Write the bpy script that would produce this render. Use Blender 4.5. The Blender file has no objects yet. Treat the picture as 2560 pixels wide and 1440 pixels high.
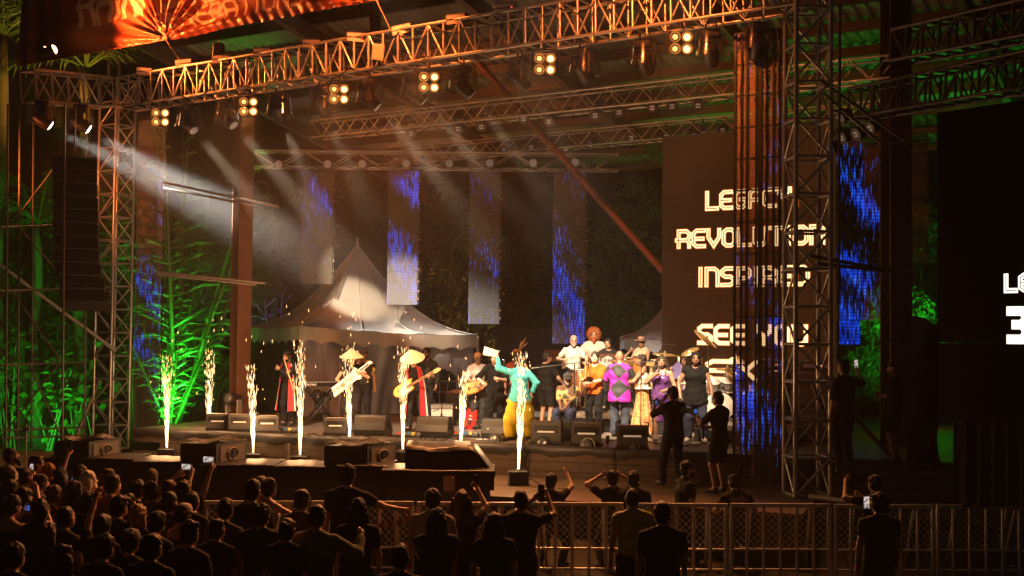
import bpy, math, random
import numpy as np
from mathutils import Vector, Matrix

# ------------------------------------------------------------------ camera, world, exposure
scene = bpy.context.scene
COL = scene.collection
FPX = 3090.0                      # focal length in photo pixels (2560 wide)
CAM = Vector((0, 0, 3.3))
PITCH = math.atan(110 / FPX)
ROLL = 0.010
FW = Vector((0, math.cos(PITCH), math.sin(PITCH)))
_u0 = Vector((0, -math.sin(PITCH), math.cos(PITCH)))
_r0 = Vector((1, 0, 0))
UPV = _u0 * math.cos(ROLL) - _r0 * math.sin(ROLL)
RTV = _r0 * math.cos(ROLL) + _u0 * math.sin(ROLL)
cam_d = bpy.data.cameras.new('camera')
cam_d.sensor_width = 36.0
cam_d.lens = 36.0 * FPX / 2560.0
cam_d.clip_end = 500
cam_o = bpy.data.objects.new('camera', cam_d)
COL.objects.link(cam_o)
cam_o.matrix_world = Matrix((
    (RTV.x, UPV.x, -FW.x, CAM.x), (RTV.y, UPV.y, -FW.y, CAM.y),
    (RTV.z, UPV.z, -FW.z, CAM.z), (0, 0, 0, 1)))
scene.camera = cam_o

world = bpy.data.worlds.new('World')
scene.world = world
world.use_nodes = True
wn = world.node_tree
sky = wn.nodes.new('ShaderNodeTexSky')
sky.sky_type = 'NISHITA'
sky.sun_disc = False
sky.sun_elevation = math.radians(-4.0)
sky.sun_rotation = math.radians(200)
wn.links.new(sky.outputs[0], wn.nodes['Background'].inputs[0])
wn.nodes['Background'].inputs[1].default_value = 0.14     # a night sky
scene.view_settings.view_transform = 'Standard'
scene.view_settings.look = 'None'
scene.view_settings.gamma = 1.0
scene.view_settings.exposure = 0.0
scene.cycles.use_denoising = True
scene.cycles.max_bounces = 5
scene.cycles.diffuse_bounces = 2
scene.cycles.glossy_bounces = 2
scene.cycles.transmission_bounces = 3
scene.cycles.transparent_max_bounces = 12
scene.cycles.volume_bounces = 0
scene.cycles.caustics_reflective = False
scene.cycles.caustics_refractive = False
scene.cycles.sample_clamp_indirect = 4.0
HAZE_DENSITY = 0.0012
SMOKE_DENSITY = 0.042
KEY, BEAM, WASH, GRN, SPK, BLIND, FOH = 0.6, 0.75, 1.0, 2.0, 1.1, 0.95, 2.7     # lamp trims: stage key, left beams, orange wash, ground floods, sparks, blinders, added front key

# ------------------------------------------------------------------ pixel -> place helpers
def ray(px, py):
    return FW + RTV * ((px - 1280) / FPX) - UPV * ((py - 720) / FPX)
def at(px, py, D):
    d = ray(px, py)
    return CAM + d * (D / d.y)
def onz(px, py, z):
    d = ray(px, py)
    return CAM + d * ((z - CAM.z) / d.z)
def onplane(px, py, P0, n):
    d = ray(px, py)
    return CAM + d * ((P0 - CAM).dot(n) / d.dot(n))

rng = random.Random(7)
NP = np.random.default_rng(5)
PI = math.pi
def R(d): return math.radians(d)
def V3(*a): return Vector(a)
Z = Vector((0, 0, 1))

# ------------------------------------------------------------------ materials
MATS = {}
def M(name, rgb=(.5, .5, .5), rough=.6, metal=0., var=.18, scale=12., bump=0., spec=.5, emit=None, es=0., coord='Object'):
    if name in MATS:
        return MATS[name]
    m = bpy.data.materials.new(name)
    m.use_nodes = True
    nt = m.node_tree
    b = nt.nodes['Principled BSDF']
    b.inputs['Roughness'].default_value = rough
    b.inputs['Metallic'].default_value = metal
    b.inputs['Specular IOR Level'].default_value = spec
    tc = nt.nodes.new('ShaderNodeTexCoord')
    nz = nt.nodes.new('ShaderNodeTexNoise')
    nz.inputs['Scale'].default_value = scale
    nz.inputs['Detail'].default_value = 3
    nt.links.new(tc.outputs[coord], nz.inputs['Vector'])
    mx = nt.nodes.new('ShaderNodeMix')
    mx.data_type = 'RGBA'
    mx.inputs[6].default_value = (*[max(0, c * (1 - var)) for c in rgb], 1)
    mx.inputs[7].default_value = (*[min(1, c * (1 + var)) for c in rgb], 1)
    nt.links.new(nz.outputs['Fac'], mx.inputs[0])
    nt.links.new(mx.outputs[2], b.inputs['Base Color'])
    if bump:
        bp = nt.nodes.new('ShaderNodeBump')
        bp.inputs['Strength'].default_value = bump
        bp.inputs['Distance'].default_value = .02
        nt.links.new(nz.outputs['Fac'], bp.inputs['Height'])
        nt.links.new(bp.outputs[0], b.inputs['Normal'])
    if emit:
        b.inputs['Emission Color'].default_value = (*emit, 1)
        b.inputs['Emission Strength'].default_value = es
    MATS[name] = m
    return m

def M_emit(name, rgb, s, sample=True, noise=None):
    if name in MATS: return MATS[name]
    m = bpy.data.materials.new(name); m.use_nodes = True
    nt = m.node_tree; nt.nodes.clear()
    o = nt.nodes.new('ShaderNodeOutputMaterial'); e = nt.nodes.new('ShaderNodeEmission')
    e.inputs[0].default_value = (*rgb, 1); e.inputs[1].default_value = s
    if noise:
        tc = nt.nodes.new('ShaderNodeTexCoord'); nz = nt.nodes.new('ShaderNodeTexNoise'); cr = nt.nodes.new('ShaderNodeValToRGB')
        nz.inputs['Scale'].default_value = noise
        cr.color_ramp.elements[0].position = .35; cr.color_ramp.elements[0].color = (.02, .02, .03, 1)
        cr.color_ramp.elements[1].position = .62; cr.color_ramp.elements[1].color = (*rgb, 1)
        nt.links.new(tc.outputs['Object'], nz.inputs[0]); nt.links.new(nz.outputs[0], cr.inputs[0]); nt.links.new(cr.outputs[0], e.inputs[0])
    nt.links.new(e.outputs[0], o.inputs[0])
    if not sample:
        m.cycles.emission_sampling = 'NONE'
    MATS[name] = m
    return m

def M_led(name, blue=1.0, thresh=.612, trans=.55, base=(.20, .185, .17), red=False):
    """see-through LED curtain: dark gauze with lit columns of blue diodes"""
    if name in MATS: return MATS[name]
    m = bpy.data.materials.new(name); m.use_nodes = True
    nt = m.node_tree; N = nt.nodes; L = nt.links; N.clear()
    out = N.new('ShaderNodeOutputMaterial')
    tc = N.new('ShaderNodeTexCoord')
    off = N.new('ShaderNodeNewGeometry')
    def mapn(sc, vec, detail=2., rot=0.):
        mp = N.new('ShaderNodeMapping'); mp.inputs['Scale'].default_value = sc
        if rot:
            m0 = N.new('ShaderNodeMapping'); m0.inputs['Rotation'].default_value = (0, rot, 0); L.new(vec, m0.inputs[0]); vec = m0.outputs[0]
        L.new(vec, mp.inputs[0]); n = N.new('ShaderNodeTexNoise'); n.inputs['Scale'].default_value = 1; n.inputs['Detail'].default_value = detail
        L.new(mp.outputs[0], n.inputs[0]); return n.outputs[0]
    def mth(op, a, b, clamp=False):
        n = N.new('ShaderNodeMath'); n.operation = op; n.use_clamp = clamp
        for i, x in enumerate((a, b)):
            if isinstance(x, (int, float)): n.inputs[i].default_value = x
            else: L.new(x, n.inputs[i])
        return n.outputs[0]
    big = mapn((1.2, .3, .35), off.outputs[0], 1., R(32))
    fine = mapn((38, .5, 3.4), off.outputs[0], 3.)
    both = mth('ADD', mth('MULTIPLY', big, .5), mth('MULTIPLY', fine, .5))
    msk = mth('MULTIPLY', mth('SUBTRACT', both, thresh - .06), 14., True)
    sep = N.new('ShaderNodeSeparateXYZ'); L.new(tc.outputs['Object'], sep.inputs[0])
    rows = mth('GREATER_THAN', mth('FRACT', mth('MULTIPLY', sep.outputs[2], 13.0), 0.), .32)
    cols = mth('GREATER_THAN', mth('FRACT', mth('MULTIPLY', sep.outputs[0], 17.0), 0.), .25)
    msk2 = mth('MULTIPLY', mth('MULTIPLY', msk, mth('ADD', mth('MULTIPLY', rows, .7), .3)), mth('ADD', mth('MULTIPLY', cols, .6), .4))
    cr = N.new('ShaderNodeValToRGB')
    els = cr.color_ramp.elements
    els[0].position = .0; els[0].color = (.0, .015, .55, 1)
    els[1].position = 1.; els[1].color = (.10, .38, 1., 1)
    e2 = els.new(.55); e2.color = (.0, .06, .9, 1)
    L.new(fine, cr.inputs[0])
    em = N.new('ShaderNodeEmission'); L.new(cr.outputs[0], em.inputs[0])
    L.new(mth('MULTIPLY', msk2, 0.65 * blue), em.inputs[1])
    df = N.new('ShaderNodeBsdfDiffuse'); df.inputs[0].default_value = (*base, 1)
    tr = N.new('ShaderNodeBsdfTransparent')
    mix = N.new('ShaderNodeMixShader')
    lines = mth('MULTIPLY', mth('GREATER_THAN', mth('FRACT', mth('MULTIPLY', sep.outputs[2], 26.0), 0.), .5), .12)
    L.new(mth('ADD', lines, trans - .06), mix.inputs[0]); L.new(df.outputs[0], mix.inputs[1]); L.new(tr.outputs[0], mix.inputs[2])
    add = N.new('ShaderNodeAddShader'); L.new(mix.outputs[0], add.inputs[0]); L.new(em.outputs[0], add.inputs[1])
    L.new(add.outputs[0], out.inputs[0])
    m.cycles.emission_sampling = 'NONE'
    MATS[name] = m
    return m

def M_clear(name, tint=(.9, .9, .9), refl=.12):
    if name in MATS: return MATS[name]
    m = bpy.data.materials.new(name); m.use_nodes = True
    nt = m.node_tree; nt.nodes.clear()
    o = nt.nodes.new('ShaderNodeOutputMaterial'); t = nt.nodes.new('ShaderNodeBsdfTransparent'); g = nt.nodes.new('ShaderNodeBsdfGlossy')
    t.inputs[0].default_value = (*tint, 1); g.inputs[1].default_value = .12
    lw = nt.nodes.new('ShaderNodeLayerWeight'); lw.inputs[0].default_value = .35
    mp = nt.nodes.new('ShaderNodeMath'); mp.operation = 'MULTIPLY_ADD'; mp.inputs[1].default_value = .5; mp.inputs[2].default_value = refl
    nt.links.new(lw.outputs['Facing'], mp.inputs[0])
    mx = nt.nodes.new('ShaderNodeMixShader'); nt.links.new(mp.outputs[0], mx.inputs[0])
    nt.links.new(t.outputs[0], mx.inputs[1]); nt.links.new(g.outputs[0], mx.inputs[2]); nt.links.new(mx.outputs[0], o.inputs[0])
    MATS[name] = m
    return m

def M_leaf(name, rgb, var=.35):
    if name in MATS: return MATS[name]
    m = M(name, rgb, rough=.45, var=var, scale=3.)
    nt = m.node_tree; b = nt.nodes['Principled BSDF']
    o = nt.nodes['Material Output']
    t = nt.nodes.new('ShaderNodeBsdfTranslucent'); t.inputs[0].default_value = (*[c * 1.2 for c in rgb], 1)
    mx = nt.nodes.new('ShaderNodeMixShader'); mx.inputs[0].default_value = .3
    nt.links.new(b.outputs[0], mx.inputs[1]); nt.links.new(t.outputs[0], mx.inputs[2]); nt.links.new(mx.outputs[0], o.inputs[0])
    return m

def M_wood(name, rgb, stretch=(1, 14, 14), rough=.7):
    if name in MATS: return MATS[name]
    m = M(name, rgb, rough=rough, var=.35, scale=2.2, bump=.25)
    nt = m.node_tree
    nz = [n for n in nt.nodes if n.type == 'TEX_NOISE'][0]; tc = [n for n in nt.nodes if n.type == 'TEX_COORD'][0]
    mp = nt.nodes.new('ShaderNodeMapping'); mp.inputs['Scale'].default_value = stretch
    nt.links.new(tc.outputs['Object'], mp.inputs[0]); nt.links.new(mp.outputs[0], nz.inputs[0]); nz.inputs['Detail'].default_value = 6
    return m

ALU = M('truss_aluminium', (.55, .52, .48), .38, .75, .15, 8)
STEEL = M('painted_steel', (.16, .10, .075), .5, .1, .25, 5, .1)
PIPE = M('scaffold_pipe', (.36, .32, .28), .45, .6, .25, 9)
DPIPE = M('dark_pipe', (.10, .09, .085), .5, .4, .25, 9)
BLACK = M('black_plastic', (.018, .018, .019), .45, 0, .3, 14, .08)
BLACKM = M('black_powder_coat', (.025, .024, .024), .38, .2, .3, 20, .05)
GREYP = M('grey_casing', (.075, .07, .066), .45, 0, .2, 12)
SHEET = M('black_plastic_sheet', (.009, .009, .009), .38, 0, .4, 5, .10, .3)
CLOTHK = M('black_cloth', (.012, .011, .011), .85, 0, .3, 30, .2, .12)
GRILLE = M('steel_grille', (.30, .29, .27), .55, .3, .2, 90, .3)
LENS = M('lamp_lens', (.25, .25, .26), .12, .3, .4, 60)
RUBBER = M('rubber_cable', (.01, .01, .01), .5)
CHROME = M('chrome', (.75, .73, .70), .14, 1., .08, 6)
BRASS = M('brass', (.78, .52, .20), .22, 1., .15, 9)
CYMB = M('bronze_cymbal', (.72, .46, .20), .3, .9, .2, 16)

# ------------------------------------------------------------------ object helpers
def tag(o, label=None, cat=None, group=None, kind=None):
    if label: o['label'] = label
    if cat: o['category'] = cat
    if group: o['group'] = group
    if kind: o['kind'] = kind
    return o
def empty(name, loc=(0, 0, 0), rz=0, mat=None):
    o = bpy.data.objects.new(name, None)
    o.empty_display_size = .1
    COL.objects.link(o)
    if mat is not None: o.matrix_basis = mat
    else:
        o.location = loc; o.rotation_euler = (0, 0, rz)
    return o
def wm(o):
    m = o.matrix_basis.copy() if o.parent is None else wm(o.parent) @ o.matrix_parent_inverse @ o.matrix_basis
    return m
def setpar(o, parent, worldspace=False):
    if parent is None: return o
    o.parent = parent
    if worldspace: o.matrix_parent_inverse = wm(parent).inverted()
    return o

class MB:
    def __init__(s): s.v = []; s.f = []; s.m = []; s.mi = 0
    def add(s, vs, fs, T=None):
        b = len(s.v)
        s.v += [tuple(T @ Vector(p)) if T is not None else tuple(p) for p in vs]
        s.f += [tuple(b + i for i in f) for f in fs]
        s.m += [s.mi] * len(fs)
        return s
    def box(s, c, size, T=None, taper=1., bev=0.):
        x, y, z = [k / 2 for k in size]
        if bev:
            pr = [(-x + bev, -y), (x - bev, -y), (x, -y + bev), (x, y - bev), (x - bev, y), (-x + bev, y), (-x, y - bev), (-x, -y + bev)]
            vs = []
            for zz, k in ((-z, 1 - bev / max(x, y)), (-z + bev, 1), (z - bev, taper), (z, taper * (1 - bev / max(x, y)))):
                vs += [(c[0] + p[0] * k, c[1] + p[1] * k, c[2] + zz) for p in pr]
            fs = [tuple(range(7, -1, -1)), tuple(range(24, 32))]
            for r in range(3):
                for i in range(8): fs.append((r * 8 + i, r * 8 + (i + 1) % 8, r * 8 + 8 + (i + 1) % 8, r * 8 + 8 + i))
            return s.add(vs, fs, T)
        vs = [(c[0] + i * x * (taper if k > 0 else 1), c[1] + j * y * (taper if k > 0 else 1), c[2] + k * z) for k in (-1, 1) for j in (-1, 1) for i in (-1, 1)]
        return s.add(vs, [(0, 2, 3, 1), (4, 5, 7, 6), (0, 1, 5, 4), (2, 6, 7, 3), (0, 4, 6, 2), (1, 3, 7, 5)], T)
    def tube(s, pts, r, n=8, cap=True, T=None, closed=False):
        pts = [Vector(p) for p in pts]
        rs = r if isinstance(r, (list, tuple)) else [r] * len(pts)
        vs = []; fs = []
        ref = None
        for i, p in enumerate(pts):
            a = pts[max(0, i - 1)]; b = pts[min(len(pts) - 1, i + 1)]
            d = (b - a).normalized() if (b - a).length > 1e-9 else Z
            if ref is None:
                ref = d.cross(Z) if abs(d.z) < .95 else d.cross(Vector((1, 0, 0)))
            ref = (ref - d * ref.dot(d)).normalized(); q = d.cross(ref)
            for k in range(n):
                t = 2 * PI * k / n
                vs.append(p + (ref * math.cos(t) + q * math.sin(t)) * rs[i])
        for i in range(len(pts) - 1):
            for k in range(n):
                a = i * n + k; b = i * n + (k + 1) % n
                fs.append((a, b, b + n, a + n))
        if cap:
            fs.append(tuple(range(n - 1, -1, -1))); L = (len(pts) - 1) * n
            fs.append(tuple(range(L, L + n)))
        return s.add(vs, fs, T)
    def lathe(s, prof, n=14, T=None):
        vs = []; fs = []
        for r, z in prof:
            for k in range(n):
                t = 2 * PI * k / n
                vs.append((r * math.cos(t), r * math.sin(t), z))
        for i in range(len(prof) - 1):
            for k in range(n):
                a = i * n + k; b = i * n + (k + 1) % n
                fs.append((a, b, b + n, a + n))
        if prof[0][0] > 1e-4: fs.append(tuple(range(n - 1, -1, -1)))
        if prof[-1][0] > 1e-4:
            L = (len(prof) - 1) * n; fs.append(tuple(range(L, L + n)))
        return s.add(vs, fs, T)
    def prism(s, poly, h, T=None, z0=0.):
        n = len(poly)
        vs = [(p[0], p[1], z0) for p in poly] + [(p[0], p[1], z0 + h) for p in poly]
        fs = [tuple(range(n - 1, -1, -1)), tuple(range(n, 2 * n))] + [(i, (i + 1) % n, n + (i + 1) % n, n + i) for i in range(n)]
        return s.add(vs, fs, T)
    def grid(s, fn, nu, nv, T=None):
        vs = [fn(i / nu, j / nv) for j in range(nv + 1) for i in range(nu + 1)]
        fs = [(j * (nu + 1) + i, j * (nu + 1) + i + 1, (j + 1) * (nu + 1) + i + 1, (j + 1) * (nu + 1) + i) for j in range(nv) for i in range(nu)]
        return s.add(vs, fs, T)
    def mesh(s, name, mat=None, smooth=False):
        me = bpy.data.meshes.new(name)
        me.from_pydata(s.v, [], s.f)
        for m in (mat if isinstance(mat, (list, tuple)) else [mat]):
            if m: me.materials.append(m)
        if any(s.m): me.polygons.foreach_set('material_index', s.m)
        if smooth:
            me.polygons.foreach_set('use_smooth', [True] * len(me.polygons))
            if smooth != 'all':
                me.set_sharp_from_angle(angle=R(smooth if smooth is not True else 40))
        me.update()
        return me
    def build(s, name, mat, parent=None, smooth=False, world=True):
        o = bpy.data.objects.new(name, s.mesh(name, mat, smooth))
        COL.objects.link(o)
        return setpar(o, parent, world)

def obj(name, me, parent=None, mat=None, world=False):
    o = bpy.data.objects.new(name, me); COL.objects.link(o)
    if mat is not None: o.matrix_basis = mat
    return setpar(o, parent, world)

_b = MB(); _b.tube([(0, 0, 0), (0, 0, 1)], 1., 8, False)
UNIT = {}
def unit_tube(mat):
    if mat.name not in UNIT: UNIT[mat.name] = _b.mesh('tube', mat, 'all')
    return UNIT[mat.name]
def frame_z(a, b, hint=None):
    d = (b - a); L = d.length; d = d.normalized()
    x = (hint if hint is not None else (Z if abs(d.z) < .95 else Vector((1, 0, 0)))).cross(d).normalized(); y = d.cross(x)
    return d, x, y, L
def tube_part(name, a, b, r, mat, parent=None):
    d, x, y, L = frame_z(a, b)
    mtx = Matrix(((x.x * r, y.x * r, d.x * L, a.x), (x.y * r, y.y * r, d.y * L, a.y), (x.z * r, y.z * r, d.z * L, a.z), (0, 0, 0, 1)))
    o = bpy.data.objects.new(name, unit_tube(mat)); COL.objects.link(o)
    o.matrix_basis = mtx
    return setpar(o, parent, True)
def look(p, d, up=Z):
    """matrix at p whose -Y... local +Y points along d"""
    y = Vector(d).normalized(); x = y.cross(up)
    x = x.normalized() if x.length > 1e-6 else Vector((1, 0, 0)); z = x.cross(y)
    return Matrix(((x.x, y.x, z.x, p[0]), (x.y, y.y, z.y, p[1]), (x.z, y.z, z.z, p[2]), (0, 0, 0, 1)))

class Kit:
    """parts of one kind of thing, built once; spawn() makes an individual that shares the meshes"""
    def __init__(s): s.parts = []
    def add(s, name, mb, mat, parent=None, smooth=False):
        s.parts.append((name, mb.mesh(name, mat, smooth), parent)); return len(s.parts) - 1
    def spawn(s, name, mtx, label, cat, group=None, swap=None):
        root = empty(name, mat=mtx); tag(root, label, cat, group)
        made = []
        for nm, me, par in s.parts:
            if swap and nm in swap and swap[nm] is None: made.append(None); continue
            o = bpy.data.objects.new(nm, (swap or {}).get(nm, me)); COL.objects.link(o)
            o.parent = made[par] if par is not None else root
            made.append(o)
        return root

def spot(name, p, target, power, color, angle, blend=.3, size=.08, parent=None):
    l = bpy.data.lights.new(name, 'SPOT'); l.energy = power; l.color = color
    l.spot_size = R(angle); l.spot_blend = blend; l.shadow_soft_size = size
    o = bpy.data.objects.new(name, l); COL.objects.link(o)
    o.matrix_basis = look(p, (Vector(target) - Vector(p))) @ Matrix.Rotation(R(90), 4, 'X')
    return setpar(o, parent, True)
def point(name, p, power, color, size=.1, parent=None):
    l = bpy.data.lights.new(name, 'POINT'); l.energy = power; l.color = color; l.shadow_soft_size = size
    o = bpy.data.objects.new(name, l); COL.objects.link(o); o.location = p
    return setpar(o, parent, True)
ORD = ['first', 'second', 'third', 'fourth', 'fifth', 'sixth', 'seventh', 'eighth', 'ninth', 'tenth', 'eleventh', 'twelfth', 'thirteenth', 'fourteenth', 'fifteenth', 'sixteenth', 'seventeenth', 'eighteenth', 'nineteenth', 'twentieth']

# ------------------------------------------------------------------ stage frame: A left tower, B right tower
TA = at(285, 700, 31.0); TA.z = 0
TB = at(2018, 700, 21.7); TB.z = 0
U = (TB - TA).normalized()                       # along the front truss, to the right
NB = Vector((-U.y, U.x, 0))                      # into the stage
SPAN = (TB - TA).length
def S(s, t, z): return TA + U * s + NB * t + Z * z
def s_at(px, t, z=8.5):
    """s of the point on the stage line at depth t that is seen at pixel column px"""
    P = onplane(px, 300, S(0, t, 0), NB)
    return (P - TA).dot(U)
STAGE_Z = 1.1
PLAT_Z = .5
GZ = -.35                         # the audience stands a little lower than the stage ground
E0 = onz(600, 1082, STAGE_Z); E1 = onz(1725, 1131, STAGE_Z)
EU = (E1 - E0).normalized(); EN = Vector((-EU.y, EU.x, 0))
def E(s, t, z): 
    p = E0 + EU * s + EN * t
    return Vector((p.x, p.y, z))
EL = (E1 - E0).length

# ================================================================== THE SETTING
# ---- ground
def ground_fn(u, v):
    x = -90 + 180 * u; y = -10 + 130 * v
    k = min(1, max(0, (y - 19.) / 2.)); k = k * k * (3 - 2 * k)
    return (x, y, .02 * math.sin(x * .7) * math.cos(y * .5) - .03 + (GZ + .01) * (1 - k))
g = MB(); g.grid(ground_fn, 90, 260)
GM = M('trodden_grass_and_earth', (.018, .015, .008), .95, 0, .6, 6, .6)
tag(g.build('ground', GM, None, 'all'), kind='structure')

# ---- stage: deck, boarded front, black edge cloth
stage = empty('stage', E(0, 0, 0)); tag(stage, 'low concert stage with a boarded wooden front and black deck', 'stage')
S0, S1 = -2.7, EL + 7.5
DECK = M('black_stage_vinyl', (.15, .125, .10), .42, 0, .5, 3, .15)
b = MB()
ns = int((S1 - S0) / 2.0)
for i in range(ns):
    for j in range(6):
        a0 = S0 + (S1 - S0) * i / ns; a1 = S0 + (S1 - S0) * (i + 1) / ns - .006
        p = [E(a0, .02 + j * 2, 0), E(a1, .02 + j * 2, 0), E(a1, .02 + j * 2 + 1.994, 0), E(a0, .02 + j * 2 + 1.994, 0)]
        bb = MB(); bb.add([(*q.xy, STAGE_Z - .08) for q in p] + [(*q.xy, STAGE_Z) for q in p], [(3, 2, 1, 0), (4, 5, 6, 7), (0, 1, 5, 4), (1, 2, 6, 5), (2, 3, 7, 6), (3, 0, 4, 7)])
        bb.build('deck_panel', DECK, stage)
WOODF = M_wood('stage_front_board', (.125, .082, .05), (.9, 12, 12))
rows = 5; fh = (STAGE_Z - .10 - .06) / rows
for r_ in range(rows):
    s_ = S0 + (.7 if r_ % 2 else 0)
    while s_ < S1:
        L = min(2.4, S1 - s_)
        z0 = .06 + r_ * fh
        dp = .012 * rng.random()
        bb = MB(); P = [E(s_ + .004, -dp - .03, 0), E(s_ + L - .004, -dp - .03, 0), E(s_ + L - .004, 0, 0), E(s_ + .004, 0, 0)]
        bb.add([(*q.xy, z0 + .004) for q in P] + [(*q.xy, z0 + fh - .006) for q in P], [(3, 2, 1, 0), (4, 5, 6, 7), (0, 1, 5, 4), (1, 2, 6, 5), (2, 3, 7, 6), (3, 0, 4, 7)])
        bb.build('front_board', WOODF, stage); s_ += L
bb = MB()
def edge_cloth(u, v):
    s_ = S0 + (S1 - S0) * u; w = .02 * math.sin(s_ * 5.1) + .012 * math.sin(s_ * 13.3)
    prof = [(.16, STAGE_Z + .012), (.02, STAGE_Z + .016), (-.05, STAGE_Z - .01), (-.055, STAGE_Z - .09 + w), (-.05, STAGE_Z - .155 + 1.4 * w)]
    t, z = prof[int(round(v * 4))]
    return tuple(E(s_, t, z))
bb.grid(edge_cloth, 260, 4); bb.build('edge_cloth', M('black_gaffer_cloth', (.03, .027, .024), .5, 0, .4, 7, .2), stage, 'all')
for s_ in (1.2, 4.3):
    tube_part('corner_post', E(s_, -.05, .05), E(s_, -.05, STAGE_Z - .16), .05, STEEL, stage)

# ---- lower platform in front of the stage: plywood sheets
plat = empty('platform', E(0, -1, 0)); tag(plat, 'low plywood platform running along the foot of the stage', 'platform')
PLY = M_wood('worn_plywood', (.14, .085, .045), (1.2, 5, 5), .6)
PS0 = S0 - 4.4
PS1 = (onz(2120, 1240, PLAT_Z) - E0).dot(EU)
s_ = PS0
while s_ < PS1 - .6:
    for j in range(2):
        h = rng.uniform(-.004, .004)
        P = [E(s_ + .005, -1.45 * (j + 1) - .06, 0), E(s_ + 2.395, -1.45 * (j + 1) - .06, 0), E(s_ + 2.395, -1.45 * j - .07, 0), E(s_ + .005, -1.45 * j - .07, 0)]
        bb = MB(); bb.add([(*q.xy, PLAT_Z - .06) for q in P] + [(*q.xy, PLAT_Z + h) for q in P], [(3, 2, 1, 0), (4, 5, 6, 7), (0, 1, 5, 4), (1, 2, 6, 5), (2, 3, 7, 6), (3, 0, 4, 7)])
        bb.build('plywood_sheet', PLY, plat)
    s_ += 2.4
bb = MB()
bb.grid(lambda u, v: tuple(E(PS0 + (s_ - PS0) * u, -2.97 + .02 * math.sin(u * 90), GZ + (PLAT_Z - .07 - GZ) * v)), 120, 2)
bb.build('platform_skirt', M('olive_tarp', (.06, .05, .02), .7, 0, .4, 4, .2), plat, 'all')

# ---- risers at the back of the stage
def riser(px0, px1, D, depth, h, label):
    a = at(px0, 830, D); c = at(px1, 830, D - (px1 - px0) * .004)
    ux = (c - a); ux.z = 0; L = ux.length; ux.normalize(); n = Vector((-ux.y, ux.x, 0))
    root = empty('riser', (a.x, a.y, STAGE_Z)); tag(root, label, 'riser')
    T = Matrix(((ux.x, n.x, 0, a.x), (ux.y, n.y, 0, a.y), (0, 0, 1, STAGE_Z), (0, 0, 0, 1)))
    k = max(1, int(L / 1.2))
    for i in range(k):
        MB().box((L * (i + .5) / k, depth / 2, h - .05), (L / k - .01, depth, .1), T).build('riser_deck', DECK, root)
    MB().box((L / 2, .03, h / 2 - .06), (L - .02, .02, h - .1), T).build('riser_skirt', CLOTHK, root)
    return root
riser(1375, 1700, 28.0, 2.6, .4, 'black riser carrying the percussion players at the back of the stage')
riser(1735, 1985, 25.4, 2.6, .35, 'black drum riser in front of the lettered screen')

# ================================================================== TRUSSES, TOWERS
def truss(name, label, P, Q, w, h, n, r=.03, rb=.018, mat=ALU, side=None, cat='truss', faces=4, uprights=True):
    root = empty(name, P); tag(root, label, cat)
    d = (Q - P).normalized()
    sd = side if side is not None else d.cross(Z).normalized()
    up = sd.cross(d).normalized()
    c = lambda i, a, b_: P + (Q - P) * (i / n) + sd * (a * w / 2) + up * (b_ * h / 2)
    for a in (-1, 1):
        for b_ in (-1, 1):
            tube_part('chord', c(0, a, b_), c(n, a, b_), r, mat, root)
    for i in range(n + 1):
        for a in (-1, 1):
            if uprights: tube_part('upright', c(i, a, -1), c(i, a, 1), rb * 1.25, mat, root)
        for b_ in (-1, 1):
            tube_part('rung', c(i, -1, b_), c(i, 1, b_), rb, mat, root)
        if i < n:
            k = 1 if i % 2 else -1
            for a in (-1, 1):
                tube_part('brace', c(i, a, -k), c(i + 1, a, k), rb, mat, root)
            if faces > 2:
                tube_part('brace', c(i, -k, -1), c(i + 1, k, -1), rb, mat, root)
                if faces > 3: tube_part('brace', c(i, k, 1), c(i + 1, -k, 1), rb, mat, root)
    return root
zb = onplane(336, 270, S(0, 0, 0), NB).z; zb2 = onplane(1500, 94, S(0, 0, 0), NB).z
ZTB = (zb + zb2) / 2
TH = .74
FT0 = S(0.35, 0, zb + TH / 2); FT1 = S(s_at(2000, 0), 0, zb2 + (zb2 - zb) * .3 + TH / 2)
truss('front_truss', 'long aluminium box truss across the top of the stage front, lit orange', FT0, FT1, .62, TH, 44, .036, .022, faces=2)
truss('truss_tower', 'slim aluminium tower at the left front corner of the stage', Vector((TA.x, TA.y, .3)), Vector((TA.x, TA.y, zb + TH)), .60, .60, 16, .036, .02, side=U, cat='truss tower', faces=4)
truss('truss_tower', 'dark aluminium tower at the right front corner before the lettered screen', Vector((TB.x, TB.y, PLAT_Z + .02)), Vector((TB.x, TB.y, zb2 + 1.3)), .62, .62, 15, .042, .024, side=(U * .8 + NB * .6).normalized(), cat='truss tower', faces=4)
# short side truss running forward from the left tower
sp = at(70, 215, 28.6)
truss('side_truss', 'short aluminium truss running out over the crowd from the left tower', Vector((TA.x, TA.y, zb + TH / 2)) - (Vector((TA.x, TA.y, 0)) - Vector((sp.x, sp.y, 0))).normalized() * .4, Vector((sp.x, sp.y, sp.z)), .5, .72, 5, .034, .02, faces=2)
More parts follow.
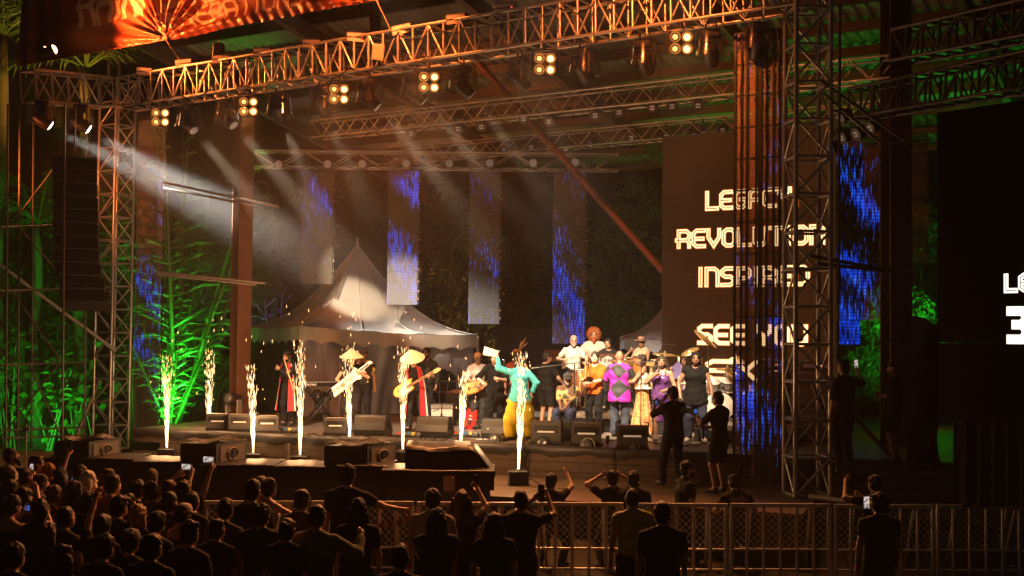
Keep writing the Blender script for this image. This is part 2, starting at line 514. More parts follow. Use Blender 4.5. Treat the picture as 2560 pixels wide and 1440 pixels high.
# rear trusses
R1a, R1b = S(s_at(790, 4), 4, 8.62), S(s_at(2230, 4), 4, 8.72)
truss('rear_truss', 'first rear truss behind the front truss, hung with small round lamps', R1a, R1b, .45, .45, 38, .028, .016, faces=2, uprights=False)
R2a, R2b = S(s_at(960, 7.5), 7.5, 8.36), S(s_at(2260, 7.5), 7.5, 8.5)
truss('rear_truss', 'second rear truss, deeper and lower under the roof', R2a, R2b, .42, .42, 34, .026, .015, faces=2, uprights=False)
H0, H1 = at(630, 404, 33.0), at(1545, 401, 33.0)
H0.z = H1.z = (H0.z + H1.z) / 2
truss('backdrop_truss', 'level truss over the tent that carries the hanging light curtains', H0, H1, .4, .42, 14, .028, .017, faces=2, uprights=False)
R3a, R3b = at(2150, 260, 23.5), at(2620, 170, 18.5)
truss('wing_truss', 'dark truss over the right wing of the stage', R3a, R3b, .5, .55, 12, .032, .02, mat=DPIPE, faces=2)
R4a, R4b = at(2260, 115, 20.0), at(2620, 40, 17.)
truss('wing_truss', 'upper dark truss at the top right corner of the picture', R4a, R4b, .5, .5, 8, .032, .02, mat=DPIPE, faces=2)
# base plates and outriggers of the right tower
root = empty('tower_outrigger', Vector((TB.x, TB.y, PLAT_Z))); tag(root, 'long slanting prop with a flat foot beam bracing the right tower', 'tower brace')
q = onz(2125, 1228, PLAT_Z + .05)
tube_part('prop', at(2032, 960, 21.5), q, .035, PIPE, root)
tube_part('foot_beam', onz(2025, 1242, PLAT_Z + .07), onz(2118, 1254, PLAT_Z + .07), .05, PIPE, root)
tube_part('prop', at(2080, 985, 22.5), onz(2330, 1250, .4), .045, DPIPE, root)
root = empty('tower_outrigger', Vector((TA.x, TA.y, .3))); tag(root, 'slanting prop bracing the foot of the left tower', 'tower brace')
tube_part('prop', at(250, 945, 31.2), at(188, 1098, 30.4), .05, PIPE, root)
tube_part('prop', at(235, 965, 31.), at(232, 1100, 31), .04, PIPE, root)
root = empty('pipe_stay', at(300, 170, 30.9)); tag(root, 'two short upright pipes standing on the left truss corner', 'pipes')
tube_part('pipe', at(272, 190, 30.9), at(272, 150, 30.9), .035, ALU, root)
tube_part('pipe', at(298, 190, 30.9), at(298, 145, 30.9), .035, ALU, root)

# ================================================================== ROOF AND COLUMNS
roof = empty('stage_roof', S(4, 4, 11)); tag(roof, 'dark pitched metal roof over the stage with rows of purlins', 'roof')
RS0, RS1, RT0, RT1 = -2.5, 27., -.2, 15.5
def roof_z(t): return 12.1 - .215 * (t - RT0)
ROOFM = M('ribbed_roof_sheet', (.25, .22, .17), .55, .1, .2, 3)
nsh = 14
for i in range(nsh):
    a0 = RS0 + (RS1 - RS0) * i / nsh; a1 = RS0 + (RS1 - RS0) * (i + 1) / nsh
    bb = MB()
    nr = 14
    def sheet(u, v):
        s_ = a0 + (a1 - a0) * u - .003; t = RT0 + (RT1 - RT0) * v
        k = int(round(u * nr * 2)) % 4
        return tuple(S(s_, t, roof_z(t) + (.05 if k in (1, 2) else 0)))
    bb.grid(sheet, nr * 2, 1); bb.build('roof_sheet', ROOFM, roof)
PUR = M('purlin_steel', (.055, .042, .032), .55, .2, .25, 5)
def beam(name, a, c, w, h, mat, parent):
    d = (c - a).normalized(); sd = d.cross(Z).normalized(); up = sd.cross(d)
    vs = [p + sd * (i * w / 2) + up * (j * h / 2) for p in (a, c) for i, j in ((-1, -1), (1, -1), (1, 1), (-1, 1))]
    bb = MB(); bb.add(vs, [(3, 2, 1, 0), (4, 5, 6, 7), (0, 1, 5, 4), (1, 2, 6, 5), (2, 3, 7, 6), (3, 0, 4, 7)])
    return bb.build(name, mat, parent)
for k in range(12):
    t = .3 + k * 1.32
    beam('purlin', S(RS0, t, roof_z(t) - .17), S(RS1, t, roof_z(t) - .17), .12, .24, PUR, roof)
for k in range(6):
    s_ = -1.5 + k * 5.2
    beam('rafter', S(s_, RT0 + .05, roof_z(RT0) - .5), S(s_, RT1, roof_z(RT1) - .5), .2, .4, STEEL, roof)
beam('eaves_beam', S(RS0, RT0 - .02, roof_z(RT0) - .3), S(RS1, RT0 - .02, roof_z(RT0) - .3), .14, .5, PUR, roof)

def column(label, px, D, w, z0, z1, rz=0., mat=STEEL):
    p = at(px, 900, D)
    root = empty('steel_column', (p.x, p.y, z0)); tag(root, label, 'column')
    T = Matrix.Translation((p.x, p.y, 0)) @ Matrix.Rotation(rz, 4, 'Z')
    h = z1 - z0; zc = (z0 + z1) / 2
    MB().box((0, -w / 2, zc), (w, .03, h), T).build('flange', mat, root)
    MB().box((0, w / 2, zc), (w, .03, h), T).build('flange', mat, root)
    MB().box((0, 0, zc), (.03, w - .03, h), T).build('web', mat, root)
    MB().box((0, 0, z0 + .02), (w * 1.5, w * 1.5, .04), T).build('base_plate', mat, root)
    return root
column('reddish steel column beside the white tent', 600, 29.8, .36, 0, 9.6, R(38), M('red_oxide_steel', (.15, .07, .042), .5, .1, .25, 4, .1))
column('broad dark steel column right of the right tower', 2240, 25., .46, 0, 11., R(8), M('brown_steel', (.075, .05, .038), .55, .1, .2, 4))
root = empty('roof_brace', at(1330, 300, 30)); tag(root, 'long reddish diagonal brace slanting down beside the lettered screen', 'brace')
tube_part('brace_tube', at(1190, 150, 30.6), at(1668, 690, 28.8), .085, M('red_brace', (.17, .065, .035), .5, .1), root)
root = empty('scaffold_pipes', at(540, 480, 29.3)); tag(root, 'pair of scaffold pipes crossing the reddish column, upper pair', 'pipes')
tube_part('pipe', at(408, 456, 29.2), at(697, 517, 29.0), .028, PIPE, root); tube_part('pipe', at(408, 470, 29.5), at(640, 515, 29.4), .028, PIPE, root)
root = empty('scaffold_pipes', at(540, 690, 29.3)); tag(root, 'pair of scaffold pipes crossing the reddish column, lower pair', 'pipes')
tube_part('pipe', at(393, 680, 29.1), at(664, 708, 28.9), .03, PIPE, root); tube_part('pipe', at(393, 686, 29.4), at(640, 712, 29.3), .03, PIPE, root)

# dark scaffold at far left carrying the line array
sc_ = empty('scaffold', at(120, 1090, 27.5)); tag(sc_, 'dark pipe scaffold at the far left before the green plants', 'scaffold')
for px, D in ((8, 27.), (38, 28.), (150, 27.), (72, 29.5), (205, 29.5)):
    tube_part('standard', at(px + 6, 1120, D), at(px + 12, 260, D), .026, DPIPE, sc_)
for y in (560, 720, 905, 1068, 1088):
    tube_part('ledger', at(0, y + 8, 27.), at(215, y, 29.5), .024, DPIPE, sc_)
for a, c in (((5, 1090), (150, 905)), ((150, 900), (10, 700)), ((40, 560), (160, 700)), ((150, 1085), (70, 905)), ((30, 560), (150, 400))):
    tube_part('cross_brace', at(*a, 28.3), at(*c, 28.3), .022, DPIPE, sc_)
tag(tube_part('guy_pole', at(-10, 655, 30.), at(290, 878, 30.5), .045, M('bare_pole', (.4, .4, .35), .5)), 'long slanting pole glowing green behind the left scaffold', 'pole')
# hanging line array
la = empty('line_array', at(185, 380, 27.6)); tag(la, 'tall curved line array of black speakers hanging at the far left', 'loudspeakers')
for i in range(11):
    y = 395 + i * 34; x = 168 + (i * .9 if i < 6 else 5.4 + (i - 6) ** 2 * 1.6)
    p = at(x + 18, y + 17, 27.6)
    T = Matrix.Translation(p) @ Matrix.Rotation(R(20), 4, 'Z') @ Matrix.Rotation(R(-i * 2.4), 4, 'X')
    c_ = MB().box((0, 0, 0), (.95, .5, .285), T, bev=.02).build('speaker_cabinet', BLACK, la)
    MB().box((0, -.256, 0), (.86, .012, .235), T).build('grille', GRILLE if 0 else BLACKM, c_)
    MB().box((.478, 0, 0), (.012, .12, .07), T).build('handle_recess', GREYP, c_)
tube_part('rigging_cable', at(186, 380, 27.6), at(190, 255, 27.8), .012, DPIPE, la)
# right-hand wing: dark uprights
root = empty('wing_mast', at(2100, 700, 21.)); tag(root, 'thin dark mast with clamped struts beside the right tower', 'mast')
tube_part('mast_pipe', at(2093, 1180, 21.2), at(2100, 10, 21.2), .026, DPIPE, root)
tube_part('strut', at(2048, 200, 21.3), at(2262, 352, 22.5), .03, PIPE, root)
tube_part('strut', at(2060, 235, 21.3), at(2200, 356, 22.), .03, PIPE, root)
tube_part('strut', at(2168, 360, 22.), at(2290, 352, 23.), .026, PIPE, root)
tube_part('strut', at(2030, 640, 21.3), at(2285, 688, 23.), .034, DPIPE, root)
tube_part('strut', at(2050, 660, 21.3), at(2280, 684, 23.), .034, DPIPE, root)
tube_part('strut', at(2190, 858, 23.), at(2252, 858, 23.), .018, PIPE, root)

# ================================================================== LETTERING
FONT = {
 'L': [[(0, 1), (0, 0), (.6, 0)]],
 'E': [[(.6, 1), (.17, 1), (0, .83), (0, .17), (.17, 0), (.6, 0)], [(0, .48), (.52, .48)]],
 'F': [[(0, 0), (0, 1), (.6, 1)], [(0, .5), (.5, .5)]],
 'G': [[(.6, 1), (.17, 1), (0, .83), (0, .17), (.17, 0), (.43, 0), (.6, .17), (.6, .5), (.32, .5)]],
 'A': [[(0, 0), (0, .83), (.17, 1), (.43, 1), (.6, .83), (.6, 0)], [(0, .42), (.6, .42)]],
 'C': [[(.6, 1), (.17, 1), (0, .83), (0, .17), (.17, 0), (.6, 0)]],
 'Y': [[(0, 1), (0, .72), (.3, .42), (.6, .72), (.6, 1)], [(.3, .42), (.3, 0)]],
 'R': [[(0, 0), (0, 1), (.43, 1), (.6, .83), (.6, .6), (.45, .42), (.6, .27), (.6, 0)], [(-.1, .42), (.45, .42)]],
 'V': [[(0, 1), (0, .55), (.3, .02), (.6, .55), (.6, 1)]],
 'O': [[(.3, 1), (.17, 1), (0, .83), (0, .17), (.17, 0), (.43, 0), (.6, .17), (.6, .83), (.43, 1), (.3, 1)]],
 'U': [[(0, 1), (0, .17), (.17, 0), (.43, 0), (.6, .17), (.6, 1)]],
 'T': [[(0, 1), (.64, 1)], [(.32, 1), (.32, 0)]],
 'I': [[(0.1, 1), (0.1, 0)]],
 'N': [[(0, 0), (0, 1), (.43, 1), (.6, .83), (.6, 0)]],
 'M': [[(0, 0), (0, 1), (.35, .4), (.7, 1), (.7, 0)]],
 'n': [[(0, 0), (0, 1), (.6, 0), (.6, 1)]],
 'S': [[(.6, 1), (.17, 1), (0, .85), (0, .64), (.17, .5), (.43, .5), (.6, .36), (.6, .15), (.43, 0), (0, 0)]],
 'P': [[(0, 0), (0, 1), (.43, 1), (.6, .83), (.6, .57), (.43, .4), (0, .4)]],
 'D': [[(0, 1), (.4, 1), (.6, .8), (.6, .2), (.4, 0), (0, 0), (0, 1)]],
 'X': [[(0, 1), (.6, 0)], [(.6, 1), (0, 0)]],
 'W': [[(0, 1), (.18, 0), (.4, .7), (.62, 0), (.8, 1)]],
 '3': [[(0, 1), (.43, 1), (.6, .85), (.6, .64), (.43, .52), (.2, .52)], [(.43, .52), (.6, .38), (.6, .15), (.43, 0), (0, 0)]],
 '.': [[(.1, .13), (.1, 0)]], '-': [[(.1, .5), (.5, .5)]], 'H': [[(0, 0), (0, 1)], [(.6, 0), (.6, 1)], [(0, .5), (.6, .5)]], ':': [[(.1, .8), (.1, .65)], [(.1, .2), (.1, .05)]],
}
ADV = {'I': .42, '.': .42, ' ': .42, 'T': .86, 'W': 1.05, 'M': .95, '-': .7}
def text_layout(txt):
    x = 0; out = []
    for ch in txt:
        out.append((ch, x)); x += ADV.get(ch, .84)
    return out, x - .24
def ribbon(mb, pts, w, place, lift):
    """flat stroke with mitred joints; place(x, y, lift) -> world"""
    n = len(pts)
    Ls = []; Rs = []
    closed = (Vector(pts[0]) - Vector(pts[-1])).length < 1e-6
    for i in range(n):
        p = Vector(pts[i])
        if closed and i in (0, n - 1): a, c = Vector(pts[n - 2]), Vector(pts[1])
        else: a = Vector(pts[i - 1]) if i else None; c = Vector(pts[i + 1]) if i < n - 1 else None
        d1 = (p - a).normalized() if a is not None else None; d2 = (c - p).normalized() if c is not None else None
        if d1 is None: p = p - d2 * (w * .5); d1 = d2
        elif d2 is None: p = p + d1 * (w * .5); d2 = d1
        n1 = Vector((-d1.y, d1.x)); n2 = Vector((-d2.y, d2.x)); m = (n1 + n2)
        m = m.normalized() if m.length > 1e-6 else n1
        k = min(2.5, 1 / max(.3, m.dot(n1)))
        Ls.append(p + m * (w / 2 * k)); Rs.append(p - m * (w / 2 * k))
    vs = [place(q.x, q.y, lift) for q in Ls] + [place(q.x, q.y, lift) for q in Rs]
    mb.add(vs, [(i, i + 1, n + i + 1, n + i) for i in range(n - 1)])

# ---- big LED wall with the closing words
WP = at(1655, 700, 28.6); WP.z = 0
WN = NB
wall_p = lambda px, py: onplane(px, py, WP, WN)
wl, wr = wall_p(1655, 700), wall_p(2088, 700)
wz0 = STAGE_Z + .35; wz1 = wall_p(1655, 342).z
led = empty('led_wall', (wl.x, wl.y, STAGE_Z)); tag(led, 'big LED wall of glowing cream words on a brown ground', 'LED screen')
LEDW = (wr - wl); LEDW.z = 0; LW = LEDW.length; LU = LEDW.normalized()
def wallpt(x, z, d): 
    p = wl + LU * x - WN * d
    return Vector((p.x, p.y, z))
WALLM = M('led_wall_brown', (.012, .007, .005), .8, 0, .2, 40, 0, .08, emit=(.16, .052, .014), es=.19)
_nt = WALLM.node_tree; _tc = _nt.nodes.new('ShaderNodeTexCoord'); _nz = _nt.nodes.new('ShaderNodeTexNoise'); _nz.inputs['Scale'].default_value = .45
_gm = _nt.nodes.new('ShaderNodeNewGeometry'); _mr = _nt.nodes.new('ShaderNodeMapRange'); _mr.inputs[3].default_value = .08; _mr.inputs[4].default_value = .30
_nt.links.new(_gm.outputs['Position'], _nz.inputs[0]); _nt.links.new(_nz.outputs[0], _mr.inputs[0]); _nt.links.new(_mr.outputs[0], _nt.nodes['Principled BSDF'].inputs['Emission Strength'])
nc, nr_ = 5, 8
for i in range(nc):
    for j in range(nr_):
        x0 = LW * i / nc; x1 = LW * (i + 1) / nc - .007; z0 = wz0 + (wz1 - wz0) * j / nr_; z1 = wz0 + (wz1 - wz0) * (j + 1) / nr_ - .007
        bb = MB(); vs = [wallpt(x, z, d) for d in (-.08, 0.) for x, z in ((x0, z0), (x1, z0), (x1, z1), (x0, z1))]
        bb.add(vs, [(0, 1, 2, 3), (7, 6, 5, 4), (4, 5, 1, 0), (5, 6, 2, 1), (6, 7, 3, 2), (7, 4, 0, 3)]); bb.build('led_panel', WALLM, led)
for x in (.3, LW - .3):
    tube_part('support_leg', wallpt(x, STAGE_Z, -.3), wallpt(x, wz1, -.3), .04, DPIPE, led)
CREAM = M_emit('glowing_cream_letter', (1., .60, .26), 2.6, sample=False)
INLINE = M_emit('letter_inline', (.30, .10, .03), .35, sample=False)
HALO = M_emit('letter_edge_glow', (.75, .16, .03), .55, sample=False)
def wall_text(txt, pxa, pxb, ytop, ybot, w, inline, part):
    A0 = wall_p(pxa, ybot); B0 = wall_p(pxb, ybot); xa = (A0 - wl).dot(LU); xb = (B0 - wl).dot(LU)
    z0 = A0.z; z1 = wall_p(pxa, ytop).z
    lay, tot = text_layout(txt); h = (z1 - z0); sx = (xb - xa) / tot
    ws = w
    for ch, x in lay:
        if ch == ' ': continue
        g1, g2, g3 = MB(), MB(), MB()
        for k, pl in enumerate(FONT[ch]):
            pts = [(xa + (x + p[0]) * sx, z0 + w / 2 + p[1] * (h - w)) for p in pl]
            ribbon(g1, pts, ws, lambda a, c, l: wallpt(a, c, l), .012 + .0015 * k)
            ribbon(g3, pts, ws * 1.45, lambda a, c, l: wallpt(a, c, l), .005 + .0015 * k)
            if inline: ribbon(g2, pts, ws * .24, lambda a, c, l: wallpt(a, c, l), .018 + .001 * k)
        o = g1.build(part, CREAM, led); g3.build('letter_glow', HALO, o)
        if inline: g2.build('letter_inline', INLINE, o)
wall_text('LEGACY.', 1768, 1994, 478, 527, .088, True, 'letter')
wall_text('REVOLUTION', 1697, 2058, 574, 622, .088, True, 'letter')
wall_text('INSPIRED', 1747, 2020, 668, 718, .088, True, 'letter')
wall_text('SEE YOU', 1748, 2015, 810, 862, .092, False, 'letter')
wall_text('nEXT', 1700, 1965, 896, 950, .095, False, 'letter')

# ---- side screen at the right edge
ss = empty('side_screen', at(2345, 1100, 19.2)); tag(ss, 'huge black side screen at the right edge with white letters', 'LED screen')
sa, sb = at(2343, 700, 19.4), at(2700, 700, 17.6)
su = (sb - sa); su.z = 0; sL = su.length; su.normalize(); sn = Vector((su.y, -su.x, 0))
szt = at(2343, 282, 19.4).z; szb = at(2343, 1050, 19.4).z
SCRB = M('unlit_screen', (.0025, .0025, .0025), .7, 0, .3, 40, 0, .05)
for i in range(2):
    for j in range(4):
        T = Matrix(((su.x, -sn.x, 0, sa.x), (su.y, -sn.y, 0, sa.y), (0, 0, 1, 0), (0, 0, 0, 1)))
        MB().box((sL * (i + .5) / 2, .1, szb + (szt - szb) * (j + .5) / 4), (sL / 2 - .004, .2, (szt - szb) / 4 - .004), T).build('screen_panel', SCRB, ss)
sidep = lambda px, py: onplane(px, py, sa, sn)
WHITE_L = M_emit('white_letter', (1., .93, .80), 1.6, sample=False)
def side_text(ch, pxa, pxb, yt, yb, w, inl):
    A0 = sidep(pxa, yb); B0 = sidep(pxb, yb); xa = (A0 - sa).dot(su); xb = (B0 - sa).dot(su); z0 = A0.z; z1 = sidep(pxa, yt).z
    pl_ = lambda a, c, l: (sa + su * a + sn * l) + Z * (c - sa.z)
    g1, g2 = MB(), MB()
    for k, pl in enumerate(FONT[ch]):
        pts = [(xa + p[0] / .6 * (xb - xa), z0 + w / 2 + p[1] * (z1 - z0 - w)) for p in pl]
        ribbon(g1, pts, w, pl_, .008 + .001 * k)
        if inl: ribbon(g2, pts, w * .16, pl_, .013 + .001 * k)
    o = g1.build('letter', WHITE_L, ss)
    if inl: g2.build('letter_inline', SCRB, o)
side_text('L', 2516, 2540, 684, 733, .075, True); side_text('E', 2552, 2582, 682, 731, .075, True); side_text('3', 2528, 2566, 766, 860, .14, False)
bb = MB()
bb.grid(lambda u, v: tuple(at(2385 + 260 * u, 1052 + 215 * v, 18.9 - 1.2 * u) + Vector((0, .06 * math.sin(u * 47) + .03 * math.sin(u * 91 + v * 3), 0))), 90, 8)
tag(bb.build('black_drape', CLOTHK, None, 'all'), 'shiny black plastic drape hanging below the side screen', 'drape')
bb = MB()
def bag(u, v):
    p = at(2262 + 88 * u, 812 + 360 * v, 20.6)
    q = .35 * math.sin(PI * u) * (1 - .3 * v)
    return (p.x + .03 * math.sin(v * 9 + u * 4), p.y - q + .05 * math.sin(v * 14 + u * 9), p.z + (.12 * (1 - u) * (1 - v)) + .05 * math.sin(u * 8) * (1 - v))
bb.grid(bag, 20, 24); tag(bb.build('covered_speaker_stack', CLOTHK, None, 'all'), 'speaker stack under a crumpled black sheet beside the side screen', 'loudspeakers')

# ---- see-through LED curtains
LEDM = M_led('led_curtain'); LEDM2 = M_led('led_curtain_sparse', .9, .64, .52); LEDM3 = M_led('led_curtain_bright', 1.1, .60, .45)
DOT = M('connector_lug', (.75, .45, .35), .4, .3)
def led_strip(px0, px1, y0, y1, D, mat, label, dots=True, rz=0.):
    a = at(px0, y1, D); c = at(px1, y1, D); zt = at((px0 + px1) / 2, y0, D).z; zb_ = at((px0 + px1) / 2, y1, D).z
    w = (c - a).length; h = zt - zb_; mid = (a + c) / 2
    root = empty('led_curtain', (mid.x, mid.y, zb_), rz); tag(root, label, 'LED curtain', 'see-through LED curtains')
    n = max(2, int(round(h / 1.0)))
    for k in range(n):
        MB().box((0, 0, h * (k + .5) / n), (w, .02, h / n - .006)).build('curtain_panel', mat, root, world=False)
    if dots:
        bb = MB()
        for k in range(int(h / .26)):
            bb.box((w / 2 + .03, 0, .1 + k * .26 + (.06 if k % 3 == 0 else 0)), (.018, .02, .04))
        bb.build('connector_lugs', DOT, root, world=False)
        MB().box((w / 2 + .03, .015, h / 2), (.03, .015, h)).build('edge_cable', BLACK, root, world=False)
    return root
led_strip(752, 830, 428, 710, 32.6, LEDM2, 'LED curtain hanging left of the tent peak, mostly dark')
led_strip(967, 1043, 428, 762, 32.5, LEDM3, 'bright blue LED curtain hanging just right of the tent peak')
led_strip(1170, 1247, 428, 810, 32.4, LEDM, 'speckled blue LED curtain, third from the tent peak side')
led_strip(1380, 1461, 428, 860, 32.3, LEDM, 'lowest hanging LED curtain, above the white-haired player')
led_strip(322, 404, 300, 1085, 31.8, LEDM, 'tall LED curtain of blue streaks behind the left tower', rz=R(-25))
led_strip(2092, 2200, 340, 800, 27.5, LEDM, 'wide blue LED curtain between the right tower and the dark column', False)
led_strip(2093, 2150, 640, 862, 28., LEDM, 'narrow blue LED curtain hanging lowest, right of the right tower', False)
led_strip(2268, 2320, 330, 655, 27.5, LEDM2, 'faint LED curtain right of the broad dark column', False)

# ---- LED column in front of the wall: gauze panels, bars and cables
lcD = 21.9
lc = empty('led_column', at(1902, 1150, lcD)); tag(lc, 'tall see-through LED column in front of the lettered screen, orange lit', 'LED curtain', 'see-through LED curtains')
la_, lb_ = onplane(1838, 700, S(0, .35, 0), NB), onplane(1966, 700, S(0, .35, 0), NB)
cu = (lb_ - la_); cu.z = 0; cw = cu.length; cu.normalize()
cz1 = onplane(1900, 78, S(0, .35, 0), NB).z; cz0 = onplane(1900, 1195, S(0, .35, 0), NB).z
T = Matrix(((cu.x, NB.x, 0, la_.x), (cu.y, NB.y, 0, la_.y), (0, 0, 1, 0), (0, 0, 0, 1)))
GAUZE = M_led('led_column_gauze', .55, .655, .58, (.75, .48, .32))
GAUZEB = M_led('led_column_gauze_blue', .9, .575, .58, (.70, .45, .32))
nrow = 14
for i in range(2):
    for j in range(nrow):
        h = (cz1 - cz0) / nrow
        p = obj('curtain_panel', MB().box((0, 0, 0), (cw / 2 - .03, .015, h - .02)).mesh('curtain_panel', GAUZEB if j < 5 else GAUZE), lc, T @ Matrix.Translation((cw * (.25 + .5 * i), 0, cz0 + h * (j + .5))), True)
        MB().box((cw * (.25 + .5 * i), -.012, cz0 + h * (j + 1)), (cw / 2 - .04, .02, .022), T).build('panel_rail', BLACK, p)
for k, x in enumerate((0, .13, .24, .42, .5, .63, .76, .88, 1.)):
    r_ = .035 if k == 4 else .016 if k % 2 else .022
    MB().box((cw * x, -.035, (cz0 + cz1) / 2), (r_ * 2, .03, cz1 - cz0), T).build('upright_bar', BLACK, lc)
for k in range(6):
    x = cw * rng.choice((.13, .42, .63, .88)); pts = []
    for j in range(22):
        z = cz0 + (cz1 - cz0) * j / 21
        pts.append(T @ Vector((x + .03 * math.sin(j * 2.1 + k), -.06, z)))
    MB().tube(pts, .007, 5).build('cable', RUBBER, lc)
for k in range(14):
    MB().box((cw * (0 if k % 2 else .42), -.06, cz0 + .3 + k * .55), (.05, .03, .05), T).build('clamp', BLACKM, lc)

# ================================================================== BANNER
BP = S(0, -.75, 0)
bl = onplane(42, 166, BP, NB); bln = onplane(28, 0, BP, NB)
bs0 = (bl - TA).dot(U); bz0 = bl.z; bz0r = onplane(1000, -8, BP, NB).z
bs1 = bs0 + 17.; BH = 3.3
pinch = onplane(420, 108, BP, NB); ps = (pinch - TA).dot(U)
pinch2 = onplane(940, 18, BP, NB); ps2 = (pinch2 - TA).dot(U)
fold_a = [(rng.randint(9, 34), rng.uniform(0, 6.28), rng.uniform(.3, 1)) for _ in range(9)]
def fold(ds, v, k=1.):
    r = math.hypot(ds, v) + 1e-3; th = math.atan2(v, ds)
    a = min(r / .5, 1) * math.exp(-r / 1.9) * .21 * k
    w = sum(m * math.sin(f * th + p + .6 * r) for f, p, m in fold_a) / 3.2
    big = .35 * math.exp(-((ds + .35 * v) / .7) ** 2) * math.exp(-v / 1.5) * k * .5
    return a * w - big * .4
def banner_pos(s_, v):
    zb_ = bz0 + (bz0r - bz0) * (s_ - bs0) / 11.
    d = fold(s_ - ps, v) + fold(s_ - ps2, v, .6)
    d += .03 * math.sin(s_ * 2.3 + v) + .012 * math.sin(s_ * 7.1 - v * 4) + (.02 * math.sin(v * 11 + s_ * 21) * math.exp(-v / .25))
    left = s_ - bs0
    if left < 1.6: d += .10 * math.sin(left * 9 + .6 * v) * (1 - left / 1.6)
    p = S(s_, -.75 + d, zb_ + v + .05 * math.exp(-((s_ - ps) / .8) ** 2) * (-1 if v < .05 else 0))
    return p
def dist_poly(pts, x, y):
    best = 9.
    for (x0, y0), (x1, y1) in zip(pts, pts[1:]):
        dx, dy = x1 - x0, y1 - y0; L2 = dx * dx + dy * dy + 1e-12
        t = np.clip(((x - x0) * dx + (y - y0) * dy) / L2, 0, 1)
        best = np.minimum(best, np.hypot(x - x0 - t * dx, y - y0 - t * dy))
    return best
NU, NV = 620, 130
gs, gv = np.meshgrid(bs0 + (bs1 - bs0) * (np.arange(NU) + .5) / NU, BH * (np.arange(NV) + .5) / NV)
prt = np.zeros(gs.shape, int)
def print_text(txt, pxa, ya, pxb, h, w, idx):
    A_ = onplane(pxa, ya, BP, NB); s0 = (A_ - TA).dot(U); v0 = A_.z - (bz0 + (bz0r - bz0) * (s0 - bs0) / 11.)
    B_ = onplane(pxb, 20, BP, NB); s1 = (B_ - TA).dot(U)
    lay, tot = text_layout(txt); sx = (s1 - s0) / tot
    for ch, x in lay:
        if ch == ' ': continue
        for pl in FONT[ch]:
            pts = [(s0 + (x + p[0]) * sx, v0 + w / 2 + p[1] * (h - w)) for p in pl]
            prt[dist_poly(pts, gs, gv) < w / 2] = idx
print_text('RAInFOREST', 200, 72, 640, 1.25, .16, 1)
print_text('GEnERATIOnS - R', 395, 80, 870, .44, .075, 1)
worn = np.sin(gs * 31 + 3 * np.sin(gv * 23)) * np.sin(gv * 37 + 2 * np.sin(gs * 19)) + .6 * np.sin(gs * 83 + gv * 61)
prt[(prt == 1) & (worn > 1.12)] = 0
for pts in ([(.55, 3.2), (.35, 2.2), (.5, 1.1), (.3, .3)], [(.75, 2.6), (.95, 1.9), (1.25, 1.95), (1.35, 2.4), (1.1, 2.6)], [(.2, 2.9), (.12, 1.8), (.3, .9)]):
    dd = dist_poly([(bs0 + a, c) for a, c in pts], gs, gv)
    prt[dd < .08] = 2
bb = MB()
bb.grid(lambda u, v: tuple(banner_pos(bs0 + (bs1 - bs0) * u, BH * v)), NU, NV)
bb.m = [int(k) for k in prt.ravel()]
BAN = [M('banner_vinyl', (.30, .065, .03), .38, 0, .25, 2, 0), M('banner_cream_print', (.80, .58, .40), .45, 0, .2, 3), M('banner_grey_print', (.22, .17, .15), .5)]
ban = empty('festival_banner', S(bs0, -.75, bz0)); tag(ban, 'wrinkled dark red festival banner with distressed cream lettering at top left', 'banner')
bb.build('banner_sheet', BAN, ban, 'all')
tube_part('hem_rope', banner_pos(bs0, .0), banner_pos(ps, 0.), .012, M('red_hem', (.35, .1, .06), .5), ban)
tag(tube_part('guy_rope', banner_pos(ps, 0.02), at(455, 158, 30.2), .008, M('pale_rope', (.6, .35, .25), .7)), 'thin rope pulling the banner down to the truss', 'rope')
tag(tube_part('guy_rope', banner_pos(ps2, 0.02), at(975, 72, 26.), .008, M('pale_rope')), 'second thin rope from the banner to the truss, further right', 'rope')

# ================================================================== TENTS
TENT = M('tent_pvc', (.62, .59, .55), .55, 0, .22, 1.6, .35)
WALLT = M('grey_blue_tarp', (.33, .36, .45), .33, 0, .25, 2, .2)
def tent(label, near, right, left, peak, base_z, val=.42, walls=True):
    far = left + right - near
    root = empty('pagoda_tent', (near.x, near.y, base_z)); tag(root, label, 'tent')
    cor = [near, right, far, left]; c = (near + right + far + left) / 4
    for i in range(4):
        a, d = cor[i], cor[(i + 1) % 4]
        def pan(u, v):
            e = a + (d - a) * u
            k = 1 - v
            hgt = (1 - k) ** 1.9
            p = e + (Vector((peak.x, peak.y, e.z)) - e) * (v * .985)
            sag = -.06 * math.sin(PI * u) * (1 - v)
            return (p.x, p.y, e.z + (peak.z - e.z) * hgt + sag + .02 * math.sin(u * 21 + v * 9) * (1 - v))
        bb = MB(); bb.grid(pan, 20, 16); bb.build('roof_panel', TENT, root, 'all')
        for us in (0., .33, .66):
            MB().tube([Vector(pan(us, k / 14)) + Z * .012 for k in range(15)], .014, 5).build('roof_seam', TENT, root, 'all')
        def vl(u, v):
            p = a + (d - a) * u
            dz = val * v * (1 - .22 * abs(math.sin(u * 9 * PI)) * (v > .9)) - .06 * (-math.sin(PI * u)) * 1
            out = (p - c); out.z = 0; out.normalize()
            return tuple(p + out * (.03 * v + .02 * math.sin(u * 40) * v) - Z * dz)
        bb = MB(); bb.grid(vl, 72, 3); bb.build('valance', TENT, root, 'all')
        tube_part('corner_pole', Vector((a.x, a.y, base_z)), Vector((a.x, a.y, a.z - .02)), .035, ALU, root)
    MB().lathe([(.12, 0), (.05, .12), (.02, .32), (.0, .36)], 10, Matrix.Translation((peak.x, peak.y, peak.z - .08))).build('peak_cap', TENT, root, 'all')
    return root, cor, c
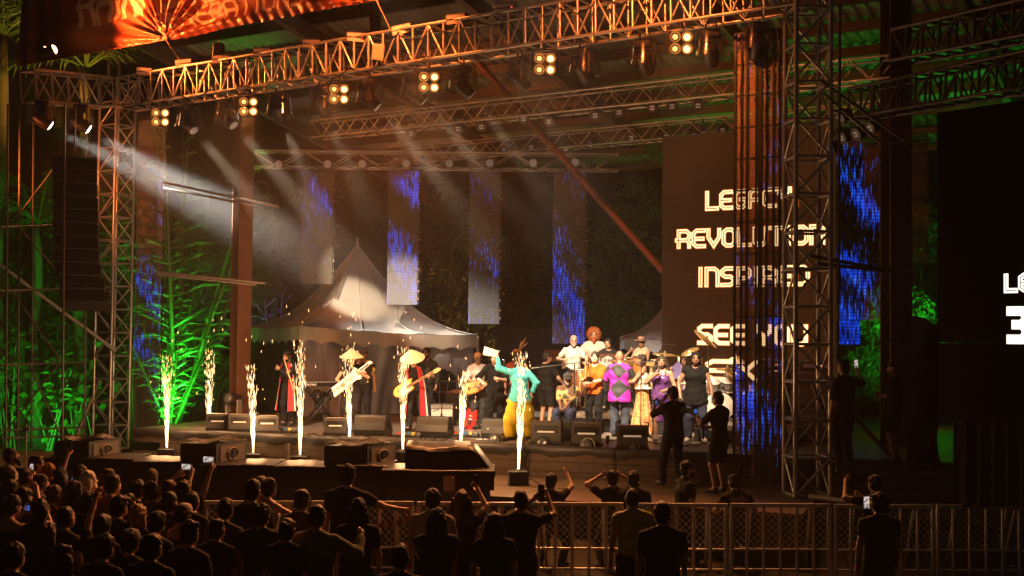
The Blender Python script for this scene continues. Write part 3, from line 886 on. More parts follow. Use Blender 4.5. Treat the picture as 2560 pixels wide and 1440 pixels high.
n_, r_, l_ = at(752, 815, 31.), at(1195, 838, 34.), at(612, 818, 36.)
pk = at(893, 617, 34.6)
troot, tcor, tc_ = tent('white pagoda tent with scalloped valance behind the musicians', n_, r_, l_, pk, STAGE_Z)
def tarp(u, v):
    p = n_ + (r_ - n_) * (u * .995); out = (p - tc_); out.z = 0; out.normalize()
    f = .05 * math.sin(u * 46 + 1.5 * math.sin(v * 4 + u * 9)) + .03 * math.sin(u * 97 + v * 6) * v
    f += .04 * math.sin(9 * (u * 2 - v) + 4 * v * u)
    return (p.x - out.x * (.12 - f), p.y - out.y * (.12 - f), p.z - .3 - (p.z - .3 - STAGE_Z - .02) * v)
# curtains either side of the arched window (hole left open in the grid, closed by a clear pane)
bb = MB(); bb.grid(tarp, 120, 36)
keep = []
for f in bb.f:
    i = f[0] % 121; j = f[0] // 121; u = (i + .5) / 120; v = (j + .5) / 36
    win = .70 < u < .885 and (.36 + 1.2 * (abs(u - .79) / .11) ** 2.2 * .14) < v < .88
    if not win: keep.append(f)
bb.f = keep; bb.m = [0] * len(keep); bb.build('curtain_wall', WALLT, troot, 'all')
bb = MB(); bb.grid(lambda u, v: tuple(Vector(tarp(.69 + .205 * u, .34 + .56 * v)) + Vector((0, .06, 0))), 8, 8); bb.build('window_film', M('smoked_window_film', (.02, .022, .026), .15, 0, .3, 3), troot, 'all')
for u in (.75, .80, .845):
    tube_part('window_bar', Vector(tarp(u, .42)) - Vector((0, .03, 0)), Vector(tarp(u, .88)) - Vector((0, .03, 0)), .012, M('pale_bar', (.32, .33, .36), .5), troot)
for v in (.54, .70):
    tube_part('window_bar', Vector(tarp(.70, v)) - Vector((0, .03, 0)), Vector(tarp(.885, v)) - Vector((0, .03, 0)), .012, M('pale_bar'), troot)
MB().tube([Vector(tarp(.105, v)) - Vector((0, .05, 0)) for v in (0, .3, .6, 1)], .03, 6).build('curtain_seam', M('pale_seam', (.36, .37, .40), .5), troot)
bb = MB(); bb.grid(lambda u, v: tuple((l_ + (n_ - l_) * u) + Vector((.05 * math.sin(u * 30), .25, 0)) - Z * (.35 + 1.85 * v)), 30, 4); bb.build('open_side_sheet', M('painted_shade', (.03, .027, .025), .7, 0, .3, 3), troot, 'all')  # open left face: a dark sheet stands in for the shade inside
n2, r2, l2 = at(1760, 848, 33.), at(1990, 842, 32.), at(1552, 842, 36.)
tent('smaller pale tent half hidden behind the lettered screen', n2, r2, l2, at(1728, 660, 35.), STAGE_Z)
# dark container behind the musicians
bx = at(1240, 1010, 36.5); bx2 = at(1640, 1010, 36.5)
bb = MB(); bb.box(((bx.x + bx2.x) / 2, 37.5, 2.2), (bx2.x - bx.x, 2., 2.4)); 
cont = bb.build('storage_container', M('dark_container', (.02, .017, .016), .6, 0, .3, 3)); tag(cont, 'low dark container wall behind the seated musician', 'container')

# ================================================================== VEGETATION
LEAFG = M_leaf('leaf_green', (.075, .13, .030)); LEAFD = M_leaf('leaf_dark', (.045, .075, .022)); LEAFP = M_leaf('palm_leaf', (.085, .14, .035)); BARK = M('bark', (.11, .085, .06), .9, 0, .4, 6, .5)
def frond_mesh(L, nl, ll, droop, name, mat, w=.045):
    """palm frond: curved midrib with paired leaflets, base at origin, along +Y rising"""
    mb = MB(); pts = []
    for i in range(9):
        t = i / 8; pts.append((0, L * (t - .18 * droop * t * t), L * (.55 * t - .75 * droop * t * t)))
    mb.tube(pts, [.022 * (1 - .8 * i / 8) * L / 2 for i in range(9)], 5)
    for i in range(nl):
        t = .14 + .86 * i / nl
        y = L * (t - .18 * droop * t * t); z = L * (.55 * t - .75 * droop * t * t)
        for sgn in (-1, 1):
            l = ll * math.sin(PI * (.12 + .86 * t)) * rng.uniform(.85, 1.1)
            if rng.random() < .12: continue
            dx, dy, dz = sgn * l * rng.uniform(.55, .85), l * rng.uniform(.35, .75), -l * rng.uniform(.05, .7)
            b0 = Vector((0, y, z)); m0 = b0 + Vector((dx * .55, dy * .55, dz * .3)); e0 = b0 + Vector((dx, dy, dz))
            mb.add([b0 + Vector((0, -w / 3, 0)), b0 + Vector((0, w / 3, 0)), m0 + Vector((0, w / 2, .01)), m0 + Vector((0, -w / 2, .01)), e0], [(0, 1, 2, 3), (3, 2, 4)])
    return mb.mesh(name, mat)
FR = [frond_mesh(3.0, 26, .75, d, 'frond', LEAFP) for d in (.25, .6, .95)]
FRU = [frond_mesh(4.2, 17, .6, d, 'frond', LEAFP, .055) for d in (.05, .2)]
def palm(label, px, py, D, nf, kind='crown', lean=(0, 0), scale=1.):
    top = at(px, py, D); base = Vector((top.x, top.y, 0)); h = top.z; top = top + Vector((lean[0], lean[1], 0))
    root = empty('palm_tree', base); tag(root, label, 'palm tree', 'palms around the stage')
    if h > .6:
        n = 8; mb = MB()
        mb.tube([base + (top - base) * (i / n) + Vector((.06 * math.sin(i * 1.3), 0, 0)) for i in range(n + 1)], [.16 * scale - .007 * i for i in range(n + 1)], 8); mb.build('trunk', BARK, root, 'all')
    for i in range(nf):
        a = 2 * PI * i / nf + rng.uniform(-.2, .2)
        me = rng.choice(FR if kind == 'crown' else FRU)
        el = rng.uniform(-.2, .55) if kind == 'crown' else rng.uniform(.62, 1.08)
        mtx = Matrix.Translation(top) @ Matrix.Rotation(a, 4, 'Z') @ Matrix.Rotation(el, 4, 'X') @ Matrix.Scale(scale * rng.uniform(.8, 1.1), 4)
        obj('frond', me, root, mtx, True)
    return root
palm('clump palm with tall upright stems glowing green by the left curtain', 440, 1085, 33.5, 13, 'up', scale=1.75)
palm('feathery young palm glowing green in front of the tall clump', 425, 1090, 32.6, 12, 'up', scale=.95)
palm('tall palm with amber fronds behind the top left corner of the banner', 10, 90, 37., 16, 'crown', scale=1.3)
palm('tall palm hanging amber fronds over the left truss', 215, 170, 36.5, 16, 'crown', scale=1.35)
palm('drooping palm at the left edge, dim green', 95, 560, 36., 15, 'crown', scale=1.05)
palm('green palm rising behind the left curtain', 335, 700, 37., 14, 'crown', scale=1.)
palm('palm in dim green light above the tent eaves', 690, 560, 41., 13, 'crown', scale=.9)

def leaf_shape(l, w):
    return [(0, 0, 0), (-w * .5, l * .35, .04 * l), (-w * .42, l * .68, .0), (0, l, -.12 * l), (w * .42, l * .68, .0), (w * .5, l * .35, .04 * l), (0, l * .5, -.03 * l)]
LF = [(0, 1, 6), (1, 2, 6), (2, 3, 6), (3, 4, 6), (4, 5, 6), (5, 0, 6)]
def big_leaf_mesh(l, w):
    mb = MB(); mb.add(leaf_shape(l, w), LF); return mb.mesh('leaf', LEAFG, 'all')
BIGL = [big_leaf_mesh(.34, .22), big_leaf_mesh(.26, .2)]
def shrub(label, cx, cy, D, w, h, n, big=True):
    c = at(cx, cy, D)
    root = empty('broadleaf_shrub', (c.x, c.y, 0)); tag(root, label, 'shrub', 'broad-leaved shrubs at the left')
    for k in range(6):
        a = c + Vector((rng.uniform(-.3, .3) * w, rng.uniform(-.2, .2), 0)); a.z = 0
        tube_part('stem', a, c + Vector((rng.uniform(-.5, .5) * w, rng.uniform(-.3, .3), rng.uniform(-.2, .5) * h)), .018, BARK, root)
    for k in range(n):
        p = c + Vector((rng.gauss(0, .33) * w, rng.uniform(-.5, .5) * .8, rng.gauss(0, .33) * h))
        mtx = Matrix.Translation(p) @ Matrix.Rotation(rng.uniform(2.2, 4.1), 4, 'Z') @ Matrix.Rotation(rng.uniform(-.9, .6), 4, 'X') @ Matrix.Rotation(rng.uniform(-.6, .6), 4, 'Y') @ Matrix.Scale(rng.uniform(.7, 1.3), 4)
        obj('leaf', rng.choice(BIGL), root, mtx, True)
shrub('shrub of big round leaves lit bright green at lower left', 120, 985, 33.2, 1.5, 1.3, 110)
shrub('leafy shrub lit green at the left edge of the picture', 25, 900, 33.8, 1.2, 1.6, 90)
shrub('dim leafy shrub behind the left tower', 215, 960, 34., 1.2, 1.5, 80)

def leaf_cloud(n, blobs, size, seed, up=.35):
    g_ = np.random.default_rng(seed); V = []; F = []
    idx = g_.choice(len(blobs), n, p=np.array([b_[3] ** 3 for b_ in blobs]) / sum(b_[3] ** 3 for b_ in blobs))
    for i in idx:
        bx_, by_, bz_, br = blobs[i][:4]
        d = g_.normal(size=3); d /= np.linalg.norm(d); r_ = br * g_.uniform(.35, 1.05) ** .5
        p = np.array([bx_, by_, bz_]) + d * r_ * np.array([1, 1, .8])
        l = size * g_.uniform(.6, 1.4); w = l * .42
        a = g_.normal(size=3) * .8 + d * .6 - np.array([0, 0, up]); a /= np.linalg.norm(a)
        s = np.cross(a, g_.normal(size=3)); s /= np.linalg.norm(s) + 1e-9
        b0 = len(V); nrm = np.cross(a, s) * l * .08
        V += [p - a * l * .5, p + s * w * .5 + nrm, p + a * l * .5, p - s * w * .5 + nrm]; F += [(b0, b0 + 1, b0 + 2, b0 + 3)]
    return V, F
def tree(label, px, D, h, spread, n, mat, seed, size=.16, name='tree', zc=None, cat='tree', group='trees behind the stage', wide=1.):
    b0 = at(px, 900, D); base = Vector((b0.x, b0.y, 0))
    g_ = random.Random(seed)
    root = empty(name, base); tag(root, label, cat, group)
    mb = MB(); top = base + Vector((g_.uniform(-.4, .4), 0, h * .75))
    mb.tube([base, base + (top - base) * .35 + Vector((g_.uniform(-.2, .2), 0, 0)), base + (top - base) * .7, top], [.22, .16, .1, .04], 7); mb.build('trunk', BARK, root, 'all')
    blobs = []
    for k in range(15):
        t = g_.uniform(.28, 1.); a = g_.uniform(0, 2 * PI); rr = spread * g_.uniform(.2, 1.) * (1 - .45 * t)
        c = base + Vector((math.cos(a) * rr * wide, math.sin(a) * rr * .7, h * t)); blobs.append((c.x, c.y, c.z, spread * g_.uniform(.26, .46)))
        st = base + (top - base) * max(.2, t - .25)
        MB().tube([st, st + (c - st) * .55 + Vector((0, 0, -.1)), c], [.07, .045, .015], 5).build('limb', BARK, root, 'all')
    V, F = leaf_cloud(n, blobs, size, seed)
    mb = MB(); mb.v = [tuple(v) for v in V]; mb.f = F; mb.m = [0] * len(F); mb.build('crown', mat, root)
tree('dim tree far left behind the green shrubs', 60, 40., 7., 3., 6500, LEAFG, 1, .24)
tree('tree behind the left curtain, washed green low down', 270, 41., 6.5, 2.6, 5500, LEAFG, 2, .22)
tree('green tree between the reddish column and the palm clump', 540, 39., 6.4, 2.4, 6000, LEAFG, 3, .2)
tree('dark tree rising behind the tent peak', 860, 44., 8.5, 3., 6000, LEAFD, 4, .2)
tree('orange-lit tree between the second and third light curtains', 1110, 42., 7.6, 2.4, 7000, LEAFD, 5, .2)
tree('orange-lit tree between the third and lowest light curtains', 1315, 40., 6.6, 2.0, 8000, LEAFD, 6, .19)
tree('dim green tree beside the lettered screen', 1560, 42., 8., 2.5, 7000, LEAFG, 7, .2)
tree('green-lit leafy tree right of the broad dark column', 2310, 31., 6.2, 1.9, 8000, LEAFG, 8, .17)
tree('green-lit bush behind the right light curtains', 2180, 34., 4.6, 1.6, 4000, LEAFG, 9, .17)
V, F = leaf_cloud(16000, [(x, 50 + 3 * math.sin(x), z, 2.6) for x in np.linspace(-26, 30, 34) for z in (2, 5.5)], .34, 77)
mb = MB(); mb.v = [tuple(v) for v in V]; mb.f = F; mb.m = [0] * len(F)
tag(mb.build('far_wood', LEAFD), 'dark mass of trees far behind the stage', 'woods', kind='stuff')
# bare purple-lit shrub
root = empty('bare_shrub', at(690, 830, 38.)); tag(root, 'thin bare shrub lit purple above the tent roof', 'shrub')
PUR_B = M('pale_bark', (.35, .3, .33), .8)
for a, c in (((668, 830), (662, 752)), ((662, 790), (640, 760)), ((662, 770), (690, 745)), ((700, 815), (706, 730)), ((706, 760), (730, 735)), ((600, 800), (640, 790)), ((640, 790), (668, 800)), ((706, 790), (690, 770))):
    tube_part('twig', at(*a, 38.), at(*c, 38.), .022, PUR_B, root)

# ================================================================== LIGHT FIXTURES
WARM = (1., .56, .26); WARMW = (1., .76, .50); WHITE = (1., .90, .76); ORANGE = (1., .20, .035); GREEN = (.03, 1., .06); AMBER = (1., .42, .06)
def rotx(a): return Matrix.Rotation(a, 4, 'X')
HOT = M_emit('white_hot_lens', (1., .92, .8), 14.)
HOTO = M_emit('orange_hot_lens', (1., .36, .12), 16.)
# moving head hung from a truss, in a clear rain dome; local +Y is where it aims, tilted down
def moving_head_kit(tilt, lens):
    k = Kit()
    k.add('base', MB().box((0, 0, -.14), (.36, .30, .15), bev=.02), BLACKM)
    mb = MB()
    for s_ in (-1, 1): mb.box((s_ * .19, 0, -.36), (.05, .16, .40), bev=.015)
    mb.box((0, 0, -.235), (.40, .16, .05)); k.add('yoke', mb, BLACKM)
    T = Matrix.Translation((0, 0, -.50)) @ rotx(R(tilt - 180))
    hd = k.add('head', MB().lathe([(.08, -.20), (.14, -.17), (.155, -.02), (.15, .16), (.13, .24)], 14, T), BLACKM, None, 35)
    k.add('lens', MB().lathe([(.118, .241), (.06, .262), (0, .266)], 14, T), lens, hd, 'all')
    for q in (-.1, .1): k.add('clamp', MB().tube([(q, 0, -.065), (q, 0, .06)], .02, 6), BLACKM)
    mb = MB(); mb.lathe([(.27, -.10), (.30, -.20), (.33, -.42), (.37, -.58)], 16); mb.f = mb.f[:-2]; mb.m = mb.m[:-2]
    k.add('rain_dome', mb, M_clear('clear_plastic'), None, 'all')
    return k
MH = moving_head_kit(48, M('dim_lit_lens', (.5, .48, .45), .2, 0, .2, 40, emit=(1, .85, .65), es=.10)); MHL = moving_head_kit(58, HOT)
ft_z = lambda px: (FT0.z + (FT1.z - FT0.z) * ((s_at(px, 0) - .35) / (s_at(2000, 0) - .35))) - TH / 2
stage_aim = lambda px, y=1000: onz(px, 1085, STAGE_Z) + Z * 1.1
heads = [(463, 8), (560, 9), (690, 9), (797, 9), (915, 9), (1030, 9), (1147, 9), (1290, 9), (1450, 9), (1604, 0), (1770, 0), (1888, 0)]
for i, (px, pw) in enumerate(heads):
    s_ = s_at(px, 0)
    p = S(s_, .12, ft_z(px) - .08)
    tg = stage_aim(min(px + 560 + 30 * (i % 3), 1790))
    if i in (2, 3): tg = at(880, 735, 33.2) if i == 2 else at(1050, 795, 33.4)
    d = tg - p; d.z = 0
    root = MH.spawn('moving_head_light', look(p, d), f'{ORD[i]} moving head in a clear rain dome from the left under the front truss', 'stage light', 'moving heads under the front truss')
    if pw: spot('beam_lamp', p + Vector((d.normalized().x * .37, d.normalized().y * .37, -.82)), tg, pw * (550 if i in (2, 3) else 1000) * KEY, WARMW, 15 if i not in (2, 3) else 17, .7, .1, root)
for i, (px, py, D, tx, ty) in enumerate(((104, 262, 28.6, 860, 690), (200, 272, 29.0, 1000, 760))):
    p = at(px, py, D) + Z * .15; tg = at(tx, ty, 31.5)
    d = tg - p; d.z = 0
    root = MHL.spawn('moving_head_light', look(p, d), ('outer', 'inner')[i] + ' white-hot moving head throwing a beam from the left side truss', 'stage light', 'moving heads at the left corner', swap={'rain_dome': None} if 0 else None)
    spot('beam_lamp', p + Vector((d.normalized().x * .42, d.normalized().y * .42, -.76)), tg, 23000 * BEAM, (1., .94, .84), 19, 1., .09, root)
# four-lamp blinders
k = Kit()
k.add('housing', MB().box((0, .05, 0), (.44, .10, .44), bev=.02), BLACKM)
HB = [M_emit('blinder_lamp_bright', (1., .50, .16), 4.5), M_emit('blinder_lamp_soft', (1., .44, .12), 2.2)]
for j, (x, z) in enumerate(((-.11, .11), (.11, .11), (-.11, -.11), (.11, -.11))):
    T = Matrix.Translation((x, -.003, z)) @ rotx(R(90))
    rm = MB().lathe([(.075, .012), (.10, .03), (.105, .05)], 14, T); rm.f = rm.f[:-2]; rm.m = rm.m[:-2]; rf = k.add('reflector', rm, M_emit('glowing_reflector', (1., .30, .05), .55, False), None, 'all')  # amber emission puts the caught lamplight into the reflector itself
    k.add('lamp', MB().lathe([(.066 if j % 2 else .052, .02), (.03, .035), (0, .04)], 12, T), HB[0] if j % 2 else HB[1], rf, 'all')
mb = MB(); mb.tube([(-.25, .05, 0), (-.25, .05, .30), (.25, .05, .30), (.25, .05, 0)], .015, 6); mb.tube([(0, .05, .30), (0, .05, .42)], .02, 6); k.add('yoke', mb, BLACKM)
for i, (px, py) in enumerate(((402, 294), (622, 267), (848, 236), (1073, 206), (1362, 161), (1702, 108))):
    p = onplane(px, py, S(0, -.30, 0), NB)
    T = look(p, Vector((-.05, 1, .05)).normalized()) 
    r_ = k.spawn('blinder_light', T, f'{ORD[i]} four-lamp warm blinder from the left under the front truss', 'stage light', 'blinders under the front truss')
    spot('blinder_lamp', p + Vector((0, -.12, 0)), p + Vector((-.25, -1, -.75)), (600, 600, 600, 2600, 3600, 3600)[i] * BLIND, (1., .33, .09), 95, .9, .15, r_)
# panel floods on top of the front truss
k = Kit()
k.add('housing', MB().box((0, 0, 0), (.46, .26, .22), bev=.02), GREYP)
k.add('panel', MB().box((0, -.134, .05), (.40, .012, .07)), M('flood_panel', (.62, .5, .42), .35, 0, .2, 70)); k.add('panel', MB().box((0, -.134, -.05), (.40, .012, .07)), M('flood_panel'))
mb = MB(); mb.tube([(-.26, 0, 0), (-.26, .02, -.2), (.26, .02, -.2), (.26, 0, 0)], .014, 6); k.add('yoke', mb, BLACKM)
k.add('status_light', MB().box((.15, -.142, 0), (.022, .01, .022)), M_emit('red_status', (1, .06, .03), 2.5, False))
for i, (px, py) in enumerate(((367, 180), (465, 160), (558, 150), (662, 132), (783, 111), (895, 95), (1008, 76), (1145, 50), (1265, 22))):
    p = onplane(px, py, S(0, -.2, 0), NB)
    k.spawn('flood_light', look(p, Vector((.25, 1, .12))) @ Matrix.Rotation(R(rng.uniform(-8, 8)), 4, 'Y'), f'{ORD[i]} grey panel flood from the left on top of the front truss', 'stage light', 'floods on the front truss')
p = onplane(945, 130, S(0, -.45, 0), NB)
tag(MB().box((0, 0, 0), (.26, .03, .34), look(p, Vector((.1, 1, .05))) @ Matrix.Rotation(R(6), 4, 'Y'), bev=.01).build('notice_board', M('pale_notice', (.4, .28, .22), .6)), 'small pale notice hanging on the front truss', 'sign')
# round PAR lamps
def par_kit(lens, dome=.015):
    k = Kit(); T = Matrix.Translation((0, 0, -.30)) @ rotx(R(-118))
    c = k.add('can', MB().lathe([(.05, -.16), (.11, -.13), (.125, .06), (.13, .13), (.122, .131)], 14, T), BLACKM, None, 35)
    k.add('lens', MB().lathe([(.112, .118), (.098, .118 + dome * .55), (.06, .118 + dome * .9), (0, .118 + dome)], 14, T), lens, c, 'all')
    mb = MB(); mb.tube([(-.15, 0, -.30), (-.15, 0, -.08), (.15, 0, -.08), (.15, 0, -.30)], .014, 6); mb.tube([(0, 0, -.08), (0, 0, .04)], .02, 6); k.add('yoke', mb, BLACKM)
    return k
def dotted(name, base, dot, es=0.):
    m = M(name, base, .3); nt = m.node_tree; b = nt.nodes['Principled BSDF']
    tc = nt.nodes.new('ShaderNodeTexCoord'); vo = nt.nodes.new('ShaderNodeTexVoronoi'); vo.inputs['Scale'].default_value = 30; vo.inputs['Randomness'].default_value = .15
    cr = nt.nodes.new('ShaderNodeValToRGB'); cr.color_ramp.elements[0].color = (*dot, 1); cr.color_ramp.elements[0].position = .32; cr.color_ramp.elements[1].color = (*base, 1); cr.color_ramp.elements[1].position = .42
    nt.links.new(tc.outputs['Object'], vo.inputs[0]); nt.links.new(vo.outputs[0], cr.inputs[0]); nt.links.new(cr.outputs[0], b.inputs['Base Color'])
    if es: nt.links.new(cr.outputs[0], b.inputs['Emission Color']); b.inputs['Emission Strength'].default_value = es  # faint emission put in for stage light reflected by the unlit lens
    return m
DOTS = dotted('led_dot_lens', (.06, .055, .05), (.80, .75, .68), .18)
PK = par_kit(DOTS)
pars = [(1310, 262, 4), (1375, 268, 4), (1490, 252, 4), (1548, 244, 4), (1632, 232, 4), (1680, 228, 4), (1745, 226, 4), (1030, 300, 4), (1150, 288, 4), (1205, 282, 4),
        (1415, 340, 7.5), (1480, 330, 7.5), (1580, 312, 7.5), (1665, 308, 7.5), (1735, 305, 7.5), (1758, 300, 7.5), (1808, 292, 7.5), (1262, 345, 7.5), (1330, 338, 7.5)]
pars.sort(key=lambda q: (q[2], q[0])); cnt = {4: 0, 7.5: 0}
for px, py, t in pars:
    p = onplane(px, py, S(0, t, 0), NB)
    PK.spawn('par_light', look(p, Vector((-.25 + rng.uniform(-.2, .2), -1, 0))), f'{ORD[cnt[t]]} round LED lamp from the left on the ' + ('first' if t == 4 else 'second') + ' rear truss', 'stage light', 'round lamps on the rear trusses')
    cnt[t] += 1
PK2 = Kit(); T = rotx(R(90))
c_ = PK2.add('can', MB().lathe([(.06, -.2), (.11, -.16), (.115, .02), (.105, .03)], 14, T), BLACKM, None, 35); PK2.add('lens', MB().lathe([(.105, .031), (0, .036)], 14, T), dotted('pale_dot_lens', (.28, .26, .24), (.7, .66, .6), .10), c_); mb = MB(); mb.tube([(-.13, 0, 0), (-.13, .02, -.16), (.13, .02, -.16), (.13, 0, 0)], .012, 6); PK2.add('yoke', mb, BLACKM)
for i, px in enumerate((697, 819, 906, 1016, 1123, 1225, 1333, 1438)):
    PK2.spawn('par_light', look(at(px, 411 - .006 * (px - 697), 32.7), Vector((0, 1, .1))), f'{ORD[i]} round lamp from the left on the level backdrop truss', 'stage light', 'round lamps on the backdrop truss')
for i, (px, py, D) in enumerate(((2085, 330, 24.), (2115, 300, 23.5), (2150, 290, 23.2), (2185, 275, 23.), (2110, 250, 23.))):
    PK.spawn('par_light', look(at(px, py, D), Vector((-1, -.5, 0))), f'{ORD[i]} dark lamp of the cluster in the right wing beyond the tower', 'stage light', 'lamps in the right wing')
# orange PAR pairs washing banner and truss; last three added out of frame
PO = par_kit(HOTO, .075)
def orange_pair(px, py, D, tgt, power, label, ang=70, dx=.28):
    for i in range(2):
        p = at(px, py, D) + U * (dx * i); d = Vector(tgt) - p
        T = look(p, d) @ rotx(R(28)) @ Matrix.Translation((0, 0, .30))
        r_ = PO.spawn('par_light', T, ('left' if i == 0 else 'right') + ' one of ' + label, 'stage light', 'orange wash lamps')
        spot('wash_lamp', p + d.normalized() * .36, Vector(tgt), power, ORANGE, ang, 1., .1, r_)
orange_pair(102, 132, 28.8, banner_pos(ps + .3, .9), 2000 * WASH, 'the glowing orange lamp pair over the left side truss', 96)
orange_pair(-190, 430, 26.5, S(s_at(330, 0), 0, 7.4), 650 * WASH, 'the added orange lamp pair, unseen beyond the left edge, facing the left tower', 66)
orange_pair(900, -230, 24.2, S(s_at(1000, 0), 0, 9.2), 1500 * WASH, 'the added orange lamp pair, unseen above the middle of the front truss', 92)
orange_pair(1450, -330, 19.8, S(s_at(1600, 0), .2, 8.6), 1000 * WASH, 'the added orange lamp pair, unseen above the right end of the front truss', 80)
# added key lamps and their truss, unseen above the audience, to light the performers
adv = empty('added_advance_truss', (0, 16.5, 12.8)); tag(adv, 'added lighting truss over the audience, unseen above the picture', 'truss')
for j in range(2):
    for q in (-.2, .2): tube_part('chord', Vector((-9, 16.5 + q, 12.8 + .4 * j)), Vector((9, 16.5 + q, 12.8 + .4 * j)), .03, ALU, adv)
for i in range(19): tube_part('upright', Vector((-9 + i, 16.3, 12.8)), Vector((-9 + i, 16.3, 13.2)), .018, ALU, adv)
KP = par_kit(HOT)
for i, (x, px, py, dz, pw, an) in enumerate(((-7., 760, 1076, 1.25, 6, 11), (-5., 1010, 1082, 1.3, 8, 11.5), (-2.8, 1228, 1090, 1.3, 10, 13.5), (-.5, 1500, 1076, 1.95, 13, 14), (-1.2, 1440, 1094, 1.3, 10, 11.5), (.6, 1590, 1098, 1.3, 10.5, 11.5), (2.2, 1715, 1103, 1.3, 9.5, 11.5))):
    p = Vector((x, 16.5, 12.6)); tg = onz(px, py, STAGE_Z) + Z * dz
    r_ = KP.spawn('par_light', look(p, tg - p), f'{ORD[i]} added warm key lamp on the unseen truss above the audience', 'stage light', 'added key lamps on the unseen truss')
    spot('added_key_lamp', p + (tg - p).normalized() * .4 - Z * .3, tg, pw * 1000 * FOH, WARMW, an, .8, .12, r_)
# ground floods that colour the plants
k = Kit()
k.add('housing', MB().box((0, 0, .18), (.3, .12, .22), bev=.015), BLACKM); k.add('lens', MB().box((0, .062, .18), (.26, .008, .18)), M('flood_glass', (.3, .35, .3), .2)); k.add('stand', MB().box((0, 0, .03), (.34, .16, .05)), BLACKM)
def garden(p, tgt, power, color, label, ang=95):
    d = Vector(tgt) - p
    r_ = k.spawn('ground_flood', look(p, Vector((d.x, d.y, 0))), label, 'flood light', 'coloured ground floods')
    spot('flood_lamp', p + Z * .25 + d.normalized() * .12, tgt, power, color, ang, .9, .12, r_)
def gz(px, D, z=0.):
    p = at(px, 900, D); return Vector((p.x, p.y, z))
garden(gz(100, 30.6), at(120, 960, 34), 900 * GRN, GREEN, 'green ground flood under the far left scaffold', 92)
garden(gz(470, 31.2), at(425, 800, 34.2), 320 * GRN, GREEN, 'green ground flood at the foot of the palm clump', 72)
garden(gz(420, 31.6), at(430, 560, 34.4), 1700 * GRN, GREEN, 'second green ground flood aimed up the palm clump', 60)
garden(gz(560, 35.), at(520, 560, 39), 70 * GRN, GREEN, 'green ground flood behind the reddish column')
garden(at(150, 345, 34.6), at(110, 110, 37), 420 * GRN, AMBER, 'amber flood shining up into the tall left palms', 120)
garden(gz(1212, 39.0), at(1280, 700, 40.6), 520 * GRN, AMBER, 'amber ground flood under the trees behind the musicians', 110)
garden(gz(1500, 39.5), at(1580, 600, 42), 50 * GRN, GREEN, 'green ground flood under the tree beside the lettered screen', 100)
garden(gz(2298, 28.4, 1.13), at(2310, 740, 31), 1100 * GRN, GREEN, 'green ground flood behind the broad dark column', 100)
garden(gz(1790, 38.5), S(s_at(2080, 12.5), 12.5, 9.), 430 * GRN, GREEN, 'green ground flood shining up at the back of the roof', 75)
garden(gz(700, 37.2, .3), at(690, 770, 38.5), 120 * GRN, (.45, .05, 1.), 'purple ground flood behind the tent', 90)

# ================================================================== STAGE GEAR
# floor strobe/wash units along the stage lip
k = Kit()
mb = MB(); mb.prism([(-.17, 0), (.17, 0), (.17, .12), (.04, .34), (-.17, .34)], .52, Matrix(((0, 0, 1, -.26), (1, 0, 0, 0), (0, 1, 0, .05), (0, 0, 0, 1)))); k.add('housing', mb, GREYP)
T = Matrix.Translation((0, -.172, .2)); k.add('front_panel', MB().box((0, 0, .07), (.42, .012, .12), T), BLACK)
k.add('lit_strip', MB().box((0, -.008, .015), (.30, .01, .03), T), M('pale_strip', (.8, .7, .55), .4, emit=(1, .8, .5), es=.25))
mb = MB()
for j in range(3): mb.box((0, 0, .0 + j * .085), (.44, .012, .06), Matrix.Translation((0, .105, .22)) @ rotx(R(31)))
k.add('lamp_panel', mb, M('wash_lamp_panel', (.62, .55, .45), .3, 0, .2, 60))
mb = MB(); 
for s_ in (-1, 1): mb.tube([(s_ * .275, 0, .2), (s_ * .275, -.05, .43), (s_ * .2, -.05, .45)], .013, 6)
mb.box((0, 0, .025), (.56, .38, .05)); k.add('yoke', mb, BLACKM)
WASHK = k
for i, (px, py, rz) in enumerate(((1367, 1108, -8), (1466, 1113, -5), (1580, 1120, -4))):
    p = onz(px, py, STAGE_Z + .015); WASHK.spawn('floor_wash_light', Matrix.Translation(p) @ Matrix.Rotation(R(rz), 4, 'Z') @ Matrix.Scale(1.12, 4), f'{ORD[i]} big floor wash light from the left on the lip of the stage, right half', 'stage light', 'floor wash lights')
for i, (px, py) in enumerate(((545, 1074), (600, 1076), (668, 1080), (838, 1086))):
    p = onz(px, py, STAGE_Z + .015); WASHK.spawn('floor_wash_light', Matrix.Translation(p) @ Matrix.Rotation(R(8), 4, 'Z') @ Matrix.Scale(.9, 4), f'{ORD[i]} floor wash light from the left on the left lip of the stage', 'stage light', 'floor wash lights')
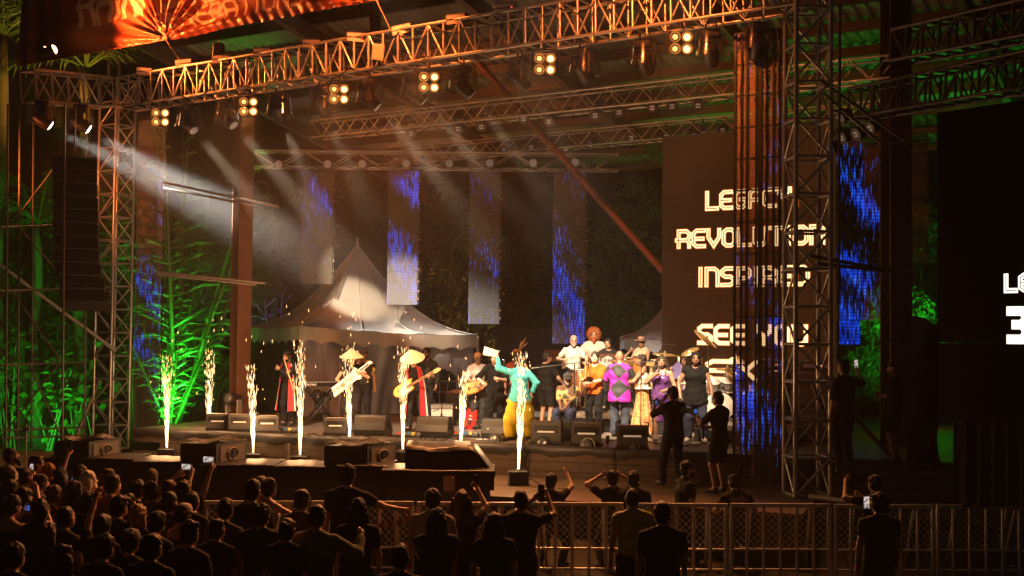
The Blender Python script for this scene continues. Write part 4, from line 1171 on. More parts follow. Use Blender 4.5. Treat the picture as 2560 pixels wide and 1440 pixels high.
# wedge monitors
k = Kit()
prof = [(-.24, 0), (.24, 0), (.27, .10), (.05, .42), (-.17, .42), (-.27, .12)]
mb = MB(); mb.prism(prof, .68, Matrix(((0, 0, 1, -.34), (1, 0, 0, 0), (0, 1, 0, 0), (0, 0, 0, 1)))); k.add('cabinet', mb, BLACK)
T = Matrix(((1, 0, 0, 0), (0, -.32, .95, -.222), (0, .95, .32, .268), (0, 0, 0, 1)))
k.add('back_panel', MB().box((0, 0, .002), (.62, .26, .012), T), M('wedge_panel', (.11, .10, .085), .5, 0, .2, 50, .1))
for j in range(3): k.add('handle_slot', MB().box((.343, -.08 + .07 * j, .22 + .03 * (j % 2)), (.012, .03, .13)), M('slot_black', (.004, .004, .004), .8))
WEDGE = k
for i, (px, py, rz, lab) in enumerate(((933, 1087, -14, 'wedge monitor behind the fifth spark fountain'), (1088, 1091, -14, 'wedge monitor left of the red guitar, its pale back to us'), (1250, 1095, -20, 'wedge monitor behind the dancer in yellow trousers'), (1425, 1100, -10, 'dark wedge monitor in front of the seated musician'))):
    p = onz(px, py, STAGE_Z + .012); WEDGE.spawn('wedge_monitor', Matrix.Translation(p) @ Matrix.Rotation(R(rz), 4, 'Z') @ Matrix.Scale(1. if i < 2 else .95, 4), lab, 'monitor speaker', 'wedge monitors')
# beam heads standing on the platform
k = Kit()
k.add('base', MB().box((0, 0, .09), (.40, .34, .16), bev=.03), BLACKM)
mb = MB(); mb.box((0, 0, .21), (.38, .18, .05))
for s_ in (-1, 1): mb.box((s_ * .175, 0, .39), (.045, .17, .36), bev=.015)
k.add('yoke', mb, M('grey_yoke', (.17, .14, .12), .45))
T = Matrix.Translation((0, .02, .56)) @ rotx(R(78))
hd = k.add('head', MB().lathe([(.07, -.24), (.13, -.20), (.145, -.05), (.13, .10), (.15, .16), (.155, .22)], 16, T), BLACKM, None, 35)
k.add('lens', MB().lathe([(.135, .221), (.08, .25), (0, .26)], 16, T), M('beam_lens', (.10, .10, .11), .06, .2, .3, 10), hd, 'all')
for i, (px, py, rz) in enumerate(((1246, 1176, 28), (1366, 1186, 26), (1478, 1193, 24), (1590, 1200, 22))):
    p = onz(px, py, PLAT_Z + .01); k.spawn('beam_light', Matrix.Translation(p) @ Matrix.Rotation(R(rz - 30 - 20), 4, 'Z') @ Matrix.Scale(1.02, 4), f'{ORD[i]} moving beam head from the left standing on the platform before the stage', 'stage light', 'beam heads on the platform')
k2 = k
for i, (px, py, D, lab) in enumerate(((803, 995, 28.4, 'moving head standing beside the keyboard'), (583, 1010, 30., 'moving head standing at the foot of the reddish column'), (700, 1168 - 30, 27, 'moving head lying in shadow under the left stage front'))):
    p = onz(px, (1050, 1060, 1150)[i], (STAGE_Z + .012, STAGE_Z + .012, PLAT_Z + .012)[i]); k2.spawn('beam_light', Matrix.Translation(p) @ Matrix.Rotation(R(-30), 4, 'Z'), lab, 'stage light', 'spare moving heads')
# cables on the stage lip
mb = MB()
for j in range(9):
    x = rng.uniform(1310, 1350); pts = [onz(x + rng.uniform(-12, 12), 1103, STAGE_Z + .03)]
    for q in range(7):
        pp = onz(1330 + rng.uniform(-22, 22), 1110, STAGE_Z); pts.append(E((pp - E0).dot(EU), -.10 - .02 * j % 3, STAGE_Z - .05 - q * rng.uniform(.03, .1)))
    mb.tube(pts, .009, 5)
tag(mb.build('cable_bundle', RUBBER, None, 'all'), 'tangle of black cables hanging over the stage lip by the dancer', 'cables')
def cable(pts, label, r=.011):
    mb = MB(); mb.tube(pts, r, 5); tag(mb.build('stage_cable', RUBBER, None, 'all'), label, 'cable')
cable([onz(1705 - 8 * j, 1106 + 3 * math.sin(j), STAGE_Z + .025) for j in range(12)], 'black cable lying by the third big wash light')
cable([E((onz(1528, 1125, STAGE_Z) - E0).dot(EU), -.08, STAGE_Z + .03 - .09 * j) for j in range(8)], 'single black cable hanging down the boarded stage front')
cable([onz(905 + 14 * j, 1089 + 3 * math.sin(j * 1.7), STAGE_Z + .02) for j in range(14)], 'black cable snaking in front of the left wedges')
# drink cups
def cup(px, py, z, label, col, h=.13):
    p = onz(px, py, z); mb = MB(); mb.lathe([(.03, 0), (.04, h), (.036, h), (.03, h * .5)], 10, Matrix.Translation(p))
    tag(mb.build('drink_cup', M('cup_' + label[:6], col, .3), None, 35), label, 'cup')
cup(1221, 1095, STAGE_Z + .02, 'pale bottle of drink standing on the stage lip', (.75, .8, .55), .2); cup(1519, 1111, STAGE_Z + .02, 'green drinks can between the wash lights', (.55, .75, .5), .17)
# guitar amp
p = onz(1108, 1064, STAGE_Z); amp = empty('guitar_amp', p, R(-10)); tag(amp, 'silver-fronted guitar amplifier beside the red guitar', 'amplifier')
MB().box((0, 0, .26), (.56, .28, .50), bev=.015).build('cabinet', BLACK, amp, world=False); MB().box((0, -.146, .21), (.50, .012, .36)).build('grille_cloth', M('silver_grille_cloth', (.62, .60, .52), .7, 0, .15, 120, .2), amp, world=False)
pan = MB().box((0, -.146, .445), (.52, .014, .075)).build('control_panel', M('amp_panel', (.35, .34, .33), .35, .5), amp, world=False)
for j in range(9): MB().lathe([(.011, 0), (.009, .018)], 8, Matrix.Translation((-.21 + j * .05, -.153, .445)) @ rotx(R(90))).build('knob', BLACK, pan, world=False)
mb = MB()
for k3, (ch, x) in enumerate(text_layout('FEnDER')[0]):
    for j, pl in enumerate(FONT[ch]): ribbon(mb, [(-.21 + (x + p_[0] + .3 * p_[1]) * .028, .33 + p_[1] * (.05 if k3 == 0 else .032) + x * .009) for p_ in pl], .007, lambda a, c, l: (a, -.153 - l, c), .001 * j)
mb.build('maker_script', BLACK, amp, world=False)
mb = MB(); mb.tube([(.0, -.18, .52), (0, -.2, .5), (0, -.2, .30)], .008, 6); mb.tube([(0, -.2, .30), (0, -.2, .20)], .022, 8); mb.build('hanging_microphone', BLACK, amp, world=False)
MB().box((0, 0, .255), (.66, .34, .5), Matrix.Translation(onz(1165, 1052, STAGE_Z)) , bev=.02)
fc = MB().box((0, 0, .34), (.75, .5, .68), Matrix.Translation(onz(1150, 1050, STAGE_Z)), bev=.02).build('flight_case', BLACK); tag(fc, 'black flight case used as a table behind the red guitar', 'case')
tw = MB(); pc = onz(1150, 1050, STAGE_Z) + Vector((-.05, -.05, .69))
tw.grid(lambda u, v: (pc.x - .28 + .5 * u, pc.y - .2 + .35 * v, pc.z + .06 * math.sin(PI * u) * math.sin(PI * v) + .015 * math.sin(u * 11 + v * 7)), 12, 8); tag(tw.build('folded_towel', M('peach_towel', (.6, .42, .30), .9, 0, .2, 60, .4), None, 'all'), 'peach towel lying on the black case', 'towel')
for i, dx in enumerate((.02, .16)):
    mb = MB(); mb.lathe([(.028, 0), (.03, .14), (.012, .19), (.012, .22)], 10, Matrix.Translation(pc + Vector((dx + .1, .1, 0)))); tag(mb.build('water_bottle', M('bottle_plastic', (.6, .55, .5), .2), None, 35), ('taller' if i else 'shorter') + ' drink bottle on the black case', 'bottle')

# ---- electric guitars (local: x along neck, z up out of the face = toward viewer, y across)
def guitar_kit(body_col, face_col, style, neck_col=(.45, .26, .10)):
    k = Kit()
    n = 40; poly = []
    for i in range(n):
        a = 2 * PI * i / n
        r_ = .17 + .035 * math.cos(2 * a) 
        x = -.20 + r_ * 1.15 * math.cos(a); y = r_ * .92 * math.sin(a)
        if style == 'strat':
            if .25 < a < 1.0: x += .10 * math.sin((a - .25) / .75 * PI); y += .02
            if 2 * PI - .95 < a < 2 * PI - .25: x += .055 * math.sin((a - 2 * PI + .95) / .7 * PI)
        elif style == 'semi':
            if .35 < abs(a if a < PI else a - 2 * PI) < 1.1: x += .05
            y *= 1.1
        poly.append((x, y))
    bd = k.add('body', MB().prism(poly, .045, z0=-.022), M('guitar_finish_%d%d%d_%s' % (body_col[0] * 99, body_col[1] * 99, body_col[2] * 99, style), body_col, .18, 0, .1, 6), None, 40)
    sm = [(-.2 + (x + .2) * .86, y * .86) for x, y in poly]
    k.add('face', MB().prism(sm, .004, z0=.0235), M('guitar_face_%d%d%d' % tuple(c * 99 for c in face_col), face_col, .15, 0, .25, 4), bd)
    if style == 'strat': k.add('pickguard', MB().prism([(-.30, -.12), (-.12, -.13), (-.02, -.08), (-.02, .05), (-.10, .09), (-.22, .02)], .003, z0=.028), M('pickguard', (.35, .35, .36), .3), bd)
    for j in range(3 if style == 'strat' else 2): k.add('pickup', MB().box((-.12 - .07 * j, 0, .032), (.022, .075, .012)), M('pickup_cream', (.6, .58, .5), .4), bd)
    k.add('bridge', MB().box((-.30, 0, .032), (.03, .08, .014)), CHROME, bd)
    k.add('neck', MB().box((.25, 0, .02), (.62, .052, .026), bev=.008), M('maple_neck', neck_col, .35, 0, .2, 10))
    hdm = MB(); hdm.prism([(.55, -.028), (.60, -.05), (.74, -.045), (.75, -.01), (.70, .03), (.58, .035)], .016, z0=.008); hs = k.add('headstock', hdm, M('maple_neck'))
    mb = MB()
    for j in range(6): mb.tube([(.60 + j * .022, -.045, .016), (.60 + j * .022, -.075, .016)], .006, 6)
    k.add('tuning_pegs', mb, CHROME, hs)
    mb = MB()
    for j in range(6): mb.tube([(-.30, -.022 + j * .009, .038), (.58, -.018 + j * .007, .037)], .0016, 4)
    k.add('strings', mb, CHROME)
    return k
def gmtx(c, along, face):
    x = Vector(along).normalized(); z = Vector(face); z = (z - x * z.dot(x)).normalized(); y = z.cross(x)
    return Matrix(((x.x, y.x, z.x, c[0]), (x.y, y.y, z.y, c[1]), (x.z, y.z, z.z, c[2]), (0, 0, 0, 1)))
G_STRAT = guitar_kit((.50, .26, .06), (.85, .47, .10), 'strat'); G_SEMI = guitar_kit((.35, .13, .03), (.80, .42, .12), 'semi'); G_RED = guitar_kit((.35, .012, .012), (.62, .02, .02), 'semi', (.25, .08, .04))
# red guitar on its stand
p = onz(1180, 1073, STAGE_Z)
G_RED.spawn('electric_guitar', gmtx(p + Z * .42, (.16, .03, 1), (-.25, -1, .12)) @ Matrix.Scale(1.02, 4), 'glossy red electric guitar leaning on a stand behind the sparks', 'guitar')
gs_ = empty('guitar_stand', p); tag(gs_, 'folding black stand holding the red guitar', 'stand')
for a in ((-.16, -.1), (.22, -.05), (.05, .25)): tube_part('leg', p + Z * .45 + Vector((.03, .06, 0)), p + Vector((a[0], a[1], .01)), .012, BLACKM, gs_)
tube_part('cradle', p + Vector((-.12, -.06, .2)), p + Vector((.14, -.06, .2)), .014, BLACKM, gs_)
# ---- keyboard on stand
p = onz(800, 1058, STAGE_Z); kb = empty('keyboard', p, R(35)); tag(kb, 'black electric keyboard on a stand beside the first flautist', 'keyboard')
MB().box((0, 0, .92), (1.25, .32, .10), bev=.02).build('case', BLACK, kb, world=False)
MB().box((-.636, 0, .92), (.012, .28, .085)).build('end_plate', GREYP, kb, world=False)
mb = MB()
for j in range(36): mb.box((-.56 + j * .0315, -.075, .975), (.029, .15, .016))
mb.build('white_keys', M('ivory_keys', (.7, .68, .62), .3), kb, world=False)
mb = MB()
for j in range(36):
    if j % 7 not in (2, 6): mb.box((-.545 + j * .0315, -.04, .99), (.016, .09, .016))
mb.build('black_keys', BLACK, kb, world=False)
mb = MB()
for ch, x in text_layout('YAMAHA')[0]:
    for j, pl in enumerate(FONT[ch]): ribbon(mb, [(-.50 + (x + q_[0]) * .062, .895 + q_[1] * .048) for q_ in pl], .012, lambda a, c, l: (a, -.162 - l, c), .001 * j)
mb.build('maker_name', M('white_print', (.8, .78, .72), .5), kb, world=False)
mb = MB(); mb.tube([(-.4, -.1, 0), (.4, -.1, .87)], .018, 6); mb.tube([(.4, -.1, 0), (-.4, -.1, .87)], .018, 6); mb.tube([(-.4, .1, 0), (.4, .1, .87)], .018, 6); mb.tube([(.4, .1, 0), (-.4, .1, .87)], .018, 6); mb.build('stand', BLACKM, kb, world=False)

# ---- microphone stands
def mic_stand(px, py, h, boom, label, z=STAGE_Z, mic=True, col=None):
    p = onz(px, py, z); root = empty('microphone_stand', p); tag(root, label, 'mic stand', 'microphone stands')
    tube_part('pole', p, p + Z * h, .013, col or BLACKM, root)
    if boom is None: top = p + Z * h
    else:
        top = p + Vector((boom[0], boom[1], h + boom[2])); tube_part('boom', p + Z * h - (top - p - Z * h) * .25, top, .010, col or BLACKM, root)
    for a in range(3): tube_part('leg', p + Z * .14, p + Vector((.26 * math.cos(a * 2.1 + .4), .26 * math.sin(a * 2.1 + .4), .012)), .010, BLACKM, root)
    if mic:
        d = ((top - (p + Z * h)).normalized() if boom else Vector((0, .3, .95)))
        m_ = MB(); m_.tube([top, top + d * .13], [.013, .02], 8); mo = m_.build('microphone', BLACK, root)
        MB().lathe([(.0, -.03), (.022, -.02), (.028, 0), (.022, .02), (0, .03)], 10, Matrix.Translation(top + d * .15)).build('mic_grille', CHROME, mo, 'all')
    return root
mic_stand(848, 1080, 1.5, None, 'straight microphone stand in front of the keytar player')
mic_stand(1258, 1085, 1.45, None, 'microphone stand right of the man in the black shirt')
mic_stand(1435, 1090, 1.55, (-.75, 0, -.10), 'boom microphone stand in front of the seated musician')
mic_stand(1602, 1098, 1.6, (.35, 0, .02), 'tall microphone stand in front of the woman in the patterned skirt')
mic_stand(1763, 1106, 1.55, (-.12, .1, -.15), 'microphone stand right of the man in the sleeveless shirt')
mic_stand(1650, 1060, 1.8, (.62, 0, .75), 'long boom stand rising between the women to an overhead microphone')
mic_stand(1812, 1060, 2.05, None, 'high microphone stand over the drum kit')
mic_stand(1500, 1052, 1.62, (.55, 0, .42), 'boom microphone stand between the percussion players')
mic_stand(1392, 1052, 1.45, None, 'music stand pole with a dark clip beside the white-haired player', mic=False)
p = onz(1392, 1052, STAGE_Z); 
tag(MB().box((0, 0, 0), (.46, .02, .32), Matrix.Translation(p + Vector((-.1, 0, 1.62))) @ rotx(R(-25))).build('music_desk', BLACK), 'flat black music desk beside the white-haired player', 'music stand')
bb = MB(); pt = p + Vector((.25, -.12, 1.55)); bb.grid(lambda u, v: (pt.x - .14 + .28 * u, pt.y + .02 * math.sin(u * 9), pt.z + .1 - .36 * v + .02 * math.sin(u * 6)), 8, 6); tag(bb.build('hanging_cloth', M('brown_cloth', (.28, .16, .09), .9, 0, .2, 40, .3), None, 'all'), 'brown cloth draped over the music stand', 'cloth')

# ---- congas
def conga(px, py, z, label, col, h=.78, r_=.16):
    p = onz(px, py, z); root = empty('conga_drum', p); tag(root, label, 'drum', 'conga drums')
    T = Matrix.Translation(p + Z * .35)
    MB().lathe([(r_ * .62, 0), (r_ * .85, .18), (r_ * 1.12, h * .55), (r_ * 1.05, h * .8), (r_ * .95, h)], 18, T).build('shell', M('conga_wood_%d' % int(col[0] * 99), col, .3, 0, .2, 5), root, 'all')
    MB().lathe([(r_ * .95, h + .002), (r_ * .9, h + .02), (0, h + .022)], 18, T).build('drum_skin', M('drum_skin', (.72, .62, .45), .6), root, 'all')
    MB().lathe([(r_ * 1.0, h - .05), (r_ * 1.06, h - .03), (r_ * 1.02, h - .005)], 18, T).build('rim', CHROME, root, 'all')
    for q in range(6):
        a = q * PI / 3; MB().tube([T @ Vector((r_ * 1.06 * math.cos(a), r_ * 1.06 * math.sin(a), h - .03)), T @ Vector((r_ * 1.12 * math.cos(a), r_ * 1.12 * math.sin(a), h - .22))], .008, 5).build('tuning_lug', CHROME, root)
    for q in range(3): tube_part('leg', p + Z * .45 + Vector((.1 * math.cos(q * 2.1), .1 * math.sin(q * 2.1), 0)), p + Vector((.24 * math.cos(q * 2.1), .24 * math.sin(q * 2.1), .01)), .012, CHROME, root)
RZ = STAGE_Z + .4
conga(1510, 1022, RZ, 'tall amber conga behind the man in the orange shirt', (.45, .20, .04), .85)
conga(1562, 1020, RZ, 'tall amber conga behind the bald man', (.50, .24, .05), .85)
conga(1598, 1020, RZ, 'amber conga under the hands of the man in the straw hat', (.42, .18, .04), .9)
conga(1450, 1030, RZ, 'dark wooden conga behind the seated musician', (.16, .06, .03), .6, .2)
conga(1636, 1018, RZ, 'small pale conga right of the man in the straw hat', (.55, .45, .3), .8, .13)

# ---- drum kit
DZ = STAGE_Z + .35
def drum(name, root, c, axis, r_, L, shell):
    T = Matrix.Translation(c) @ Z.rotation_difference(Vector(axis).normalized()).to_matrix().to_4x4()
    o = MB().lathe([(r_, -L / 2), (r_ * 1.01, 0), (r_, L / 2)], 20, T).build(name, shell, root, 'all')
    for e in (-1, 1):
        MB().lathe([(r_ * 1.0, e * (L / 2 - .02)), (r_ * 1.05, e * (L / 2 - .012)), (r_ * 1.03, e * (L / 2 + .006)), (0, e * (L / 2 + .004))][::e], 20, T).build('drum_head', M('white_drum_head', (.55, .5, .45), .4), o, 'all')
    for q in range(8):
        a = q * PI / 4; MB().tube([T @ Vector((r_ * 1.05 * math.cos(a), r_ * 1.05 * math.sin(a), -L / 2)), T @ Vector((r_ * 1.05 * math.cos(a), r_ * 1.05 * math.sin(a), L / 2))], .009, 5).build('tension_rod', CHROME, o)
p = onz(1808, 1052, DZ); kit = empty('drum_kit', p); tag(kit, 'silver drum kit behind the camera operators', 'drum kit')
SIL = M('silver_sparkle', (.45, .43, .42), .2, .7, .25, 70)
drum('bass_drum', kit, p + Vector((-.05, .1, .30)), (.25, 1, 0), .30, .42, SIL)
drum('rack_tom', kit, p + Vector((-.22, .12, .74)), (.1, -.45, 1), .16, .22, SIL); drum('rack_tom', kit, p + Vector((.14, .15, .76)), (-.1, -.45, 1), .165, .23, SIL)
drum('snare_drum', kit, p + Vector((-.55, .45, .58)), (0, -.1, 1), .18, .14, SIL); drum('floor_tom', kit, p + Vector((.58, .35, .42)), (0, 0, 1), .22, .42, SIL); drum('floor_tom', kit, p + Vector((.95, .30, .45)), (0, 0, 1), .24, .46, SIL)
def cymbal(c, tilt, r_, label, stand=True):
    root = empty('cymbal', c); tag(root, label, 'cymbal', 'cymbals of the drum kit')
    T = Matrix.Translation(c) @ Matrix.Rotation(tilt[0], 4, 'X') @ Matrix.Rotation(tilt[1], 4, 'Y')
    MB().lathe([(r_, 0), (r_ * .6, .016), (.045, .028), (.03, .045), (0, .05)], 24, T).build('cymbal_plate', CYMB, root, 'all'); MB().lathe([(.016, .048), (.014, .085), (0, .09)], 8, T).build('wing_nut', CHROME, root, 'all')
    if stand:
        b0 = Vector((c.x + .1, c.y + .15, DZ)); tube_part('stand_pole', b0, Vector((b0.x, b0.y, c.z - .25)), .013, CHROME, root); tube_part('stand_arm', Vector((b0.x, b0.y, c.z - .25)), c, .010, CHROME, root)
        for q in range(3): tube_part('stand_leg', b0 + Z * .2, b0 + Vector((.25 * math.cos(q * 2.1), .25 * math.sin(q * 2.1), .01)), .01, CHROME, root)
cymbal(at(1662, 887, 27.), (.12, .05), .28, 'flat cymbal above the woman in purple'); cymbal(at(1763, 848, 26.3), (.35, .62), .30, 'steeply tilted orange cymbal in front of the words')
cymbal(at(1725, 880, 27.2), (.3, -.45), .22, 'small tilted cymbal above the curly-haired woman'); cymbal(at(1818, 924, 26.8), (.1, 0), .25, 'flat cymbal low beside the microphone boom')
cymbal(at(1835, 945, 25.9), (-.5, .85), .26, 'brown cymbal tilted steeply by the camera operator')
# amp stacks behind the right tower
for i, (px, py, D) in enumerate(((2040, 985, 25.5), (1935, 1000, 26.))):
    p = at(px, 1060, D); p.z = STAGE_Z; root = empty('amp_stack', p, R(-20)); tag(root, ('bass' if i == 0 else 'grey') + ' amplifier stack ' + ('glimpsed through the right tower' if i == 0 else 'glimpsed through the LED column'), 'amplifier')
    for j in range(2): c_ = MB().box((0, 0, .36 + .72 * j), (.66, .4, .70), bev=.02).build('speaker_cabinet', BLACK, root, world=False); MB().box((0, -.206, .36 + .72 * j), (.6, .01, .62)).build('grille', M('dark_grille', (.05, .045, .045), .6, 0, .2, 90), c_, world=False)
    h_ = MB().box((0, 0, 1.56), (.62, .3, .22), bev=.015).build('amp_head', BLACK, root, world=False); MB().box((0, -.156, 1.57), (.5, .01, .08)).build('control_panel', M('amp_panel'), h_, world=False); MB().box((.1, -.163, 1.57), (.12, .008, .03)).build('pilot_light', M_emit('amp_glow', (1., .35, .15), 1.2, False), h_, world=False)

# ================================================================== PIT: SPARK MACHINES, SUBS, BARRIERS
SPARK = [M_emit('spark_white', (1., .74, .40), 5.5, False), M_emit('spark_gold', (1., .50, .17), 4.5, False)]
def sparks(px, pyb, D, top, label, n=360, wtop=22, seed=0, strays=12):
    lean_ = random.Random(seed * 7).uniform(-.05, .05); top += random.Random(seed).uniform(-25, 30)
    """a column of glowing droplets rising from the nozzle"""
    g_ = random.Random(seed); base = at(px, pyb, D); ppm = FPX / D; H = (pyb - top) / ppm
    mb = MB()
    def drop(c, l, r_, lean, mi):
        mb.mi = mi; d = Vector((lean[0], lean[1], 1)).normalized()
        x = d.cross(Vector((0, 1, 0))).normalized(); y = d.cross(x)
        vs = [c - d * l * .5] + [c + (x * math.cos(a) + y * math.sin(a)) * r_ - d * l * .05 for a in (0, PI / 2, PI, 3 * PI / 2)] + [c + d * l * .5]
        mb.add(vs, [(0, 2, 1), (0, 3, 2), (0, 4, 3), (0, 1, 4), (5, 1, 2), (5, 2, 3), (5, 3, 4), (5, 4, 1)])
    for i in range(n):
        t = g_.random() ** 1.45; h = H * t
        sp = (.014 + (wtop / ppm) * .62 * t); a = g_.uniform(0, 2 * PI); rr = sp * g_.random() ** .6
        c = base + Vector((math.cos(a) * rr + lean_ * h , math.sin(a) * rr, h))
        l = g_.uniform(.08, .36) * (1 - .65 * t); drop(c, l, g_.uniform(.0016, .0042), (math.cos(a) * .05 * (1 + t), 0), 0 if g_.random() < .75 - .5 * t else 1)
    for i in range(16):
        h = .04 + .05 * i; drop(base + Vector((g_.uniform(-.01, .01), g_.uniform(-.01, .01), h)), .22, .012 * (1 - i / 22), (0, 0), 0)
    for i in range(strays):
        drop(base + Vector((g_.gauss(0, .8) * wtop / ppm, g_.gauss(0, .1), H * g_.uniform(.45, 1.35))), g_.uniform(.04, .09), .006, (g_.uniform(-.1, .1), 0), 1)
    o = mb.build('spark_fountain', SPARK); tag(o, label, 'sparks', 'spark fountains along the stage front', 'stuff')
    point('spark_lamp', base + Z * (H * .55), 90 * SPK, (1., .50, .21), .25, o)
    return base
MK = Kit(); MK.add('case', MB().box((0, 0, .14), (.34, .30, .27), bev=.015), BLACK); MK.add('nozzle', MB().lathe([(.05, .275), (.035, .30), (.0, .301)], 10), GREYP); MK.add('foot_plate', MB().box((0, 0, .005), (.36, .32, .012)), BLACKM)
mb = MB(); mb.tube([(.17, .05, .08), (.24, .0, .1), (.3, -.03, .05), (.36, .04, .015)], .009, 5); MK.add('power_lead', mb, RUBBER)
places = ['far left behind the left tower base', 'left, rising behind the second speaker', 'beside the reddish column', 'in front of the flautist', 'in front of the keytar player', 'in front of the stooping guitarist', 'over the red guitar', 'nearest us, in front of the dancer']
for i, (px, pyb, D, top) in enumerate(((417, 1120, 26.6, 890), (520, 1106, 27.0, 880), (633, 1132, 26.0, 905), (750, 1138, 25.6, 880), (874, 1112, 25.6, 870), (1007, 1124, 24.6, 880), (1152, 1113, 24.3, 905), (1296, 1174, 22.8, 890))):
    b_ = sparks(px, pyb, D, top, f'{ORD[i]} fountain of white sparks from the left, {places[i]}', 300 if i not in (3, 7) else 380, 24 if i not in (3, 7) else 30, 40 + i, 12 if i != 4 else 18)
    p = Vector((b_.x, b_.y, PLAT_Z + .01)); sc = max(.5, (b_.z - PLAT_Z) / .30)
    MK.spawn('spark_machine', Matrix.Translation(p) @ Matrix.Rotation(R(rng.uniform(-25, 10)), 4, 'Z') @ Matrix.Diagonal((1.05, 1.05, sc, 1)), f'{ORD[i]} black spark machine box from the left', 'spark machine', 'spark machines')

# subs under black sheeting and the speakers on top of them
def sub(px0, px1, ytop, D, h, depth, label, rz=0., zb_=0.02):
    a, c = at(px0, ytop, D), at(px1, ytop, D); w = (c - a).length
    root = empty('subwoofer', ((a.x + c.x) / 2, D + depth / 2, 0), rz); tag(root, label, 'subwoofer', 'covered subwoofers before the stage')
    zt = (a.z + c.z) / 2
    MB().box((0, 0, (zt + GZ) / 2), (w * .97, depth, zt - GZ - .04), bev=.03).build('cabinet', BLACK, root, world=False)
    MB().box((0, -depth / 2 - .006, zt / 2), (w * .9, .012, zt - .14)).build('grille', M('sub_grille', (.012, .012, .013), .5, 0, .3, 80, .2), root, world=False)
    def cov(u, v):
        pr = [(-.53, -.30), (-.525, -.12), (-.5, .02), (-.2, .035), (.2, .03), (.5, .02), (.53, -.2)]
        f = v * 6; i0 = min(5, int(f)); q = f - i0; y = pr[i0][0] * (1 - q) + pr[i0 + 1][0] * q; z = pr[i0][1] * (1 - q) + pr[i0 + 1][1] * q
        wv = .03 * math.sin(u * 8 + px0) * (1 if i0 < 2 else .5) + .007 * math.sin(u * 27 + v * 9)
        return ((u - .5) * w * 1.06, y * depth * 1.03, zt + z + wv * (1 if z < 0 else .35))
    bb = MB(); bb.grid(cov, 40, 18); bb.build('plastic_cover', SHEET, root, 'all', world=False)
    return root
subs = [(110, 330, 1150, 19.6, 'covered subwoofer at the far left under the first speaker'), (335, 515, 1158, 19.4, 'covered subwoofer second from the left'), (505, 680, 1166, 19.2, 'covered subwoofer third from the left, under the second speaker'), (690, 840, 1170, 19.0, 'covered subwoofer fourth from the left, its sheet lit on top'), (845, 975, 1168, 18.8, 'covered subwoofer fifth from the left, under the third speaker'), (962, 1228, 1180, 18.4, 'widest covered subwoofer at the right end of the row')]
for px0, px1, yt, D, lab in subs: sub(px0, px1, yt, D + .8, 1.2, 1.0, lab)
def top_speaker(px0, px1, pxs, yt, yb, D, label):
    """box speaker seen from its corner: dark front to the left, grey side with twin horn at right"""
    a, c, e = at(px0, yb, D), at(px1, yb, D - .1), at(pxs, yb - 6, D + .75)
    h = at(px0, yt, D).z - a.z; z0 = a.z
    root = empty('front_fill_speaker', (a.x, a.y, z0)); tag(root, label, 'loudspeaker', 'speakers on the subwoofers')
    q = [Vector((v.x, v.y, 0)) for v in (a, c, e, a + e - c)]
    mb = MB(); mb.add([v + Z * (z0 + .005) for v in q] + [v + Z * (z0 + h) for v in q], [(3, 2, 1, 0), (4, 5, 6, 7), (0, 1, 5, 4), (1, 2, 6, 5), (2, 3, 7, 6), (3, 0, 4, 7)]); mb.build('cabinet', BLACK, root)
    su_ = (q[2] - q[1]); L = su_.length; su_.normalize(); nn = Vector((su_.y, -su_.x, 0)); T = Matrix(((su_.x, -nn.x, 0, q[1].x), (su_.y, -nn.y, 0, q[1].y), (0, 0, 1, z0), (0, 0, 0, 1)))
    side_ = MB().box((L * .52, -.006, h * .47), (L * .80, .012, h * .80), T).build('side_plate', M('speaker_side_plate', (.20, .155, .12), .5), root)
    mb = MB(); n = 10; pr = [(L * .5 + L * .17 * math.cos(2 * PI * (i + .5) / n), h * .5 + h * .26 * math.sin(2 * PI * (i + .5) / n)) for i in range(n)]
    TT = T @ Matrix(((1, 0, 0, 0), (0, 0, -1, -.013), (0, 1, 0, 0), (0, 0, 0, 1)))
    mb.prism(pr, .008, TT); mb.build('horn_opening', M('horn_dark', (.006, .006, .006), .4), side_)
    MB().tube([TT @ Vector((*v, .012)) for v in pr + pr[:1]], .012, 6, False).build('horn_frame', M('horn_frame', (.45, .36, .28), .4), side_)
    tube_part('horn_bar', TT @ Vector((L * .5, h * .26, .014)), TT @ Vector((L * .5, h * .74, .014)), .016, CHROME, side_)
    def cov(u, v):
        p = q[0] * (1 - u) * (1 - v) + q[1] * u * (1 - v) + q[2] * u * v + q[3] * (1 - u) * v
        return tuple(p + Z * (z0 + h + .03 + .03 * math.sin(u * 7 + v * 5) + .012 * math.sin(v * 40)))
    bb = MB(); bb.grid(cov, 12, 24); bb.build('plastic_cover', SHEET, root, 'all')
top_speaker(135, 222, 302, 1102, 1152, 20.7, 'first box speaker from the left with a twin horn in its side')
top_speaker(450, 540, 616, 1108, 1166, 20.4, 'second box speaker from the left with a twin horn in its side')
top_speaker(810, 918, 990, 1114, 1168, 20.0, 'third box speaker from the left with a twin horn in its side')
bb = MB(); ca, cb = at(1012, 1185, 19.5), at(1200, 1185, 19.5); zt_ = at(1012, 1118, 19.5).z
def bigcov(u, v):
    pr = [(-.5, ca.z), (-.5, zt_ - .06), (-.42, zt_ + .0), (.2, zt_ + .03), (.5, zt_ - .02), (.62, ca.z + .1)]
    f = v * 5; i0 = min(4, int(f)); q = f - i0; y = pr[i0][0] * (1 - q) + pr[i0 + 1][0] * q; z = pr[i0][1] * (1 - q) + pr[i0 + 1][1] * q
    e = 0 if u < .9 else (u - .9) / .1
    return (ca.x + (cb.x - ca.x) * (u if u < .9 else .9 + .28 * e), 20.0 + y, z - (z - ca.z) * .92 * e ** 1.3 + .018 * math.sin(u * 9 + v * 3) + .005 * math.sin(u * 31))
